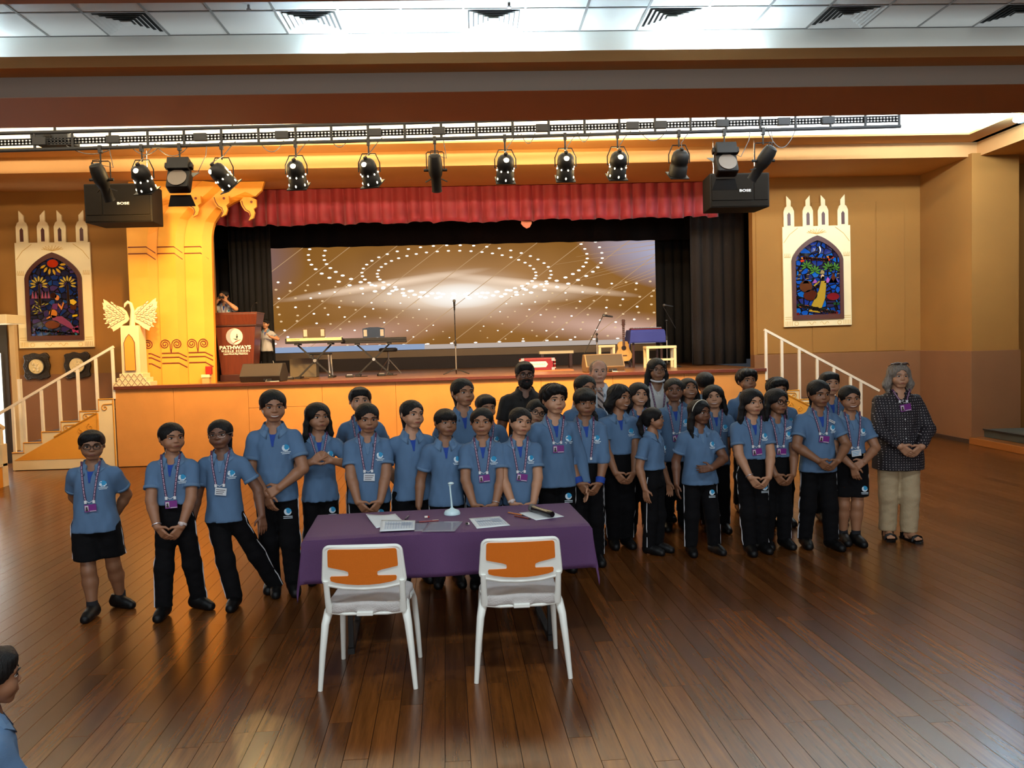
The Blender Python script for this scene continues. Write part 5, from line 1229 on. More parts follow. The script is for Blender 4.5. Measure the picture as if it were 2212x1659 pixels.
for k in range(12): MB().box((-0.28 + 0.048 * k, -0.18, 0.025), (-0.24 + 0.048 * k, 0.16, 0.04)).build('tone_bar', m_steel, gk)
# ================================================================== judges' table in front
TA = math.atan2(0.12, 1.74); TC = Vector((-0.21, 5.395))
tb = thing('folding_table', 'folding table under the purple cloth, black metal legs', 'table', (TC.x, TC.y, 0), TA)
MB().box((-0.85, -0.345, 0.705), (0.85, 0.345, 0.732)).build('table_top', M('grey_laminate', (150, 146, 140), 0.5), tb, bevel=0.004)
for s in (-1, 1):
    for y in (-0.26, 0.26): MB().box((s * 0.62 - 0.015, y - 0.015, 0.0), (s * 0.62 + 0.015, y + 0.015, 0.705)).build('leg', m_blk, tb)
    MB().box((s * 0.62 - 0.02, -0.30, 0.0), (s * 0.62 + 0.02, 0.30, 0.035)).build('foot_bar', m_blk, tb); MB().bar((s * 0.62, 0, 0.35), (s * 0.25, 0, 0.70), 0.02).build('brace', m_blk, tb)
m_purple = M('purple_tablecloth', (84, 50, 92), 0.75, bump=(170, 0.2), vary=(3, 0.06))
tc_ = cloth(1.74, 0.725, 0.265, 0.739, m_purple, None, 9, n=(84, 44), wave=0.010); tc_.location = (TC.x, TC.y, 0); tc_.rotation_euler = (0, 0, TA)
tag(tc_, 'purple tablecloth with drooping corners over the front table', 'tablecloth')
ZT = 0.7445
m_paper = M('white_paper', (226, 232, 234), 0.7, bump=(20, 0.15)); m_ink = M('blue_print', (120, 150, 190), 0.7); m_ink2 = M('pale_print', (176, 190, 208), 0.7)
def sheet_of(pts, name, label, m, printed=False, curl=0.0, z=0.0, cat='paper'):
    c = Vector((sum(p[0] for p in pts) / 4, sum(p[1] for p in pts) / 4)); t = thing(name, label, cat, (c.x, c.y, ZT + z), 0, 'papers on the front table')
    P = [Vector((p[0] - c.x, p[1] - c.y)) for p in pts]; n = 8; vs = []; fs = []
    for j in range(n + 1):
        for i in range(n + 1):
            u, v = i / n, j / n; q = (P[0] * (1-u) + P[1] * u) * (1-v) + (P[3] * (1-u) + P[2] * u) * v
            vs.append((q.x, q.y, 0.0015 + curl * ((1 - u) ** 2 * (1 - v) ** 2 + 0.5 * u ** 3 * (1 - v) ** 3)))
    for j in range(n):
        for i in range(n): q = j * (n + 1) + i; fs.append((q, q + n + 1, q + n + 2, q + 1))
    o = MB().add(vs, fs).build('sheet', m, t, smooth=180, normals=False); sm_ = o.modifiers.new('thickness', 'SOLIDIFY'); sm_.thickness = 0.001
    if printed:
        L_ = lambda u, v, d=0.0036: tuple(((P[0] * (1-u) + P[1] * u) * (1-v) + (P[3] * (1-u) + P[2] * u) * v)) + (d,)
        def bar_(mb, u0, v0, u1, v1): mb.add([L_(u0, v0), L_(u1, v0), L_(u1, v1), L_(u0, v1)], [(0, 3, 2, 1)])
        g = MB(); [bar_(g, 0.14, 0.20 + 0.05 * k, 0.92, 0.206 + 0.05 * k) for k in range(14)]; [bar_(g, 0.14 + 0.078 * k, 0.20, 0.147 + 0.078 * k, 0.85) for k in range(11)]; g.build('printed_grid', m_ink, t, normals=False)
        h_ = MB(); bar_(h_, 0.16, 0.36, 0.60, 0.41); bar_(h_, 0.2, 0.10, 0.7, 0.13); bar_(h_, 0.62, 0.25, 0.9, 0.55); h_.build('printed_block', m_ink2, t, normals=False)
    return t
sheet_of([(-0.757, 5.554), (-0.563, 5.573), (-0.481, 5.332), (-0.644, 5.183)], 'paper_sheet', 'blank curled paper at the left of the purple table', m_paper, curl=0.018)
sheet_of([(-0.635, 5.387), (-0.413, 5.335), (-0.398, 5.058), (-0.609, 5.049)], 'score_sheet', 'printed table sheet lying on the blank curled paper', m_paper, True, z=0.008)
sheet_of([(-0.069, 5.376), (0.131, 5.414), (0.189, 5.124), (-0.018, 5.066)], 'score_sheet', 'printed table sheet alone in the middle right of the table', m_paper, True)
sheet_of([(0.262, 5.497), (0.454, 5.588), (0.548, 5.327), (0.359, 5.245)], 'paper_sheet', 'blank paper under the black microphone', m_paper)
sheet_of([(-0.321, 5.319), (-0.104, 5.296), (-0.152, 5.018), (-0.353, 5.032)], 'plastic_sleeve', 'clear plastic sleeve on the purple cloth', M('clear_sleeve', (196, 196, 206), 0.12, alpha=0.38), cat='folder')
sheet_of([(-0.42, 5.30), (-0.33, 5.29), (-0.345, 5.06), (-0.40, 5.06)], 'plastic_sleeve', 'clear plastic sleeve edge under the printed sheet', M('clear_sleeve', (196, 196, 206), 0.12, alpha=0.38), cat='folder', z=-0.001)
hmic = thing('handheld_microphone', 'black handheld microphone lying on blank paper', 'microphone', (0.354, 5.511, ZT + 0.028), math.atan2(5.268 - 5.511, 0.471 - 0.354))
T_ = Matrix.Rotation(R(-90), 4, 'Y')
MB().lathe([(0.0, 0.030), (0.016, 0.026), (0.026, 0.012), (0.027, -0.004), (0.021, -0.020)], n=20).xform(T_).build('mesh_grille', M('mic_grille_grey', (110, 112, 116), 0.35, metal=0.8, bump=(900, 0.6)), hmic, smooth=50)
MB().lathe([(0.022, -0.018), (0.023, -0.03), (0.019, -0.10), (0.021, -0.20), (0.0215, -0.245), (0.018, -0.26), (0.0, -0.262)], n=20).xform(T_).build('handle', m_blkg, hmic, smooth=50)
lmp = thing('desk_lamp', 'small white touch lamp with slim neck on the table', 'lamp', (-0.182, 5.535, ZT))
m_lampw = M('white_lamp_plastic', (206, 232, 236), 0.35)
bp_ = [(0.052 * math.cos(q), 0.052 * math.sin(q) * 0.9) for q in np.linspace(0, 6.283, 24, endpoint=False)]
MB().lathe([(0.054, 0.0), (0.055, 0.010), (0.046, 0.026), (0.020, 0.036), (0.008, 0.045)], n=28).build('base', m_lampw, lmp, smooth=50)
MB().tube([(0, 0, 0.04), (-0.003, 0, 0.10), (-0.008, 0, 0.17), (-0.009, 0, 0.195)], [0.008, 0.006, 0.0055, 0.006], 10).build('neck', m_lampw, lmp, smooth=50)
MB().sphere((-0.002, -0.004, 0.208), (0.021, 0.017, 0.009), 16, 8).cyl((-0.009, 0, 0.19), (-0.009, 0, 0.205), 0.009, n=12).build('lamp_head', m_lampw, lmp, smooth=50)
def pen(a, b_, m, label, name='pen', cap=m_blk):
    a, b_ = Vector(a), Vector(b_); L_ = (b_ - a).length; t = thing(name, label, 'pen', (a.x, a.y, ZT + 0.0055), math.atan2(b_.y - a.y, b_.x - a.x), 'pens on the front table')
    MB().cyl((0, 0, 0), (L_ * 0.86, 0, 0), 0.0045, n=10).build('barrel', m, t); MB().lathe([(0.0045, 0), (0.001, 0.02)], origin=(L_ * 0.86, 0, 0), axis=(1, 0, 0), n=10).build('tip', cap, t); MB().box((0.0, -0.0015, 0.004), (0.04, 0.0015, 0.007)).build('clip', m_steel, t)
pen((-0.263, 5.323), (-0.408, 5.299), M('red_pen', (130, 26, 30), 0.35), 'long red pen between printed sheet and plastic sleeve')
pen((0.192, 5.50), (0.294, 5.386), M('orange_pen', (206, 120, 60), 0.4), 'orange-banded pen left of the microphone')
pen((0.229, 5.383), (0.33, 5.264), M('maroon_pen', (120, 40, 34), 0.4), 'maroon pen in front of the blank paper')
pen((-0.467, 5.488), (-0.485, 5.392), M('grey_pen', (90, 84, 90), 0.4), 'short grey pencil behind the printed sheet', 'pencil')
def block(x, y, w_, d, h_, m, label, name, rz):
    t = thing(name, label, name.split('_')[-1], (x, y, ZT), rz); MB().box((-w_, -d, 0), (w_, d, h_)).build('block', m, t, bevel=0.002); MB().box((-w_ - 0.0006, -d - 0.0006, 0.002), (w_ * 0.2, d + 0.0006, h_ + 0.0006)).build('paper_band', m_white if m is not m_white else m_blk, t)
block(-0.344, 5.452, 0.016, 0.009, 0.010, M('red_rubber', (170, 34, 30), 0.6), 'small red eraser behind the red pen', 'red_eraser', 0.1); block(-0.076, 5.195, 0.011, 0.009, 0.012, m_white, 'small white sharpener cube beside the middle sheet', 'white_sharpener', 0.2)

# ---- two white chairs with orange backs
m_plastic = M('white_chair_plastic', (238, 240, 232), 0.38); m_orange = M('orange_mesh_fabric', (232, 118, 8), 0.8, bump=(500, 0.6)); m_seatc = M('grey_white_seat_cloth', (196, 190, 186), 0.9, bump=(160, 0.5), vary=(8, 0.08))
def chair(x, y, rz, label):
    """back towards the camera (local -y)"""
    t = thing('chair', label, 'chair', (x, y, 0), rz, 'white chairs at the front table')
    # side leg arches: near leg (-y) and far leg (+y) meet under the seat
    for s in (-1, 1):
        MB().tube([(s * 0.262, -0.225, 0.0), (s * 0.245, -0.21, 0.20), (s * 0.228, -0.195, 0.36), (s * 0.212, -0.165, 0.425), (s * 0.205, -0.10, 0.448)], [0.0135, 0.018, 0.022, 0.026, 0.022], 8).build('leg', m_plastic, t, smooth=50)
        MB().tube([(s * 0.232, 0.24, 0.0), (s * 0.222, 0.215, 0.22), (s * 0.212, 0.185, 0.38), (s * 0.206, 0.12, 0.435), (s * 0.203, 0.0, 0.447)], [0.0135, 0.017, 0.019, 0.022, 0.022], 8).build('leg', m_plastic, t, smooth=50)
        MB().tube([(s * 0.204, -0.17, 0.44), (s * 0.204, 0.15, 0.44)], 0.016, 8).build('seat_rail', m_plastic, t, smooth=50)
        MB().tube([(s * 0.203, -0.185, 0.43), (s * 0.206, -0.210, 0.50), (s * 0.207, -0.228, 0.61)], [0.022, 0.017, 0.017], 8).build('back_upright', m_plastic, t, smooth=50)
    # seat shell and cushion
    n = 12; vs = []
    f = Field((-0.26, -0.26, 0.38), (0.26, 0.27, 0.52), 0.012)
    X_, Y_, Z_ = f.xyz((slice(None),) * 3); d = ((np.abs(X_ / 0.215)**5 + np.abs((Y_ + 0.005) / 0.215)**5)**0.2 - 1) * 0.2; zz = 0.452 + 0.02 * (1 - (X_ / 0.2)**2) * 0.6 - 0.02 * np.clip((-Y_ - 0.08) * 6, 0, 1) * 0.5
    f.D = np.maximum(np.maximum(d, np.abs(Z_ - zz) - 0.024), -1) .astype(np.float32); f.D = (f.D + 0.0025 * np.sin(31 * X_ + 8 * Y_) * np.sin(23 * Y_ + 5 * X_) - 0.004).astype(np.float32)
    V, F = f.mesh(); obj('seat_cushion', raw_mesh('seat_cushion', V, F, [m_seatc]), t)
    MB().prism([(-0.205, -0.19), (-0.12, -0.222), (0.12, -0.222), (0.205, -0.19), (0.20, 0.20), (-0.20, 0.20)], 0.412, 0.43, 'XY').build('seat_shell', m_plastic, t, bevel=0.008)
    MB().box((-0.045, -0.243, 0.415), (0.045, -0.215, 0.438)).build('seat_tab', m_plastic, t, bevel=0.004)
    # back frame: flat curved board; y follows a slight lean and curve
    yb = lambda x_, z: -0.225 - (z - 0.50) * 0.10 + 0.35 * x_ * x_
    def panel(poly, off, th, name, m, par):
        nP = len(poly); c = (sum(p[0] for p in poly) / nP, sum(p[1] for p in poly) / nP)
        bm = bmesh.new(); vv = [bm.verts.new((p[0], 0, p[1])) for p in poly]; fc = bm.faces.new(vv); r_ = bmesh.ops.triangulate(bm, faces=[fc])
        bmesh.ops.subdivide_edges(bm, edges=bm.edges[:], cuts=2, use_grid_fill=True)
        for v in bm.verts: v.co.y = yb(v.co.x, v.co.z) + off
        me = bpy.data.meshes.new(name); bm.to_mesh(me); bm.free(); me.materials.append(m); o = obj(name, me, par); sd = o.modifiers.new('thickness', 'SOLIDIFY'); sd.thickness = th; sd.offset = 0; bv = o.modifiers.new('bevel', 'BEVEL'); bv.width = 0.004; bv.segments = 2; bv.limit_method = 'ANGLE'; return o
    def rnd(w0, w1, z0, z1, r, sag=0.0, k=5):
        P = []
        for cx, cz, a0 in ((w1 - r, z1 - r, 0), (-w1 + r, z1 - r, 90), (-w0 + r, z0 + r, 180), (w0 - r, z0 + r, 270)):
            for q in range(k + 1):
                a = R(a0 + 90 * q / k); P.append((cx + r * math.cos(a), cz + r * math.sin(a)))
            if a0 == 180 and sag: P += [(-w0 * 0.5, z0 - sag * 0.75), (0, z0 - sag), (w0 * 0.5, z0 - sag * 0.75)]
        return P
    fr = panel(rnd(0.222, 0.208, 0.585, 0.80, 0.03, 0.020), 0.0, 0.022, 'back_frame', m_plastic, t)
    rim = rnd(0.222, 0.208, 0.585, 0.80, 0.03, 0.020); MB().tube([(p[0], yb(p[0], p[1]) - 0.003, p[1]) for p in rim], 0.011, 8, closed=True).build('back_rim', m_plastic, fr, smooth=60)
    def quadstrip(rows, off, th, name, m, par):
        """curved sheet through rows of (half width, z)"""
        vs = []; fs = []; nx = 12
        for w_, z in rows:
            for i in range(nx + 1): x_ = w_ * (2 * i / nx - 1); vs.append((x_, yb(x_, z) + off, z))
        for j in range(len(rows) - 1):
            for i in range(nx): q = j * (nx + 1) + i; fs.append((q, q + 1, q + nx + 2, q + nx + 1))
        o = MB().add(vs, fs).build(name, m, par, normals=False); sd = o.modifiers.new('thickness', 'SOLIDIFY'); sd.thickness = th; sd.offset = 0; return o
    for off in (-0.0135, 0.0145):
        quadstrip([(0.176, 0.788), (0.184, 0.784), (0.187, 0.776), (0.190, 0.70), (0.188, 0.690), (0.150, 0.682), (0.100, 0.672), (0.080, 0.664), (0.078, 0.655), (0.078, 0.645), (0.082, 0.640), (0.176, 0.637), (0.181, 0.630), (0.178, 0.612), (0.150, 0.603), (0.090, 0.594), (0.03, 0.590)], off, 0.006, 'orange_mesh', m_orange, t)
    return t
chair(-0.625, 4.735, R(-3), 'white chair with orange mesh back, left one at the table')
chair(0.215, 4.765, R(1), 'white chair with orange mesh back, right one at the table')
st_ = thing('child_stool', 'low white stool under the seated child at lower left', 'stool', (-1.555, 2.62, 0), R(128))
MB().lathe([(0.15, 0.27), (0.155, 0.28), (0.15, 0.30)], n=24).build('seat', m_plastic, st_)
for k in range(4): a = R(45 + 90 * k); MB().cyl((0.11 * math.cos(a), 0.11 * math.sin(a), 0.27), (0.14 * math.cos(a), 0.14 * math.sin(a), 0), 0.014, n=8).build('leg', m_plastic, st_)
# ---- head, in units of head height: crown z=.5, chin z=-.5, looking along -y
def head_field(kind):
    f = Field((-0.50, -0.56, -1.0), (0.50, 0.58, 0.56), 0.021 if kind != 'kid' else 0.022)
    jw = {'kid': 0.265, 'man': 0.285, 'woman': 0.262}[kind]
    f.ell((0, 0.06, 0.12), (0.345, 0.42, 0.375), 0.02)
    f.ell((0, -0.10, -0.13), (jw + (0.015 if kind != 'man' else 0), 0.28, 0.325), 0.10)
    f.ell((0, -0.235, -0.405), (0.125 if kind == 'man' else 0.10, 0.11, 0.085), 0.10)
    for s in (-1, 1):
        f.cone((s * jw * 0.90, 0.04, -0.16), (s * 0.10, -0.24, -0.42), 0.075, 0.055, 0.09)
        f.ell((s * 0.165, -0.215, -0.185 if kind != 'man' else -0.13), (0.12, 0.12, 0.125), 0.10)
        f.cone((s * 0.05, -0.355, 0.085), (s * 0.20, -0.285, 0.10), 0.03, 0.03, 0.06)
    nt_ = 0 if kind == 'man' else 0.018
    f.cone((0, -0.34, 0.06), (0, -0.412 + nt_, -0.105), 0.022, 0.038, 0.035)
    f.ell((0, -0.412 + nt_, -0.115), (0.046, 0.043, 0.036), 0.025)
    for s in (-1, 1): f.ell((s * 0.050, -0.378, -0.125), (0.034, 0.042, 0.030), 0.02)
    f.ell((0, -0.335, -0.265), (0.125, 0.06, 0.085), 0.06)
    for s in (-1, 1): f.ell((s * 0.130, -0.405, 0.015), (0.080, 0.060, 0.045), 0.035, sub=True)
    for s in (-1, 1):
        f.ell((s * 0.352, 0.05, -0.03), (0.028, 0.075, 0.115), 0.02, rot=Matrix.Rotation(s * R(18), 3, 'Z'))
        f.ell((s * 0.385, 0.03, -0.02), (0.018, 0.040, 0.070), 0.015, sub=True)
    nr = {'kid': 0.165, 'man': 0.215, 'woman': 0.165}[kind]
    f.cone((0, 0.05, -0.28), (0, 0.085, -0.98), nr, nr * 1.08, 0.06)
    return f
HEADS = {k: head_field(k).mesh() for k in ('kid', 'man', 'woman')}

def face_details(mb, smile, look=0.0, blink=0):
    """eyes, brows and lips in head units, appended to a body mesh (slots 1 white 2 iris 3 brow 4 lip 5 teeth 0 skin)"""
    for s in (-1, 1):
        cx = s * 0.130
        mb.mat(1).sphere((cx, -0.290, 0.010), (0.073, 0.072, 0.041), 12, 8)
        if blink < 2:
            mb.mat(2).sphere((cx + look * 0.03, -0.345, 0.010), (0.036, 0.020, 0.038), 10, 8)
        # lids: lash line above, skin fold below
        mb.mat(3).tube([(cx + s * q * 0.074, -0.350 + 0.030 * abs(q) ** 2 + (0.02 if q > 0.5 else 0), 0.040 - 0.030 * q * q) for q in (-1, -0.5, 0, 0.5, 1)], [0.006, 0.011, 0.012, 0.012, 0.007], 6)
        mb.mat(0).tube([(cx + s * q * 0.070, -0.340 + 0.030 * abs(q) ** 2, -0.028 + 0.018 * q * q) for q in (-1, -0.5, 0, 0.5, 1)], 0.012, 6)
        mb.mat(3).tube([(s * 0.055, -0.398, 0.098), (s * 0.11, -0.392, 0.118), (s * 0.17, -0.365, 0.120), (s * 0.225, -0.322, 0.095)], [0.012, 0.017, 0.015, 0.006], 6)
    cz = -0.275; up = 0.035 * smile; w = 0.104 + 0.03 * smile
    arc = lambda q, dz, y: (q * w, y + 0.05 * q * q, cz + dz * (1 - q * q) + up * q * q)
    qs = np.linspace(-1, 1, 9)
    if smile > 0.8:
        mb.mat(5).tube([arc(q, -0.012, -0.392) for q in qs], [0.004] + [0.017] * 7 + [0.004], 6)
        mb.mat(4).tube([arc(q, 0.016, -0.396) for q in qs], [0.004] + [0.013] * 7 + [0.004], 6)
        mb.mat(4).tube([arc(q, -0.040, -0.392) for q in qs], [0.004] + [0.016] * 7 + [0.004], 6)
    else:
        mb.mat(4).tube([arc(q, 0.012, -0.394) for q in qs], [0.004] + [0.014] * 7 + [0.004], 6)
        mb.mat(4).tube([arc(q, -0.016, -0.392) for q in qs], [0.004] + [0.018] * 7 + [0.004], 6)
    mb.mat(0)

# ---- hair styles
HAIR = {}
def hair(style):
    if style in HAIR: return HAIR[style]
    long_ = style in ('long', 'longer', 'bob', 'wavy', 'tied', 'tiedR', 'tiedL', 'bangs', 'bangsL', 'half')
    f = Field((-0.75, -0.62, -1.75 if style in ('long', 'longer', 'half') or style[-1] in 'LR' else -1.3), (0.75, 0.85, 0.66), 0.027)
    base = style.rstrip('LR') if style not in ('long',) else style
    if style in ('short', 'curly', 'grey', 'buzz'):
        if style == 'grey':
            f.ell((0, 0.09, 0.10), (0.372, 0.425, 0.405), 0.02); f.ell((0, -0.50, -0.02), (0.33, 0.50, 0.46), 0.03, sub=True)
        else:
            up = 0.05 if style == 'curly' else 0.0
            f.ell((0, 0.07, 0.155), (0.392 + up, 0.455 + up, 0.405 + up), 0.02); f.cone((-0.18, -0.22, 0.34), (0.16, -0.25, 0.35), 0.12 + up, 0.12 + up, 0.10)
            f.ell((0, -0.56, -0.16), (0.33, 0.42, 0.40), 0.03, sub=True)
        for s in (-1, 1): f.ell((s * 0.42, -0.01, -0.14), (0.13, 0.15, 0.19), 0.03, sub=True)
        f.cut((0, 0.2, -0.24), (0, -0.25, -1)); 
        f.cut((0, -0.08, -0.10), (0, -0.75, -0.66)) if style != 'grey' else None
        amp = 0.022 if style == 'curly' else 0.009
    else:
        tight = base in ('tied', 'bangs')
        pad = 0.0 if tight else 0.03
        f.ell((0, 0.07, 0.13), (0.378 + pad, 0.448 + pad, 0.402 + pad * 0.6), 0.02)
        f.ell((0, 0.27, -0.10), (0.27, 0.20, 0.28), 0.08)
        if tight:
            sx = {'L': -1, 'R': 1}.get(style[-1], 0)
            f.ell((0, 0.50, 0.06), (0.10, 0.09, 0.10), 0.05)
            if sx: f.chain([(0.05 * sx, 0.52, 0.06), (0.24 * sx, 0.46, -0.25), (0.40 * sx, 0.26, -0.62), (0.42 * sx, 0.02, -1.05), (0.40 * sx, -0.10, -1.45)], [0.10, 0.12, 0.11, 0.085, 0.03], 0.05)
            else: f.chain([(0, 0.52, 0.06), (0.06, 0.60, -0.25), (0.08, 0.52, -0.65), (0.06, 0.46, -0.9)], [0.10, 0.13, 0.11, 0.03], 0.05)
        else:
            zb = {'long': -1.25, 'longer': -1.55, 'bob': -0.62, 'wavy': -0.72, 'half': -1.2}[base]
            r = {'long': 0.10, 'longer': 0.12, 'bob': 0.17, 'wavy': 0.14, 'half': 0.09}[base]
            for s in (-1, 1):
                fr = -0.10 if base in ('long', 'longer') else 0.02
                f.chain([(s * 0.30, 0.02, 0.16), (s * (0.33 + r * 0.5), 0.05, -0.25), (s * (0.34 + r * 0.8), 0.04, zb * 0.55), (s * (0.33 + r * 0.4), fr, zb)], [r, r * 1.05, r * 1.1, r * 0.55], 0.07)
            f.ell((0, 0.24, zb * 0.42), (0.36 + r * 0.4, 0.20, abs(zb) * 0.58), 0.10)
        if base == 'bangs':
            f.ell((0, -0.18, 0.22), (0.30, 0.24, 0.22), 0.04)
            f.ell((0, -0.52, -0.17), (0.262, 0.42, 0.30), 0.02, sub=True)
        else:
            f.ell((0, -0.53, -0.13), (0.285 if tight else 0.27, 0.44, 0.44), 0.03, sub=True)
        if tight:
            for s in (-1, 1): f.ell((s * 0.44, 0.02, -0.10), (0.11, 0.11, 0.13), 0.03, sub=True)
        # neck and jaw stay free in front
        f.ell((0, -0.42, -0.75), (0.30, 0.42, 0.62), 0.03, sub=True)
        amp = 0.018 if base in ('wavy', 'bob') else 0.009
    X, Y, Z = f.xyz((slice(None),) * 3)
    th = np.arctan2(X + 0 * Y, Y - 0.05 + 0 * X)
    if style in ('curly', 'wavy', 'bob'): n_ = np.sin(17 * th + 9 * Z + 2.1 * np.sin(11 * Z)) * np.sin(13 * Z + 5 * th)
    else: n_ = np.sin(34 * th + 2.5 * Z) * 0.7 + np.sin(57 * th + 1.7 * np.sin(4 * Z)) * 0.4
    f.D = f.D + (amp * n_).astype(np.float32)
    HAIR[style] = f.mesh(); return HAIR[style]

def beard():
    if 'beard' in HAIR: return HAIR['beard']
    f = Field((-0.42, -0.55, -0.72), (0.42, 0.25, 0.1), 0.026)
    f.ell((0, -0.12, -0.30), (0.305, 0.30, 0.30), 0.02); f.ell((0, -0.27, -0.44), (0.17, 0.16, 0.17), 0.08)
    f.ell((0, -0.38, -0.205), (0.15, 0.06, 0.035), 0.03)
    f.ell((0, -0.46, -0.275), (0.085, 0.09, 0.030), 0.01, sub=True)
    f.ell((0, -0.40, 0.03), (0.235, 0.36, 0.20), 0.03, sub=True); f.cut((0, 0.04, 0), (0, 1, 0.2)); f.cut((0, 0, 0.0), (0, 0, 1))
    X, Y, Z = f.xyz((slice(None),) * 3); f.D = f.D + (0.012 * np.sin(40 * X + 20 * Z) * np.sin(37 * Z + 15 * Y)).astype(np.float32)
    HAIR['beard'] = f.mesh(); return HAIR['beard']

SHOES = {}
def shoe(kind):
    if kind in SHOES: return SHOES[kind]
    f = Field((-0.07, -0.20, -0.01), (0.07, 0.10, 0.14), 0.0095)
    f.cone((0, 0.045, 0.045), (0, -0.115, 0.028), 0.040, 0.036, 0.01); f.cone((0, 0.04, 0.05), (0, 0.03, 0.10), 0.042, 0.038, 0.03); f.cone((0, 0.0, 0.06), (0, -0.07, 0.045), 0.036, 0.034, 0.03)
    f.cut((0, 0, 0.002), (0, 0, -1)); f.cut((0, 0, 0.105), (0, 0, 1))
    SHOES[kind] = f.mesh(); return SHOES[kind]

SKIN = {'light': (184, 134, 102), 'mid': (156, 108, 78), 'tan': (138, 94, 66), 'brown': (112, 72, 50), 'dark': (94, 60, 42), 'pale': (200, 150, 124)}
def skinmat(k):
    m = M('skin_' + k, SKIN[k], 0.5, bump=(120, 0.05), vary=(14, 0.05)); m.node_tree.nodes['Principled BSDF'].inputs['Subsurface Weight'].default_value = 0.0
    return m
m_eyew = M('eye_white', (225, 220, 212), 0.3); m_iris = M('dark_iris', (24, 14, 10), 0.15); m_teeth = M('teeth', (232, 226, 214), 0.3)
def lipmat(k): c = SKIN[k]; return M('lips_' + k, (int(c[0] * 0.80), int(c[1] * 0.58), int(c[2] * 0.60)), 0.45)
m_hair = M('black_hair', (12, 8, 7), 0.55, spec=0.3, bump=(70, 0.5), aniso_stretch=(6, 6, 0.6)); m_hairbr = M('dark_brown_hair', (34, 22, 16), 0.42, bump=(70, 0.5), aniso_stretch=(6, 6, 0.6))
m_hairgrey = M('grey_hair', (128, 118, 108), 0.55, bump=(70, 0.5), vary=(22, 0.45), aniso_stretch=(6, 6, 0.7)); m_hairthin = M('thin_grey_hair', (118, 100, 84), 0.6, bump=(90, 0.5))
m_polo = M('blue_polo_pique', (86, 116, 150), 0.85, bump=(420, 0.35), vary=(5, 0.07)); m_collar = M('blue_collar_knit', (98, 128, 160), 0.85, bump=(420, 0.35)); m_placket = M('royal_blue_placket', (22, 62, 148), 0.8)
m_trouser = M('black_track_trousers', (9, 8, 11), 0.9, spec=0.2, bump=(60, 0.25)); m_stripe = M('white_piping', (206, 206, 210), 0.6)
m_shoe = M('black_school_shoe', (10, 9, 10), 0.5, spec=0.3); m_sock = M('dark_sock', (24, 24, 30), 0.9)
m_lan = M('maroon_lanyard', (70, 20, 62), 0.6); m_lant = M('lanyard_print', (206, 178, 200), 0.6); m_clip = M('white_plastic_clip', (226, 226, 228), 0.4)
m_badgep = M('purple_badge', (120, 44, 128), 0.3); m_badgew = M('white_badge', (214, 218, 222), 0.3); m_bphoto = M('badge_photo', (206, 196, 206), 0.4); m_bface = M('badge_portrait', (60, 40, 44), 0.5)
m_emb = M('emblem_blue', (44, 150, 200), 0.6); m_embw = M('emblem_white', (214, 228, 238), 0.6); m_frameb = M('black_spectacle_frame', (16, 12, 12), 0.3); m_framem = M('metal_spectacle_frame', (150, 130, 120), 0.3, metal=0.8)
m_lens = M('spectacle_lens', (235, 240, 245), 0.05, alpha=0.14)

def ik(S, W, l1, l2, pole):
    S = np.asarray(S, float); W = np.asarray(W, float); d = W - S; L = np.linalg.norm(d); mx = (l1 + l2) * 0.995
    if L > mx: W = S + d * mx / L; d = W - S; L = mx
    u = d / L; a = (l1*l1 - l2*l2 + L*L) / (2*L); hh = math.sqrt(max(l1*l1 - a*a, 0)); p = np.asarray(pole, float); p = p - u * (p @ u); return S + u * a + nrm(p) * hh, W
def hand(f, W, d, n, L, thumb, curl=0.5, spread=0.10):
    """palm of four metacarpals, four jointed fingers and a thumb"""
    d = nrm(d); n = np.asarray(n, float); n = nrm(n - d * (n @ d)); w = np.cross(n, d)
    if w @ np.asarray(thumb, float) < 0: w = -w
    W = np.asarray(W, float)
    for i, (o, fl) in enumerate(zip((0.17, 0.06, -0.055, -0.16), (0.40, 0.45, 0.41, 0.32))):
        K = W + d * 0.48 * L + w * o * L
        f.cone(W + d * 0.03 * L + w * o * 0.55 * L, K, 0.088 * L, 0.075 * L, 0.006)
        dd = nrm(d + w * o * spread * 6); p = K; c = curl * (0.75 + 0.12 * i); r0 = 0.060 * L
        for q, (sl, rr) in enumerate(((0.45, 0.056), (0.32, 0.050), (0.25, 0.042))):
            a = c * (0.6 if q == 0 else 0.9); dd = nrm(dd * math.cos(a) + n * math.sin(a) * 1.0 - (0 if q == 0 else 0) * d)
            e = p + dd * fl * sl * L; f.cone(p, e, r0, rr * L, 0.002); p = e; r0 = rr * L
    b = W + d * 0.12 * L + w * 0.16 * L; m = b + nrm(d * 0.62 + w * 0.70 + n * 0.25) * 0.24 * L
    f.cone(W + d * 0.05 * L + w * 0.08 * L, b, 0.095 * L, 0.08 * L, 0.006); f.cone(b, m, 0.075 * L, 0.062 * L, 0.004); f.cone(m, m + nrm(d * 0.9 + w * 0.2 + n * 0.25) * 0.18 * L, 0.060 * L, 0.048 * L, 0.002)

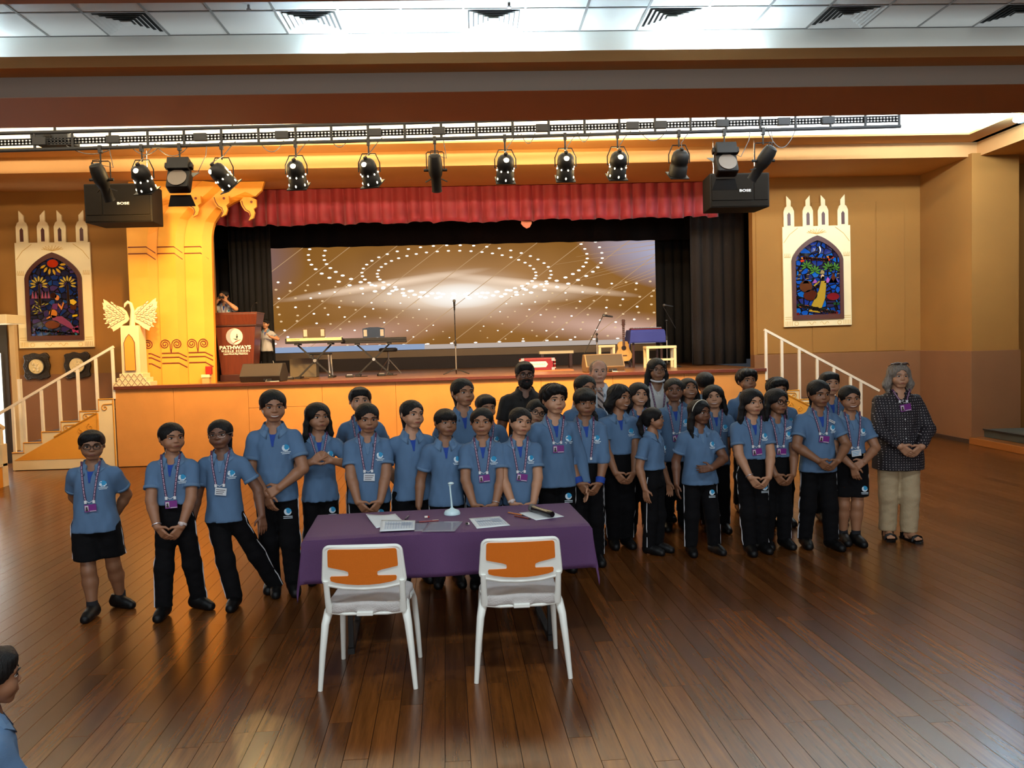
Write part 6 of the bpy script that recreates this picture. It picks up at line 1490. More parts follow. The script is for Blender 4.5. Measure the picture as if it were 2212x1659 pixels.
# arm poses: per side (+1 is the picture's right when facing the camera): wrist (fractions of height), finger dir, palm normal, elbow pole, curl
POSES = {
    'clasp': {+1: ((0.058, -0.118, 0.475), (-0.62, -0.18, -0.78), (-0.45, 0.75, 0.2), (1.0, 0.25, 0), 0.55), -1: ((-0.058, -0.126, 0.480), (0.62, -0.12, -0.78), (0.45, 0.75, 0.2), (-1.0, 0.25, 0), 0.55)},
    'clasphigh': {+1: ((0.060, -0.135, 0.535), (-0.72, -0.12, -0.62), (-0.4, 0.75, 0.2), (0.8, 0.4, 0), 0.55), -1: ((-0.060, -0.142, 0.540), (0.72, -0.06, -0.62), (0.4, 0.75, 0.2), (-0.8, 0.4, 0), 0.55)},
    'holdwrist': {+1: ((0.035, -0.128, 0.535), (-0.85, -0.10, -0.45), (-0.2, 0.8, -0.3), (0.8, 0.3, 0), 0.8), -1: ((-0.030, -0.118, 0.505), (0.25, -0.05, -0.95), (0.5, 0.75, 0.1), (-0.8, 0.4, 0), 0.6)},
    'sides': {+1: ((0.158, -0.03, 0.462), (0.02, -0.15, -1), (-1, 0, 0), (0.4, 1, 0), 0.35), -1: ((-0.158, -0.03, 0.462), (-0.02, -0.15, -1), (1, 0, 0), (-0.4, 1, 0), 0.35)},
    'behind': {+1: ((0.060, 0.125, 0.500), (-0.9, 0.1, -0.35), (0, -1, 0), (1, 0.5, 0), 0.5), -1: ((-0.060, 0.135, 0.505), (0.9, 0.1, -0.35), (0, -1, 0), (-1, 0.5, 0), 0.5)},
    'chest': {+1: ((0.055, -0.150, 0.690), (-0.75, -0.25, 0.55), (-0.3, 0.8, -0.2), (1, 0.1, -0.6), 1.0), -1: ((-0.045, -0.155, 0.690), (0.75, -0.2, 0.55), (0.3, 0.8, -0.2), (-1, 0.1, -0.6), 1.0)},
    'stomach': {+1: ((0.02, -0.150, 0.575), (-0.95, 0.05, -0.05), (0, 1, 0), (1, 0.2, -0.3), 0.5), -1: ((-0.150, 0.0, 0.46), (0, -0.15, -1), (1, 0, 0), (-0.4, 1, 0), 0.35)},
    'apart': {+1: ((0.205, -0.06, 0.485), (0.10, -0.15, -1), (-0.6, 0.7, 0), (0.6, 1, 0), 0.25), -1: ((-0.165, -0.03, 0.455), (0.15, -0.2, -1), (1, 0, 0), (-0.6, 1, 0), 0.3)},
    'face': {+1: ((0.060, -0.150, 0.835), (-0.35, -0.05, 0.9), (-0.7, 0.5, 0), (1, -0.2, -0.8), 0.9), -1: ((-0.060, -0.150, 0.835), (0.35, -0.05, 0.9), (0.7, 0.5, 0), (-1, -0.2, -0.8), 0.9)},
    'peek': {+1: ((0.11, -0.15, 0.70), (-0.4, -0.5, 0.6), (-0.6, -0.5, 0), (1, 0, -0.7), 0.5), -1: ((-0.09, -0.17, 0.72), (-0.1, -0.4, 0.9), (0.5, -0.6, 0), (-0.6, 0, -1), 0.7)},
}
ROOTS = []
def person(label, X, Y, h, yaw=0, head=(0, 0, 0), kind='kid', girth=1.0, skin='mid', hairs='tied', hairm=None, pose='clasp', sleeve='short', tucked=False, bottom='trousers',
           lanyard=None, lan_len=0.17, tag_=False, glasses=None, smile=0.4, feet=None, emblem=True, thigh_emblem=False, outfit='polo', extras=(), detail=1, look=0.0, z0=0.0, stripe=True, seated=False, seed=0, group='pupils in blue polo shirts'):
    if seated: z0 = z0 - 0.175 * h
    rs = np.random.RandomState(seed + int(X * 100) % 991)
    root = thing('person', label, 'person', (X, Y, z0), R(yaw), group)
    ad = kind != 'kid'
    hh = (0.134 if ad else 0.150) * h
    zc = 1.0 - hh / h                                   # chin
    dz = 0.018 if ad else 0.0                           # adults carry the shoulders a little higher
    sw = 1.10 if kind == 'man' else (1.04 if ad else 1.0)
    hd = Matrix.Translation((0, -0.012 * h, h - hh * 0.5 - 0.012)) @ Matrix.Translation((0, 0.05 * hh, -0.45 * hh)) @ Euler((R(head[1]), R(head[2]), R(head[0])), 'XYZ').to_matrix().to_4x4() @ Matrix.Translation((0, -0.05 * hh, 0.45 * hh)) @ Matrix.Diagonal((hh * (1.14 if not ad else 1.06), hh * 1.06, hh * 0.985, 1))
    hd_np = np.array(hd)
    def H(V): return V @ hd_np[:3, :3].T + hd_np[:3, 3]
    if feet is None: feet = ((-0.055 * h, 0.01, -8), (0.055 * h, -0.01, 8))
    g = girth
    # ---------------- body
    mb = MB()
    V, F = HEADS[kind]; mb.mat(0).arr(H(V), F)
    n0 = len(mb.v); face_details(mb, smile, look); mb.xform(hd, n0)
    f = Field((-0.30 * h, -0.2 * h, 0.40 * h), (0.30 * h, 0.2 * h, 0.90 * h), 0.016 if detail else 0.02)    # trunk under the clothes
    tz = np.array([0.45, 0.52, 0.58, 0.64, 0.70, 0.76, 0.79, 0.815, 0.83]) + np.array([0, 0, 0, .5, .8, 1, 1, 1, 1]) * dz
    f.loft(tz * h, np.array([.075, .076, .070, .070, .074, .076, .068, .045, .032]) * h * (0.6 + 0.4 * g), np.array([.05, .052, .050, .050, .052, .046, .038, .034, .03]) * h * (0.6 + 0.4 * g), 0.01)
    f.cone((0, 0, 0.80 * h), (0, 0.0, zc * h), 0.036 * h, 0.032 * h, 0.02)
    mb.arr(*f.mesh())
    S = {}; E = {}; Wr = {}
    for s in (-1, 1):
        w_, fd, pn, pole, curl = POSES[pose][s]
        sh_ = np.array([s * 0.094 * sw * (0.8 + 0.2 * g), 0.006, 0.757 + dz]) * h
        wr = np.array([w_[0] * (1 if abs(w_[0]) < 0.1 else 0.85 + 0.15 * g), w_[1] * (0.5 + 0.5 * g) if w_[1] < -0.05 else w_[1], w_[2] + dz * 0.5]) * h
        e, wr = ik(sh_, wr, 0.165 * h, 0.148 * h, pole)
        S[s], E[s], Wr[s] = sh_, e, wr
        hl = 0.108 * h
        lo = np.minimum(np.minimum(sh_, e), wr) - hl * 1.15; hi = np.maximum(np.maximum(sh_, e), wr) + hl * 1.15
        a = Field(lo, hi, 0.0062 if detail else 0.009)
        ag = 0.75 + 0.25 * g
        a.cone(sh_ * 0.72 + e * 0.28, e, 0.033 * h * ag, 0.027 * h * ag, 0.01); a.cone(e, e + (wr - e) * 0.3, 0.027 * h * ag, 0.0275 * h * ag, 0.012); a.cone(e + (wr - e) * 0.3, wr, 0.0275 * h * ag, 0.0185 * h * ag, 0.012)
        hand(a, wr, fd, pn, hl, (0, -1, 0.3) if pose not in ('sides', 'apart', 'behind') else (0, -1, 0), curl)
        mb.arr(*a.mesh())
    ank = {}; hip = {}
    for s, ft in zip((-1, 1), feet):
        ank[s] = np.array([ft[0], ft[1] + 0.02, 0.055 * h]); hip[s] = np.array([s * 0.045 * h * g, 0.0, 0.475 * h])
    knee = {s: hip[s] * 0.46 + ank[s] * 0.54 + np.array([0, -0.012 * h, 0]) for s in (-1, 1)}
    if seated:
        knee = {s: np.array([s * 0.075 * h, -0.235 * h, 0.49 * h]) for s in (-1, 1)}; ank = {s: np.array([s * 0.075 * h, -0.25 * h, 0.235 * h]) for s in (-1, 1)}
        feet = tuple((s * 0.075 * h, -0.27 * h, 0) for s in (-1, 1))
    for s in (-1, 1):
        lo = np.minimum(np.minimum(hip[s], ank[s]), knee[s]) - 0.09 * h; hi = np.maximum(np.maximum(hip[s], ank[s]), knee[s]) + 0.09 * h
        a = Field(lo, hi, 0.012 if bottom == 'trousers' else 0.0085)
        k_, an = knee[s], ank[s]; lg = 0.8 + 0.2 * g
        a.cone(hip[s] if bottom != 'trousers' else hip[s] * 0.35 + k_ * 0.65, k_, (0.050 if bottom != 'trousers' else 0.036) * h * lg, 0.034 * h * lg, 0.01); cf = k_ * 0.68 + an * 0.32 + np.array([0, 0.010 * h, 0])
        a.cone(k_, cf, 0.036 * h * lg, 0.038 * h * lg, 0.02); a.cone(cf, an, 0.038 * h * lg, 0.022 * h * lg, 0.02); a.cone(an, an + (0, 0, -0.035 * h), 0.023 * h, 0.026 * h, 0.01)
        mb.arr(*a.mesh())
    hm = hairm or m_hair
    mb.build('body', [skinmat(skin), m_eyew, m_iris, hm, lipmat(skin), m_teeth], root, smooth=180, normals=False)
    # ---------------- hair
    if hairs:
        V, F = hair(hairs); ho = obj('hair', raw_mesh('hair', H(V), F, [hm]), root)
    # ---------------- upper garment
    hem = 0.575 if tucked else (0.455 if not ad else 0.43)
    if outfit == 'tunic': hem = 0.40
    ch = 0.011 if detail else 0.0145
    f = Field((-0.36 * h, -0.26 * h, (hem - 0.03) * h), (0.36 * h, 0.24 * h, 0.90 * h), ch)
    full = 1.0 if not tucked else 0.97
    tz = np.array([hem, 0.50, 0.56, 0.62, 0.68, 0.74, 0.775, 0.800, 0.818, 0.830]); tz[1] = max(tz[1], hem + 0.012); tz[2] = max(tz[2], hem + 0.02)
    tz = tz + np.array([0, 0, .2, .5, .8, 1, 1, 1, 1, 1]) * dz
    A = np.array([.102, .098, .089, .085, .086, .088, .084, .068, .050, .041]) * h * (1 + (g - 1) * np.array([1.1, 1.1, 1.1, 1, .8, .5, .4, .3, .2, .1])) * np.array([1, 1, 1, 1, 1, sw, sw, sw, 1, 1])
    B = np.array([.080, .078, .074, .070, .071, .067, .058, .050, .044, .040]) * h * (1 + (g - 1) * np.array([1.2, 1.2, 1.3, 1.2, 1, .6, .4, .3, .2, .1]))
    if tucked: A[:3] *= (0.97, 0.99, 1.0); B[:3] *= (0.97, 0.99, 1.0)
    f.loft(tz * h, A, B, 0.012)
    sl_end = {}
    for s in (-1, 1):
        if sleeve == 'short':
            e = S[s] + (E[s] - S[s]) * 0.66
            f.cone(S[s] * (0.88, 1, 1.004), S[s] + (E[s] - S[s]) * 0.12, 0.034 * h * (0.8 + 0.2 * g), 0.036 * h * (0.8 + 0.2 * g), 0.035)
            f.cone_end(S[s], e + (E[s] - S[s]) * 0.1, 0.0365 * h * (0.8 + 0.2 * g), 0.0415 * h * (0.75 + 0.25 * g), e, E[s] - S[s], 0.016); sl_end[s] = (e, nrm(E[s] - S[s]))
        else:
            f.cone(S[s] * (0.92, 1, 1), E[s], 0.040 * h * (0.8 + 0.2 * g), 0.036 * h * (0.75 + 0.25 * g), 0.03); f.cone_end(E[s], Wr[s] + (Wr[s] - E[s]) * 0.1, 0.036 * h * (0.75 + 0.25 * g), 0.027 * h, Wr[s], Wr[s] - E[s], 0.012); sl_end[s] = (Wr[s], nrm(Wr[s] - E[s]))
    f.ripple(0.0016, [(1.0, 0.3, 0.45), (-0.9, 0.2, 0.35)], seed + 3, 44)
    f.ripple(0.0011, [(1, 0.4, 0.25), (-1, 0.3, 0.3)], seed + 9, 90)
    X_, Y_, Z_ = f.xyz((slice(None),) * 3)
    f.D = np.maximum(f.D, hem * h - Z_)
    D0 = f.D.copy()
    zv = (0.822 + dz) * h; yv = -0.062 * h * (0.7 + 0.3 * g)
    y1 = f.front(0, zv - 0.03 * h) or yv; y2 = f.front(0, zv - 0.075 * h) or yv
    f.cone((0, yv * 0.3, zv + 0.03 * h), (0, y1 + 0.004, zv - 0.022 * h), 0.042 * h, 0.024 * h, 0.004, sub=True); f.cone((0, y1 + 0.004, zv - 0.022 * h), (0, y2, zv - 0.068 * h), 0.024 * h, 0.006 * h, 0.004, sub=True)
    top_m = {'polo': m_polo, 'blackshirt': M('black_shirt', (20, 17, 16), 0.8, bump=(200, 0.3)), 'whiteshirt': M('white_dress_shirt', (214, 222, 230), 0.7, bump=(150, 0.15)),
             'whitekurta': M('white_kurta', (205, 205, 204), 0.8, bump=(60, 0.3)), 'tunic': None, 'greypolo': M('pale_polo', (176, 178, 186), 0.85, bump=(420, 0.3))}[outfit]
    if outfit == 'tunic':
        top_m = M('dotted_black_blouse', (20, 13, 20), 0.75, bump=(120, 0.2))
        nt = top_m.node_tree
        if not nt.nodes.get('dots'):
            N, L = nt.nodes, nt.links; tc_ = N.new('ShaderNodeTexCoord'); mp_ = N.new('ShaderNodeMapping'); mp_.inputs['Scale'].default_value = (1, 0.0, 1)
            v_ = N.new('ShaderNodeTexVoronoi'); v_.name = 'dots'; v_.inputs['Scale'].default_value = 44; v_.inputs['Randomness'].default_value = 0.12
            lt_ = N.new('ShaderNodeMath'); lt_.operation = 'LESS_THAN'; lt_.inputs[1].default_value = 0.15
            mx_ = N.new('ShaderNodeMix'); mx_.data_type = 'RGBA'; mx_.inputs[6].default_value = lin((22, 14, 22)) + (1,); mx_.inputs[7].default_value = lin((190, 180, 180)) + (1,)
            L.new(tc_.outputs['Object'], mp_.inputs[0]); L.new(mp_.outputs[0], v_.inputs['Vector']); L.new(v_.outputs['Distance'], lt_.inputs[0]); L.new(lt_.outputs[0], mx_.inputs[0]); L.new(mx_.outputs[2], nt.nodes['Principled BSDF'].inputs['Base Color'])
    V, F = f.mesh(); f.D = D0
    shirt = obj({'polo': 'polo_shirt', 'greypolo': 'polo_shirt', 'blackshirt': 'shirt', 'whiteshirt': 'dress_shirt', 'whitekurta': 'kurta', 'tunic': 'blouse'}[outfit], raw_mesh('shirt', V, F, [top_m]), root)
    fy = lambda x, z, d=0.004: (lambda q: (q if q is not None else -0.05 * h) - d)(f.front(x, z))
    zn = (0.822 + dz) * h
    polo = outfit in ('polo', 'greypolo')
    # collar: a stand round the neck that folds down to two points in front
    if polo or outfit in ('whiteshirt', 'blackshirt', 'tunic'):
        cb = MB(); n = 19; rows = []
        for i in range(n):
            t = -1 + 2 * i / (n - 1); th = t * R(158)
            cx, cy = math.sin(th), math.cos(th)
            fr = abs(t) ** 3
            rin = np.array([0.046 * h * cx, 0.043 * h * cy + 0.002, zn + 0.016 * h - 0.030 * h * fr])
            rtop = rin + np.array([0.002 * cx, 0.002 * cy, 0.004])
            drop = 0.030 * h + 0.022 * h * fr
            xo, zo = (0.066 + 0.010 * fr) * h * cx, zn - 0.010 * h - drop * (0.35 + 0.65 * fr)
            yo = 0.062 * h * cy
            if t and cy < 0.25:
                q = f.front(xo, zo); yo = (q - 0.007) if q is not None and cy < -0.15 else yo
            rows.append((rin - np.array([0, 0, 0.02 * h]), rtop, np.array([xo, yo, zo]), np.array([xo * 0.97, yo + 0.006, zo - 0.001])))
        vs = [p for r_ in rows for p in r_]; fs = []
        for i in range(n - 1):
            for j in range(3): fs.append((i*4+j, i*4+j+1, (i+1)*4+j+1, (i+1)*4+j))
        cb.add(vs, fs); cm = m_collar if polo else top_m
        co = cb.build('collar', cm, shirt, smooth=50)
        md = co.modifiers.new('thickness', 'SOLIDIFY'); md.thickness = 0.003
    if polo:
        zt = zn - 0.012 * h; P = []
        for x, z, d_ in ((-0.015, zt / h - 0.030, -0.010), (0.015, zt / h - 0.030, -0.010), (0.009, zt / h - 0.055, 0.003), (0.004, zt / h - 0.086, 0.006), (-0.004, zt / h - 0.086, 0.006), (-0.009, zt / h - 0.055, 0.003)):
            P.append((x * h, fy(x * h, z * h, d_), z * h))
        MB().add(P, [(0, 1, 2, 5), (5, 2, 3, 4)]).build('placket', m_placket if seed % 4 != 3 else m_collar, shirt, normals=False)
        if sleeve == 'short':
            for s in (-1, 1):
                e, d = sl_end[s]; cbm = MB(); rr = 0.0417 * h * (0.75 + 0.25 * g) + 0.002
                cbm.tube([e - d * 0.016 * h, e + d * 0.001], [rr, rr], 20, cap=False); c_ = cbm.build('cuff', m_collar, shirt, smooth=60)
                md = c_.modifiers.new('thickness', 'SOLIDIFY'); md.thickness = 0.003
        else:
            for s in (-1, 1):
                e, d = sl_end[s]; MB().tube([e - d * 0.03 * h, e + d * 0.004], [0.0275 * h, 0.025 * h], 16, cap=False).build('cuff', m_placket, shirt, smooth=60)
        if emblem:
            ex, ez = 0.058 * h * min(g, 1.1), (0.715 + dz) * h; eb = MB(); r_ = 0.0165 * h
            pt = lambda dx, dz_, d: (ex + dx, fy(ex + dx * 0.6, ez + dz_ * 0.6, d + 0.003), ez + dz_)
            eb.mat(0).add([pt(r_ * math.cos(q), r_ * math.sin(q), 0.0045) for q in np.linspace(0, 2 * math.pi, 14, endpoint=False)], [tuple(range(14))])
            cres = [pt(r_ * 1.06 * math.cos(q), r_ * 1.06 * math.sin(q), 0.006) for q in np.linspace(R(130), R(345), 12)] + [pt(r_ * (0.55 + 0.10) * math.cos(q) + r_ * 0.22, r_ * 0.75 * math.sin(q) + r_ * 0.16, 0.006) for q in np.linspace(R(345), R(130), 12)]
            eb.mat(1).add(cres, [(i, i + 1, 22 - i, 23 - i) for i in range(11)])
            for k, w_ in ((0, 1.35), (1, 1.05)):
                zz = -r_ * (1.35 + 0.45 * k)
                eb.add([pt(-r_ * w_, zz, 0.005), pt(r_ * w_, zz, 0.005), pt(r_ * w_, zz + r_ * 0.2, 0.005), pt(-r_ * w_, zz + r_ * 0.2, 0.005)], [(0, 1, 2, 3)])
            eb.build('emblem', [m_emb, m_embw], shirt, normals=False)
    if outfit in ('whiteshirt', 'blackshirt', 'tunic'):
        bb = MB()
        for k in range(6):
            z = zn - (0.05 + 0.052 * k) * h; bb.sphere((0, fy(0, z, 0.002), z), (0.006, 0.003, 0.006), 8, 6)
        bb.build('button', m_clip if outfit == 'tunic' else top_m, shirt)
    # ---------------- lower garment
    f2 = Field((-0.40 * h, -0.34 * h if seated else -0.26 * h, 0.02), (0.40 * h, 0.24 * h, 0.62 * h), 0.0125 if detail else 0.016)
    pz = np.array([0.455, 0.50, 0.55, 0.585 + (0.015 if tucked else 0)])
    f2.loft(pz * h, np.array([.088, .086, .078, .074 if not tucked else .083]) * h * g, np.array([.068, .070, .066, .062 if not tucked else .068]) * h * (1 + (g - 1) * 1.0), 0.01)
    endz = {}
    for s in (-1, 1):
        k_, an = knee[s], ank[s]
        if bottom == 'trousers':
            lo_ = an + np.array([0, 0.006, -0.012 * h])
            f2.cone(hip[s], k_, 0.053 * h * (0.5 + 0.5 * g), 0.046 * h * (0.7 + 0.3 * g), 0.03); f2.cone(k_, lo_, 0.046 * h * (0.7 + 0.3 * g), (0.042 if not ad else 0.046) * h, 0.03); zend = 0.045 * h if not seated else 0.215 * h
        else:
            e = hip[s] + (k_ - hip[s]) * 0.80; f2.cone(hip[s], e + (k_ - hip[s]) * 0.2, 0.066 * h * (0.6 + 0.4 * g), 0.068 * h * (0.6 + 0.4 * g), 0.03); zend = 0.305 * h
    f2.ripple(0.0013, [(0.8, 0.3, 0.5), (-0.8, 0.2, 0.5)], seed + 5, 50)
    f2.ripple(0.001, [(0.3, 0.3, 1.0), (-0.4, 0.2, 1.0)], seed + 6, 80)
    X_, Y_, Z_ = f2.xyz((slice(None),) * 3); f2.D = np.maximum(f2.D, zend - Z_)
    low_m = m_trouser if not ad else {'blackshirt': M('charcoal_trousers', (24, 22, 22), 0.8), 'whiteshirt': M('grey_trousers', (40, 40, 44), 0.8), 'whitekurta': M('dark_leggings', (26, 22, 26), 0.8), 'tunic': M('khaki_chinos', (178, 156, 122), 0.85, bump=(40, 0.4))}.get(outfit, m_trouser)
    V, F = f2.mesh(); tro = obj('trousers' if bottom == 'trousers' else 'shorts', raw_mesh('trousers', V, F, [low_m]), root)
    if stripe and not ad:
        for s in (-1, 1):
            pts = []
            zs = np.linspace(0.53 * h, zend + 0.012, 16 if bottom == 'trousers' else 6)
            for z in zs:
                k = int(round((z - f2.lo[2]) / f2.h)); j = int(round((0.0 - f2.lo[1]) / f2.h)); col = f2.D[:, min(max(j, 0), f2.D.shape[1]-1), k]
                # outermost point of this leg's side, a little to the front
                t_ = np.interp(z, [ank[s][2], hip[s][2]], [0, 1]); cy_ = ank[s][1] * (1 - t_); j = int(round((cy_ - 0.012 - f2.lo[1]) / f2.h)); col = f2.D[:, min(max(j, 0), f2.D.shape[1]-1), k]
                ins = np.where(col < 0)[0]
                if len(ins): pts.append((float(f2.ax[0][ins[0] if s < 0 else ins[-1]]) + s * 0.006, cy_ - 0.012, float(z)))
            if len(pts) > 3: MB().tube(pts, 0.0042, 5).build('side_piping', m_stripe, tro)
    if thigh_emblem:
        ex, ez, r_ = 0.058 * h, 0.405 * h, 0.018 * h
        if bottom != 'trousers': ez = 0.36 * h
        fy2 = lambda x, z: (lambda q: (q if q is not None else -0.06 * h) - 0.005)(f2.front(x, z))
        eb = MB(); eb.mat(0).add([(ex + r_ * math.cos(q), fy2(ex, ez), ez + r_ * math.sin(q)) for q in np.linspace(0, 6.283, 12, endpoint=False)], [tuple(range(12))])
        y_ = fy2(ex, ez) - 0.002
        eb.mat(1).add([(ex + r_ * math.cos(q), y_, ez + r_ * math.sin(q)) for q in np.linspace(R(140), R(350), 10)] + [(ex + r_ * (0.6 * math.cos(q) + 0.2), y_, ez + r_ * (0.7 * math.sin(q) + 0.16)) for q in np.linspace(R(350), R(140), 10)], [(i, i + 1, 18 - i, 19 - i) for i in range(9)])
        for k in (0, 1): eb.add([(ex - r_ * 1.2, y_, ez - r_ * (1.4 + 0.45 * k)), (ex + r_ * 1.2, y_, ez - r_ * (1.4 + 0.45 * k)), (ex + r_ * 1.2, y_, ez - r_ * (1.22 + 0.45 * k)), (ex - r_ * 1.2, y_, ez - r_ * (1.22 + 0.45 * k))], [(0, 1, 2, 3)])
        eb.build('emblem', [m_emb, m_embw], tro, normals=False)
    # ---------------- shoes
    for s, ft in zip((-1, 1), feet):
        sc_ = h / 1.40 * (1.06 if kind == 'man' else 1.0)
        if outfit == 'tunic':
            sd = MB().prism([(0.036, 0.09), (0.042, -0.05), (0.034, -0.12), (0.0, -0.145), (-0.034, -0.12), (-0.04, -0.05), (-0.036, 0.09)], 0.0, 0.018, 'XY').box((-0.03, 0.02, 0.0), (0.03, 0.09, 0.05))
            sd.tube([(-0.042, -0.085, 0.015), (-0.03, -0.09, 0.045), (0, -0.09, 0.055), (0.03, -0.09, 0.045), (0.042, -0.085, 0.015)], 0.012, 6); sd.tube([(-0.036, 0.05, 0.02), (-0.038, 0.03, 0.085), (0, -0.02, 0.095), (0.038, 0.03, 0.085), (0.036, 0.05, 0.02)], 0.008, 6)
            so_ = sd.build('sandal', m_shoe, root, smooth=40)
            ftm = Field((-0.07, -0.18, 0.0), (0.07, 0.12, 0.12), 0.009); ftm.cone((0, 0.05, 0.05), (0, -0.08, 0.04), 0.032, 0.026, 0.01); ftm.cone((0, 0.04, 0.05), (0, 0.04, 0.11), 0.03, 0.03, 0.02)
            for q in range(5): ftm.cone((-0.022 + 0.011 * q, -0.08, 0.036), (-0.026 + 0.013 * q, -0.122 + 0.004 * q, 0.032), 0.010, 0.008, 0.004)
            V, F = ftm.mesh(); fo_ = obj('foot', raw_mesh('foot', V, F, [skinmat(skin)]), so_)
        else:
            V, F = shoe('kid'); so_ = obj('shoe', SHOES.setdefault('mesh', raw_mesh('shoe', V, F, [m_shoe])), root)
            if s == -1 or True: pass
        so_.location = (ft[0], ft[1], 0.175 * h if seated else 0); so_.rotation_euler = (0, 0, R(ft[2])); so_.scale = (sc_,) * 3
    if bottom != 'trousers':
        for s in (-1, 1):
            a = ank[s]; MB().tube([a + (0, 0.0, -0.02 * h), a + (0, 0, 0.035 * h)], [0.030 * h, 0.0275 * h], 14).build('sock', m_sock, root, smooth=50)
    # ---------------- lanyard and badge
    if lanyard:
        lb = MB(); le = zn - lan_len * h; ends = []
        for s in (-1, 1):
            pts = []
            for k in range(12):
                t = k / 11; x = s * (0.047 * (1 - t) + 0.020 * t) * h; z = zn + 0.006 * h - (zn + 0.006 * h - le) * t
                pts.append((x, fy(x, min(z, zn - 0.014 * h), 0.0085 if t > 0.2 else 0.014), z))
            pts[0] = (pts[0][0], pts[0][1] + 0.012, pts[0][2] + 0.008)
            lb.mat(0).ribbon(pts, 0.0115 * h / 1.4 * 1.25, 0.002)
            for k in range(1, 11):
                for q in (0.12, 0.55):
                    a_ = Vector(pts[k]); b_ = Vector(pts[k+1]); p0 = a_.lerp(b_, q); p1 = a_.lerp(b_, q + 0.30)
                    lb.mat(1).ribbon([p0 + Vector((0, -0.0015, 0)), p1 + Vector((0, -0.0015, 0))], 0.0055, 0.001)
            ends.append(pts[-1])
        lo_ = lb.build('lanyard', [m_lan, m_lant], root, normals=False)
        for e in ends: MB().box((e[0] - 0.009, e[1] - 0.004, e[2] - 0.022), (e[0] + 0.009, e[1] + 0.004, e[2])).build('lanyard_clip', m_clip, lo_, bevel=0.002)
        bz = le - 0.055 * h / 1.4; w_, h_ = 0.041 * h / 1.4, 0.027 * h / 1.4
        tl = R(rs.uniform(-9, 9)); by = min(fy(-0.03, bz, 0.010), fy(0.03, bz, 0.010), fy(0, bz - 0.02, 0.010))
        if lanyard != 'none':
            bd = MB().box((-w_, -0.002, -h_), (w_, 0.002, h_)).build('id_badge', m_badgep if lanyard == 'badge' else m_badgew, root, loc=(0.006, by, bz), rot=(0, tl, 0))
            if lanyard == 'badge':
                MB().box((-w_ * 0.9, -0.004, -h_ * 0.72), (-w_ * 0.30, -0.0018, h_ * 0.75)).build('badge_photo', m_bphoto, bd)
                MB().sphere((-w_ * 0.6, -0.004, h_ * 0.1), (w_ * 0.17, 0.002, h_ * 0.34), 8, 6).box((-w_ * 0.82, -0.0046, -h_ * 0.7), (-w_ * 0.38, -0.0038, -h_ * 0.2)).build('badge_portrait', m_bface, bd)
                MB().box((-w_ * 0.15, -0.003, -h_ * 0.9), (w_ * 0.95, -0.0019, -h_ * 0.72)).build('badge_line', m_bphoto, bd)
            else:
                tx_ = MB()
                for k in range(3): tx_.box((-w_ * 0.8, -0.003, h_ * (0.5 - 0.5 * k) - 0.003), (w_ * (0.8 - 0.2 * k), -0.0019, h_ * (0.5 - 0.5 * k) + 0.001))
                tx_.build('badge_print', m_bface if lanyard == 'card' else m_emb, bd)
            MB().tube([ends[0], (0, by - 0.003, bz + h_ + 0.012), ends[1]], 0.002, 4).build('badge_cord', m_clip, lo_)
    if tag_:
        ex, ez = 0.060 * h, 0.752 * h
        nt_ = MB().box((-0.030, -0.002, -0.010), (0.030, 0.002, 0.010)).build('name_tag', m_badgew, root, loc=(ex, fy(ex, ez, 0.010), ez), rot=(0, R(-18 if tag_ is True else tag_), R(10)))
        MB().box((-0.024, -0.003, -0.001), (0.024, -0.0019, 0.003)).build('name_print', m_bface, nt_)
    # ---------------- glasses
    if glasses:
        gmat = m_frameb if glasses == 'black' else m_framem; gb = MB()
        for s in (-1, 1):
            lens = [(s * 0.135 + 0.105 * math.copysign(abs(math.cos(q)) ** 0.7, math.cos(q)), -0.405 + 0.02 * abs(math.cos(q)) * (1 if s * math.cos(q) > 0 else 0), 0.0 + 0.078 * math.copysign(abs(math.sin(q)) ** 0.75, math.sin(q))) for q in np.linspace(0, 6.283, 18, endpoint=False)]
            gb.tube(lens, 0.0125 if glasses == 'black' else 0.008, 5, closed=True)
            gb.tube([(s * 0.24, -0.385, 0.02), (s * 0.34, -0.20, 0.03), (s * 0.372, 0.05, 0.03)], 0.010, 5)
        gb.tube([(-0.035, -0.415, 0.015), (0, -0.425, 0.03), (0.035, -0.415, 0.015)], 0.010, 5)
        gb.xform(hd); gb.build('glasses', gmat, root, smooth=60)
    # ---------------- extras
    for e in extras:
        if e == 'watch' or e == 'watchR':
            s = -1 if e == 'watch' else 1; d = nrm(Wr[s] - E[s]); p = Wr[s] - d * 0.012 * h
            wb = MB().tube([p - d * 0.008, p + d * 0.008], [0.0225 * h, 0.0222 * h], 14, cap=False); wb.sphere(p + np.array([0, -0.022 * h, 0.006]), (0.016, 0.007, 0.016), 10, 6); wb.build('wristwatch', M('pale_watch', (214, 196, 190), 0.4), root, smooth=50)
        if e in ('bangle', 'bangleR'):
            s = 1 if e == 'bangle' else -1; d = nrm(Wr[s] - E[s]); p = Wr[s] - d * 0.012 * h; x_ = nrm(np.cross(d, (0, 0, 1))); y_ = np.cross(d, x_)
            MB().tube([p + (x_ * math.cos(q) + y_ * math.sin(q)) * 0.0215 * h for q in np.linspace(0, 6.283, 16, endpoint=False)], 0.004, 6, closed=True).build('bangle', M('silver_bangle', (200, 190, 190), 0.3, metal=0.6), root)
        if e == 'beard':
            V, F = beard(); obj('beard', raw_mesh('beard', H(V), F, [hm]), root)
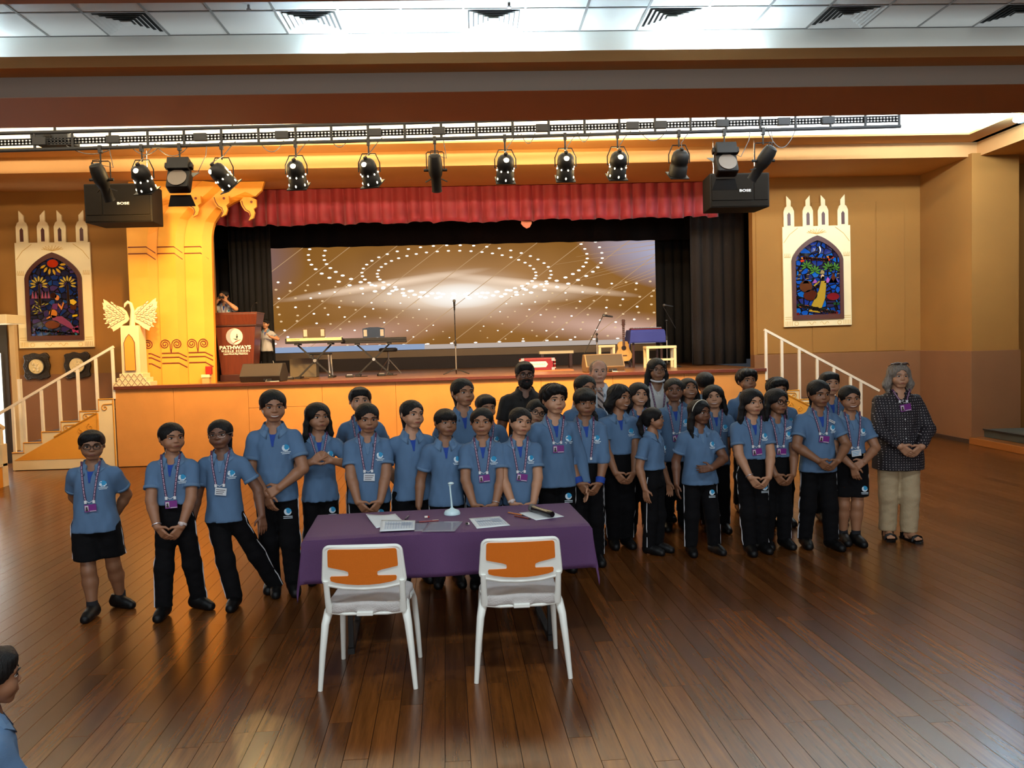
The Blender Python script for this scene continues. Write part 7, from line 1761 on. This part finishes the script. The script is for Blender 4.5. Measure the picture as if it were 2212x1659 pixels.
        if e == 'headband':
            pts = [(0.40 * math.sin(q), -0.03 - 0.08 * math.cos(q), 0.10 + 0.44 * math.cos(q)) for q in np.linspace(R(-95), R(95), 20)]
            b_ = MB().tube(pts, 0.022, 6); b_.xform(hd); b_.build('headband', M('white_headband', (222, 214, 196), 0.5), root, smooth=60)
        if e == 'mask':
            b_ = MB(); pts = [(0.28 * math.sin(q), -0.07 - 0.27 * math.cos(q), -0.45 - 0.07 * math.cos(q)) for q in np.linspace(R(-100), R(100), 16)]
            b_.tube(pts, [0.02] + [0.045] * 14 + [0.02], 8); b_.xform(hd); b_.build('chin_mask', M('white_face_mask', (226, 226, 228), 0.8), root, smooth=60)
        if e == 'tie':
            b_ = MB(); zt = zn - 0.012 * h; P = [(0, fy(0, zt - 0.01 * h, 0.009), zt)]
            for z in np.linspace(zt - 0.02 * h, zt - 0.30 * h, 10): P.append((0.004, fy(0, z, 0.009), z))
            tm = bpy.data.materials.get('striped_tie')
            if not tm:
                tm = bpy.data.materials.new('striped_tie'); tm.use_nodes = True; N, L = tm.node_tree.nodes, tm.node_tree.links
                wv = N.new('ShaderNodeTexWave'); wv.bands_direction = 'DIAGONAL'; wv.inputs['Scale'].default_value = 9; tcx = N.new('ShaderNodeTexCoord'); mpp = N.new('ShaderNodeMapping'); mpp.inputs['Scale'].default_value = (1, 0, 1)
                rp = N.new('ShaderNodeValToRGB'); rp.color_ramp.interpolation = 'CONSTANT'; rp.color_ramp.elements[0].color = lin((196, 172, 160)) + (1,); rp.color_ramp.elements[1].position = 0.72; rp.color_ramp.elements[1].color = lin((60, 34, 36)) + (1,)
                L.new(tcx.outputs['Object'], mpp.inputs[0]); L.new(mpp.outputs[0], wv.inputs['Vector']); L.new(wv.outputs['Fac'], rp.inputs[0]); L.new(rp.outputs[0], N['Principled BSDF'].inputs['Base Color'])
            b_.ribbon(P[1:], 0.062, 0.003); b_.sphere((0, P[0][1] - 0.004, zt - 0.008), (0.022, 0.012, 0.02), 10, 8); b_.build('necktie', tm, root, smooth=50)
        if e == 'sunglasses':
            b_ = MB()
            for s in (-1, 1): b_.sphere((s * 0.15, -0.20, 0.52), (0.13, 0.06, 0.055), 12, 8)
            b_.tube([(s_, -0.12 + 0.1, 0.50) for s_ in (-0.34, 0.0, 0.34)], 0.02, 6); b_.tube([(0.28, -0.18, 0.52), (0.40, 0.05, 0.40)], 0.015, 5); b_.tube([(-0.28, -0.18, 0.52), (-0.40, 0.05, 0.40)], 0.015, 5)
            b_.xform(hd); b_.build('sunglasses', M('brown_sunglasses', (62, 44, 38), 0.25), root, smooth=60)
        if e == 'phone':
            p = (Wr[1] + Wr[-1]) / 2 + np.array([0, -0.03, 0.075]); MB().box((p[0] - 0.05, p[1] - 0.02, p[2] - 0.02), (p[0] + 0.05, p[1] + 0.02, p[2] + 0.02)).build('handheld_camera', M('black_gadget', (20, 18, 18), 0.3), root, bevel=0.006)
    return root
# ---- the group, from the picture's left to right
PP = person
PP('boy in black shorts and glasses, hands behind his back, standing far left', -2.76, 6.08, 1.34, 8, (16, 4, 0), hairs='short', pose='behind', bottom='shorts', lanyard='badge', lan_len=0.19, glasses='black', girth=1.18, skin='tan', feet=((-0.03, -0.10, -6), (0.10, 0.12, 58)), smile=0.2, seed=1)
PP('girl with low ponytail and tucked shirt, second pupil from the left', -2.18, 6.03, 1.385, 6, (34, 0, 0), hairs='tied', pose='clasp', tucked=True, lanyard='badge', lan_len=0.20, skin='mid', feet=((-0.09, -0.09, -4), (0.12, 0.07, 55)), smile=0.5, extras=('watchR', 'bangleR'), seed=2, emblem=True)
PP('girl in glasses with white card badge, legs set apart, third from the left', -1.87, 6.17, 1.384, 2, (0, 0, -3), hairs='tied', pose='apart', lanyard='card', lan_len=0.16, glasses='metal', skin='brown', feet=((0.06, -0.08, 0), (0.30, 0.20, 12)), smile=0.3, seed=3)
PP('tall smiling girl holding her wrist, left of the purple table', -1.56, 6.46, 1.579, 6, (14, 6, 0), hairs='tied', pose='holdwrist', skin='mid', girth=1.04, feet=((-0.07, 0.06, -5), (0.11, -0.06, 12)), smile=0.9, thigh_emblem=True, seed=4)
PP('girl holding both hands at her chest behind the table corner', -1.27, 6.70, 1.452, 14, (16, 0, 0), hairs='half', pose='chest', lanyard='none', lan_len=0.10, skin='mid', smile=0.2, thigh_emblem=True, seed=5)
PP('boy whose face shows above the girl with the white card at the table', -1.03, 7.45, 1.528, 4, (8, -2, 0), hairs='short', pose='behind', skin='light', lanyard='badge', detail=0, seed=6)
PP('girl looking down with clasped hands and white card, behind the table', -0.86, 6.56, 1.449, 6, (12, 10, 0), hairs='tied', pose='clasp', girth=1.16, lanyard='card', lan_len=0.18, skin='mid', smile=0.3, thigh_emblem=True, seed=7)
PP('girl with ponytail in black shorts behind the table, no lanyard', -0.52, 6.62, 1.457, 12, (22, 0, 3), hairs='tied', pose='behind', girth=1.12, bottom='shorts', skin='light', smile=0.7, seed=8)
PP('girl with fringe and arms at her sides, behind the white desk lamp', -0.25, 6.46, 1.394, 6, (16, 0, 4), hairs='bangs', pose='sides', skin='tan', smile=0.5, seed=9)
PP('tall girl standing behind the girl with the fringe', -0.12, 7.30, 1.591, 10, (18, 0, 0), hairs='tied', pose='behind', girth=1.15, skin='mid', smile=0.5, detail=0, emblem=False, seed=10)
PP('boy with fringe half hidden behind the girl with interlaced fingers', 0.08, 7.55, 1.426, 8, (12, 6, 0), hairs='short', pose='sides', skin='mid', lanyard='badge', detail=0, seed=11)
PP('girl with hair tied back and interlaced fingers, behind the table', 0.04, 6.40, 1.396, 0, (-3, 0, 0), hairs='tied', pose='clasp', lanyard='badge', lan_len=0.17, skin='mid', smile=0.3, extras=('bangle',), thigh_emblem=True, seed=12)
PP('girl with pale wristwatch and clasped hands, behind the table', 0.32, 6.42, 1.388, 4, (14, 2, 8), hairs='tied', pose='clasp', lanyard='badge', lan_len=0.17, skin='light', smile=0.5, extras=('watch',), thigh_emblem=True, seed=13)
PP('bearded man in black shirt and round glasses at the back', 0.47, 7.95, 1.705, 2, (4, 3, 0), kind='man', hairs='short', outfit='blackshirt', pose='sides', girth=1.12, skin='brown', glasses='black', smile=0.0, extras=('beard',), emblem=False, stripe=False, seed=14, group='teachers with the pupils')
PP('girl in round glasses peeking out beside the curly-haired boy', 0.49, 7.15, 1.400, 0, (6, 2, 18), hairs='half', pose='sides', glasses='black', skin='light', smile=0.1, detail=0, seed=15)
PP('boy with curly fringe in long-sleeved polo at the table end', 0.63, 6.78, 1.534, 6, (14, 0, 0), hairs='curly', pose='sides', sleeve='long', girth=1.16, lanyard='badge', lan_len=0.12, skin='light', smile=0.3, thigh_emblem=True, seed=16)
PP('girl in thin glasses behind the girl with dark fringe', 1.00, 7.62, 1.577, 6, (14, 2, 0), hairs='tied', pose='sides', glasses='metal', lanyard='badge', skin='mid', detail=0, seed=17)
PP('girl with dark fringe and side ponytail in long sleeves', 0.90, 6.92, 1.500, 2, (6, 8, 0), hairs='bangsR', pose='clasp', sleeve='long', tucked=True, lanyard='badge', lan_len=0.21, skin='tan', smile=0.5, seed=18)
PP('grey-haired man in white shirt and striped tie', 1.23, 8.30, 1.699, -2, (2, 0, 0), kind='man', hairs='grey', hairm=m_hairthin, outfit='whiteshirt', pose='behind', girth=1.1, skin='pale', smile=0.4, extras=('tie',), emblem=False, stripe=False, seed=19, group='teachers with the pupils')
PP('girl with thick shoulder-length hair and tucked shirt, hands clasped', 1.27, 7.42, 1.493, 6, (30, 4, 4), hairs='bob', pose='clasp', tucked=True, girth=1.05, skin='mid', smile=0.85, feet=((-0.05, 0.04, -8), (0.07, 0.03, 8)), seed=20)
PP('smiling girl with parted hair behind the thick-haired girl', 1.57, 8.02, 1.471, 0, (6, 0, 4), hairs='half', pose='sides', skin='light', smile=1.0, lanyard='badge', detail=0, seed=21)
PP('woman with very long dark hair, glasses and a mask under her chin', 1.86, 8.50, 1.692, 0, (4, 2, 0), kind='woman', hairs='longer', outfit='whitekurta', pose='sides', skin='tan', glasses='metal', lanyard='none', smile=0.1, extras=('mask',), emblem=False, stripe=False, seed=22, group='teachers with the pupils')
PP('small girl seen in profile turning to the right, white piping on trousers', 1.53, 7.20, 1.294, 48, (30, 0, 0), hairs='tied', pose='sides', tucked=True, skin='mid', smile=0.5, feet=((-0.06, 0.0, 0), (0.07, -0.02, 0)), seed=23)
PP('plump-faced smiling girl behind the small girl in profile', 1.93, 8.05, 1.505, -4, (-4, 0, 0), hairs='tied', pose='sides', girth=1.15, lanyard='badge', skin='brown', smile=0.6, detail=0, seed=24)
PP('girl with head thrown back and mouth open, behind the headband girl', 2.22, 8.60, 1.473, 0, (6, -12, 0), hairs='half', pose='sides', skin='mid', smile=0.9, detail=0, seed=25)
PP('pupil with short black hair turned away from the camera', 2.48, 8.92, 1.514, 150, (10, 4, 0), hairs='short', pose='sides', skin='brown', detail=0, emblem=False, seed=26)
PP('girl with white headband and loose long hair, one hand on her stomach', 1.92, 7.12, 1.352, 6, (24, 2, 0), hairs='long', pose='stomach', girth=1.14, skin='brown', smile=0.1, extras=('headband',), thigh_emblem=True, feet=((-0.09, -0.02, -10), (0.13, -0.02, 12)), seed=27)
PP('smiling girl with pulled-back hair beside the pupil turned away', 2.29, 7.92, 1.432, -4, (-8, 0, -4), hairs='half', pose='sides', skin='light', smile=1.0, lanyard='badge', detail=0, seed=28)
PP('boy with floppy dark hair standing tallest at the back right', 2.90, 8.80, 1.536, 0, (6, -3, 0), hairs='curly', pose='sides', skin='mid', detail=0, lanyard='badge', seed=29)
PP('girl with long straight hair and tucked shirt, hands crossed low', 2.37, 7.08, 1.438, 2, (8, 4, 0), hairs='long', pose='clasp', tucked=True, lanyard='badge', lan_len=0.16, skin='light', smile=0.4, thigh_emblem=True, extras=('bangleR',), feet=((-0.04, -0.04, -6), (0.09, 0.02, 10)), seed=30)
PP('girl in black glasses with name tag and tucked shirt', 2.63, 7.22, 1.423, 4, (16, 3, 4), hairs='half', pose='clasp', tucked=True, glasses='black', lanyard='badge', lan_len=0.17, tag_=True, skin='tan', smile=0.6, seed=31)
PP('boy with tousled curls between the two girls with name tags', 2.98, 8.10, 1.469, 0, (2, 2, -4), hairs='curly', pose='sides', skin='mid', girth=1.1, lanyard='badge', smile=0.6, detail=0, seed=32)
PP('girl with name tag, clasped hands and piped trousers, third from the right', 2.99, 7.17, 1.495, 0, (6, 8, 0), hairs='tied', pose='clasphigh', girth=1.08, lanyard='badge', lan_len=0.13, tag_=25, skin='tan', smile=0.3, feet=((-0.10, 0.04, -8), (0.10, -0.06, 14)), seed=33)
PP('boy with straight fringe behind the girl in black shorts', 3.55, 8.22, 1.511, -2, (0, -2, 0), hairs='short', pose='sides', skin='light', lanyard='badge', detail=0, seed=34)
PP('smiling girl in black shorts with white card badge, next to the woman', 3.31, 7.24, 1.434, -2, (-4, 6, -4), hairs='tied', pose='holdwrist', tucked=True, bottom='shorts', lanyard='card2', lan_len=0.20, skin='mid', smile=1.0, thigh_emblem=True, feet=((-0.045, 0.03, -6), (0.045, -0.03, 6)), seed=35)
PP('grey-haired woman in dotted black blouse and khaki trousers, far right', 3.81, 7.36, 1.615, -4, (-2, 4, 0), kind='woman', hairs='wavy', hairm=m_hairgrey, outfit='tunic', sleeve='long', pose='clasphigh', girth=1.30, skin='light', smile=0.2, lanyard='badge', lan_len=0.05, extras=('sunglasses',), emblem=False, stripe=False, feet=((-0.08, 0.02, -14), (0.08, -0.06, 8)), seed=36, group='teachers with the pupils')
# ---- on the stage and in the foreground
PP('girl behind the lectern raising both hands to her face', -4.58, 15.62, 1.40, 6, (-18, 4, 0), hairs='tied', pose='face', outfit='greypolo', lanyard='badge', lan_len=0.13, skin='light', z0=ZS + 0.27, extras=('phone',), detail=0, seed=37, group='pupils on the stage')
PP('small boy peeking round the right side of the lectern', -3.87, 15.75, 1.12, -6, (-12, 2, 0), hairs='short', pose='peek', outfit='greypolo', skin='light', z0=ZS, detail=0, seed=38, group='pupils on the stage', emblem=False)
PP('seated child cut off at the lower left corner, dark hair, blue shirt', -1.555, 2.62, 1.18, 128, (0, 4, 0), hairs='short', pose='clasp', skin='tan', seated=True, seed=39, group='pupils watching from the front')
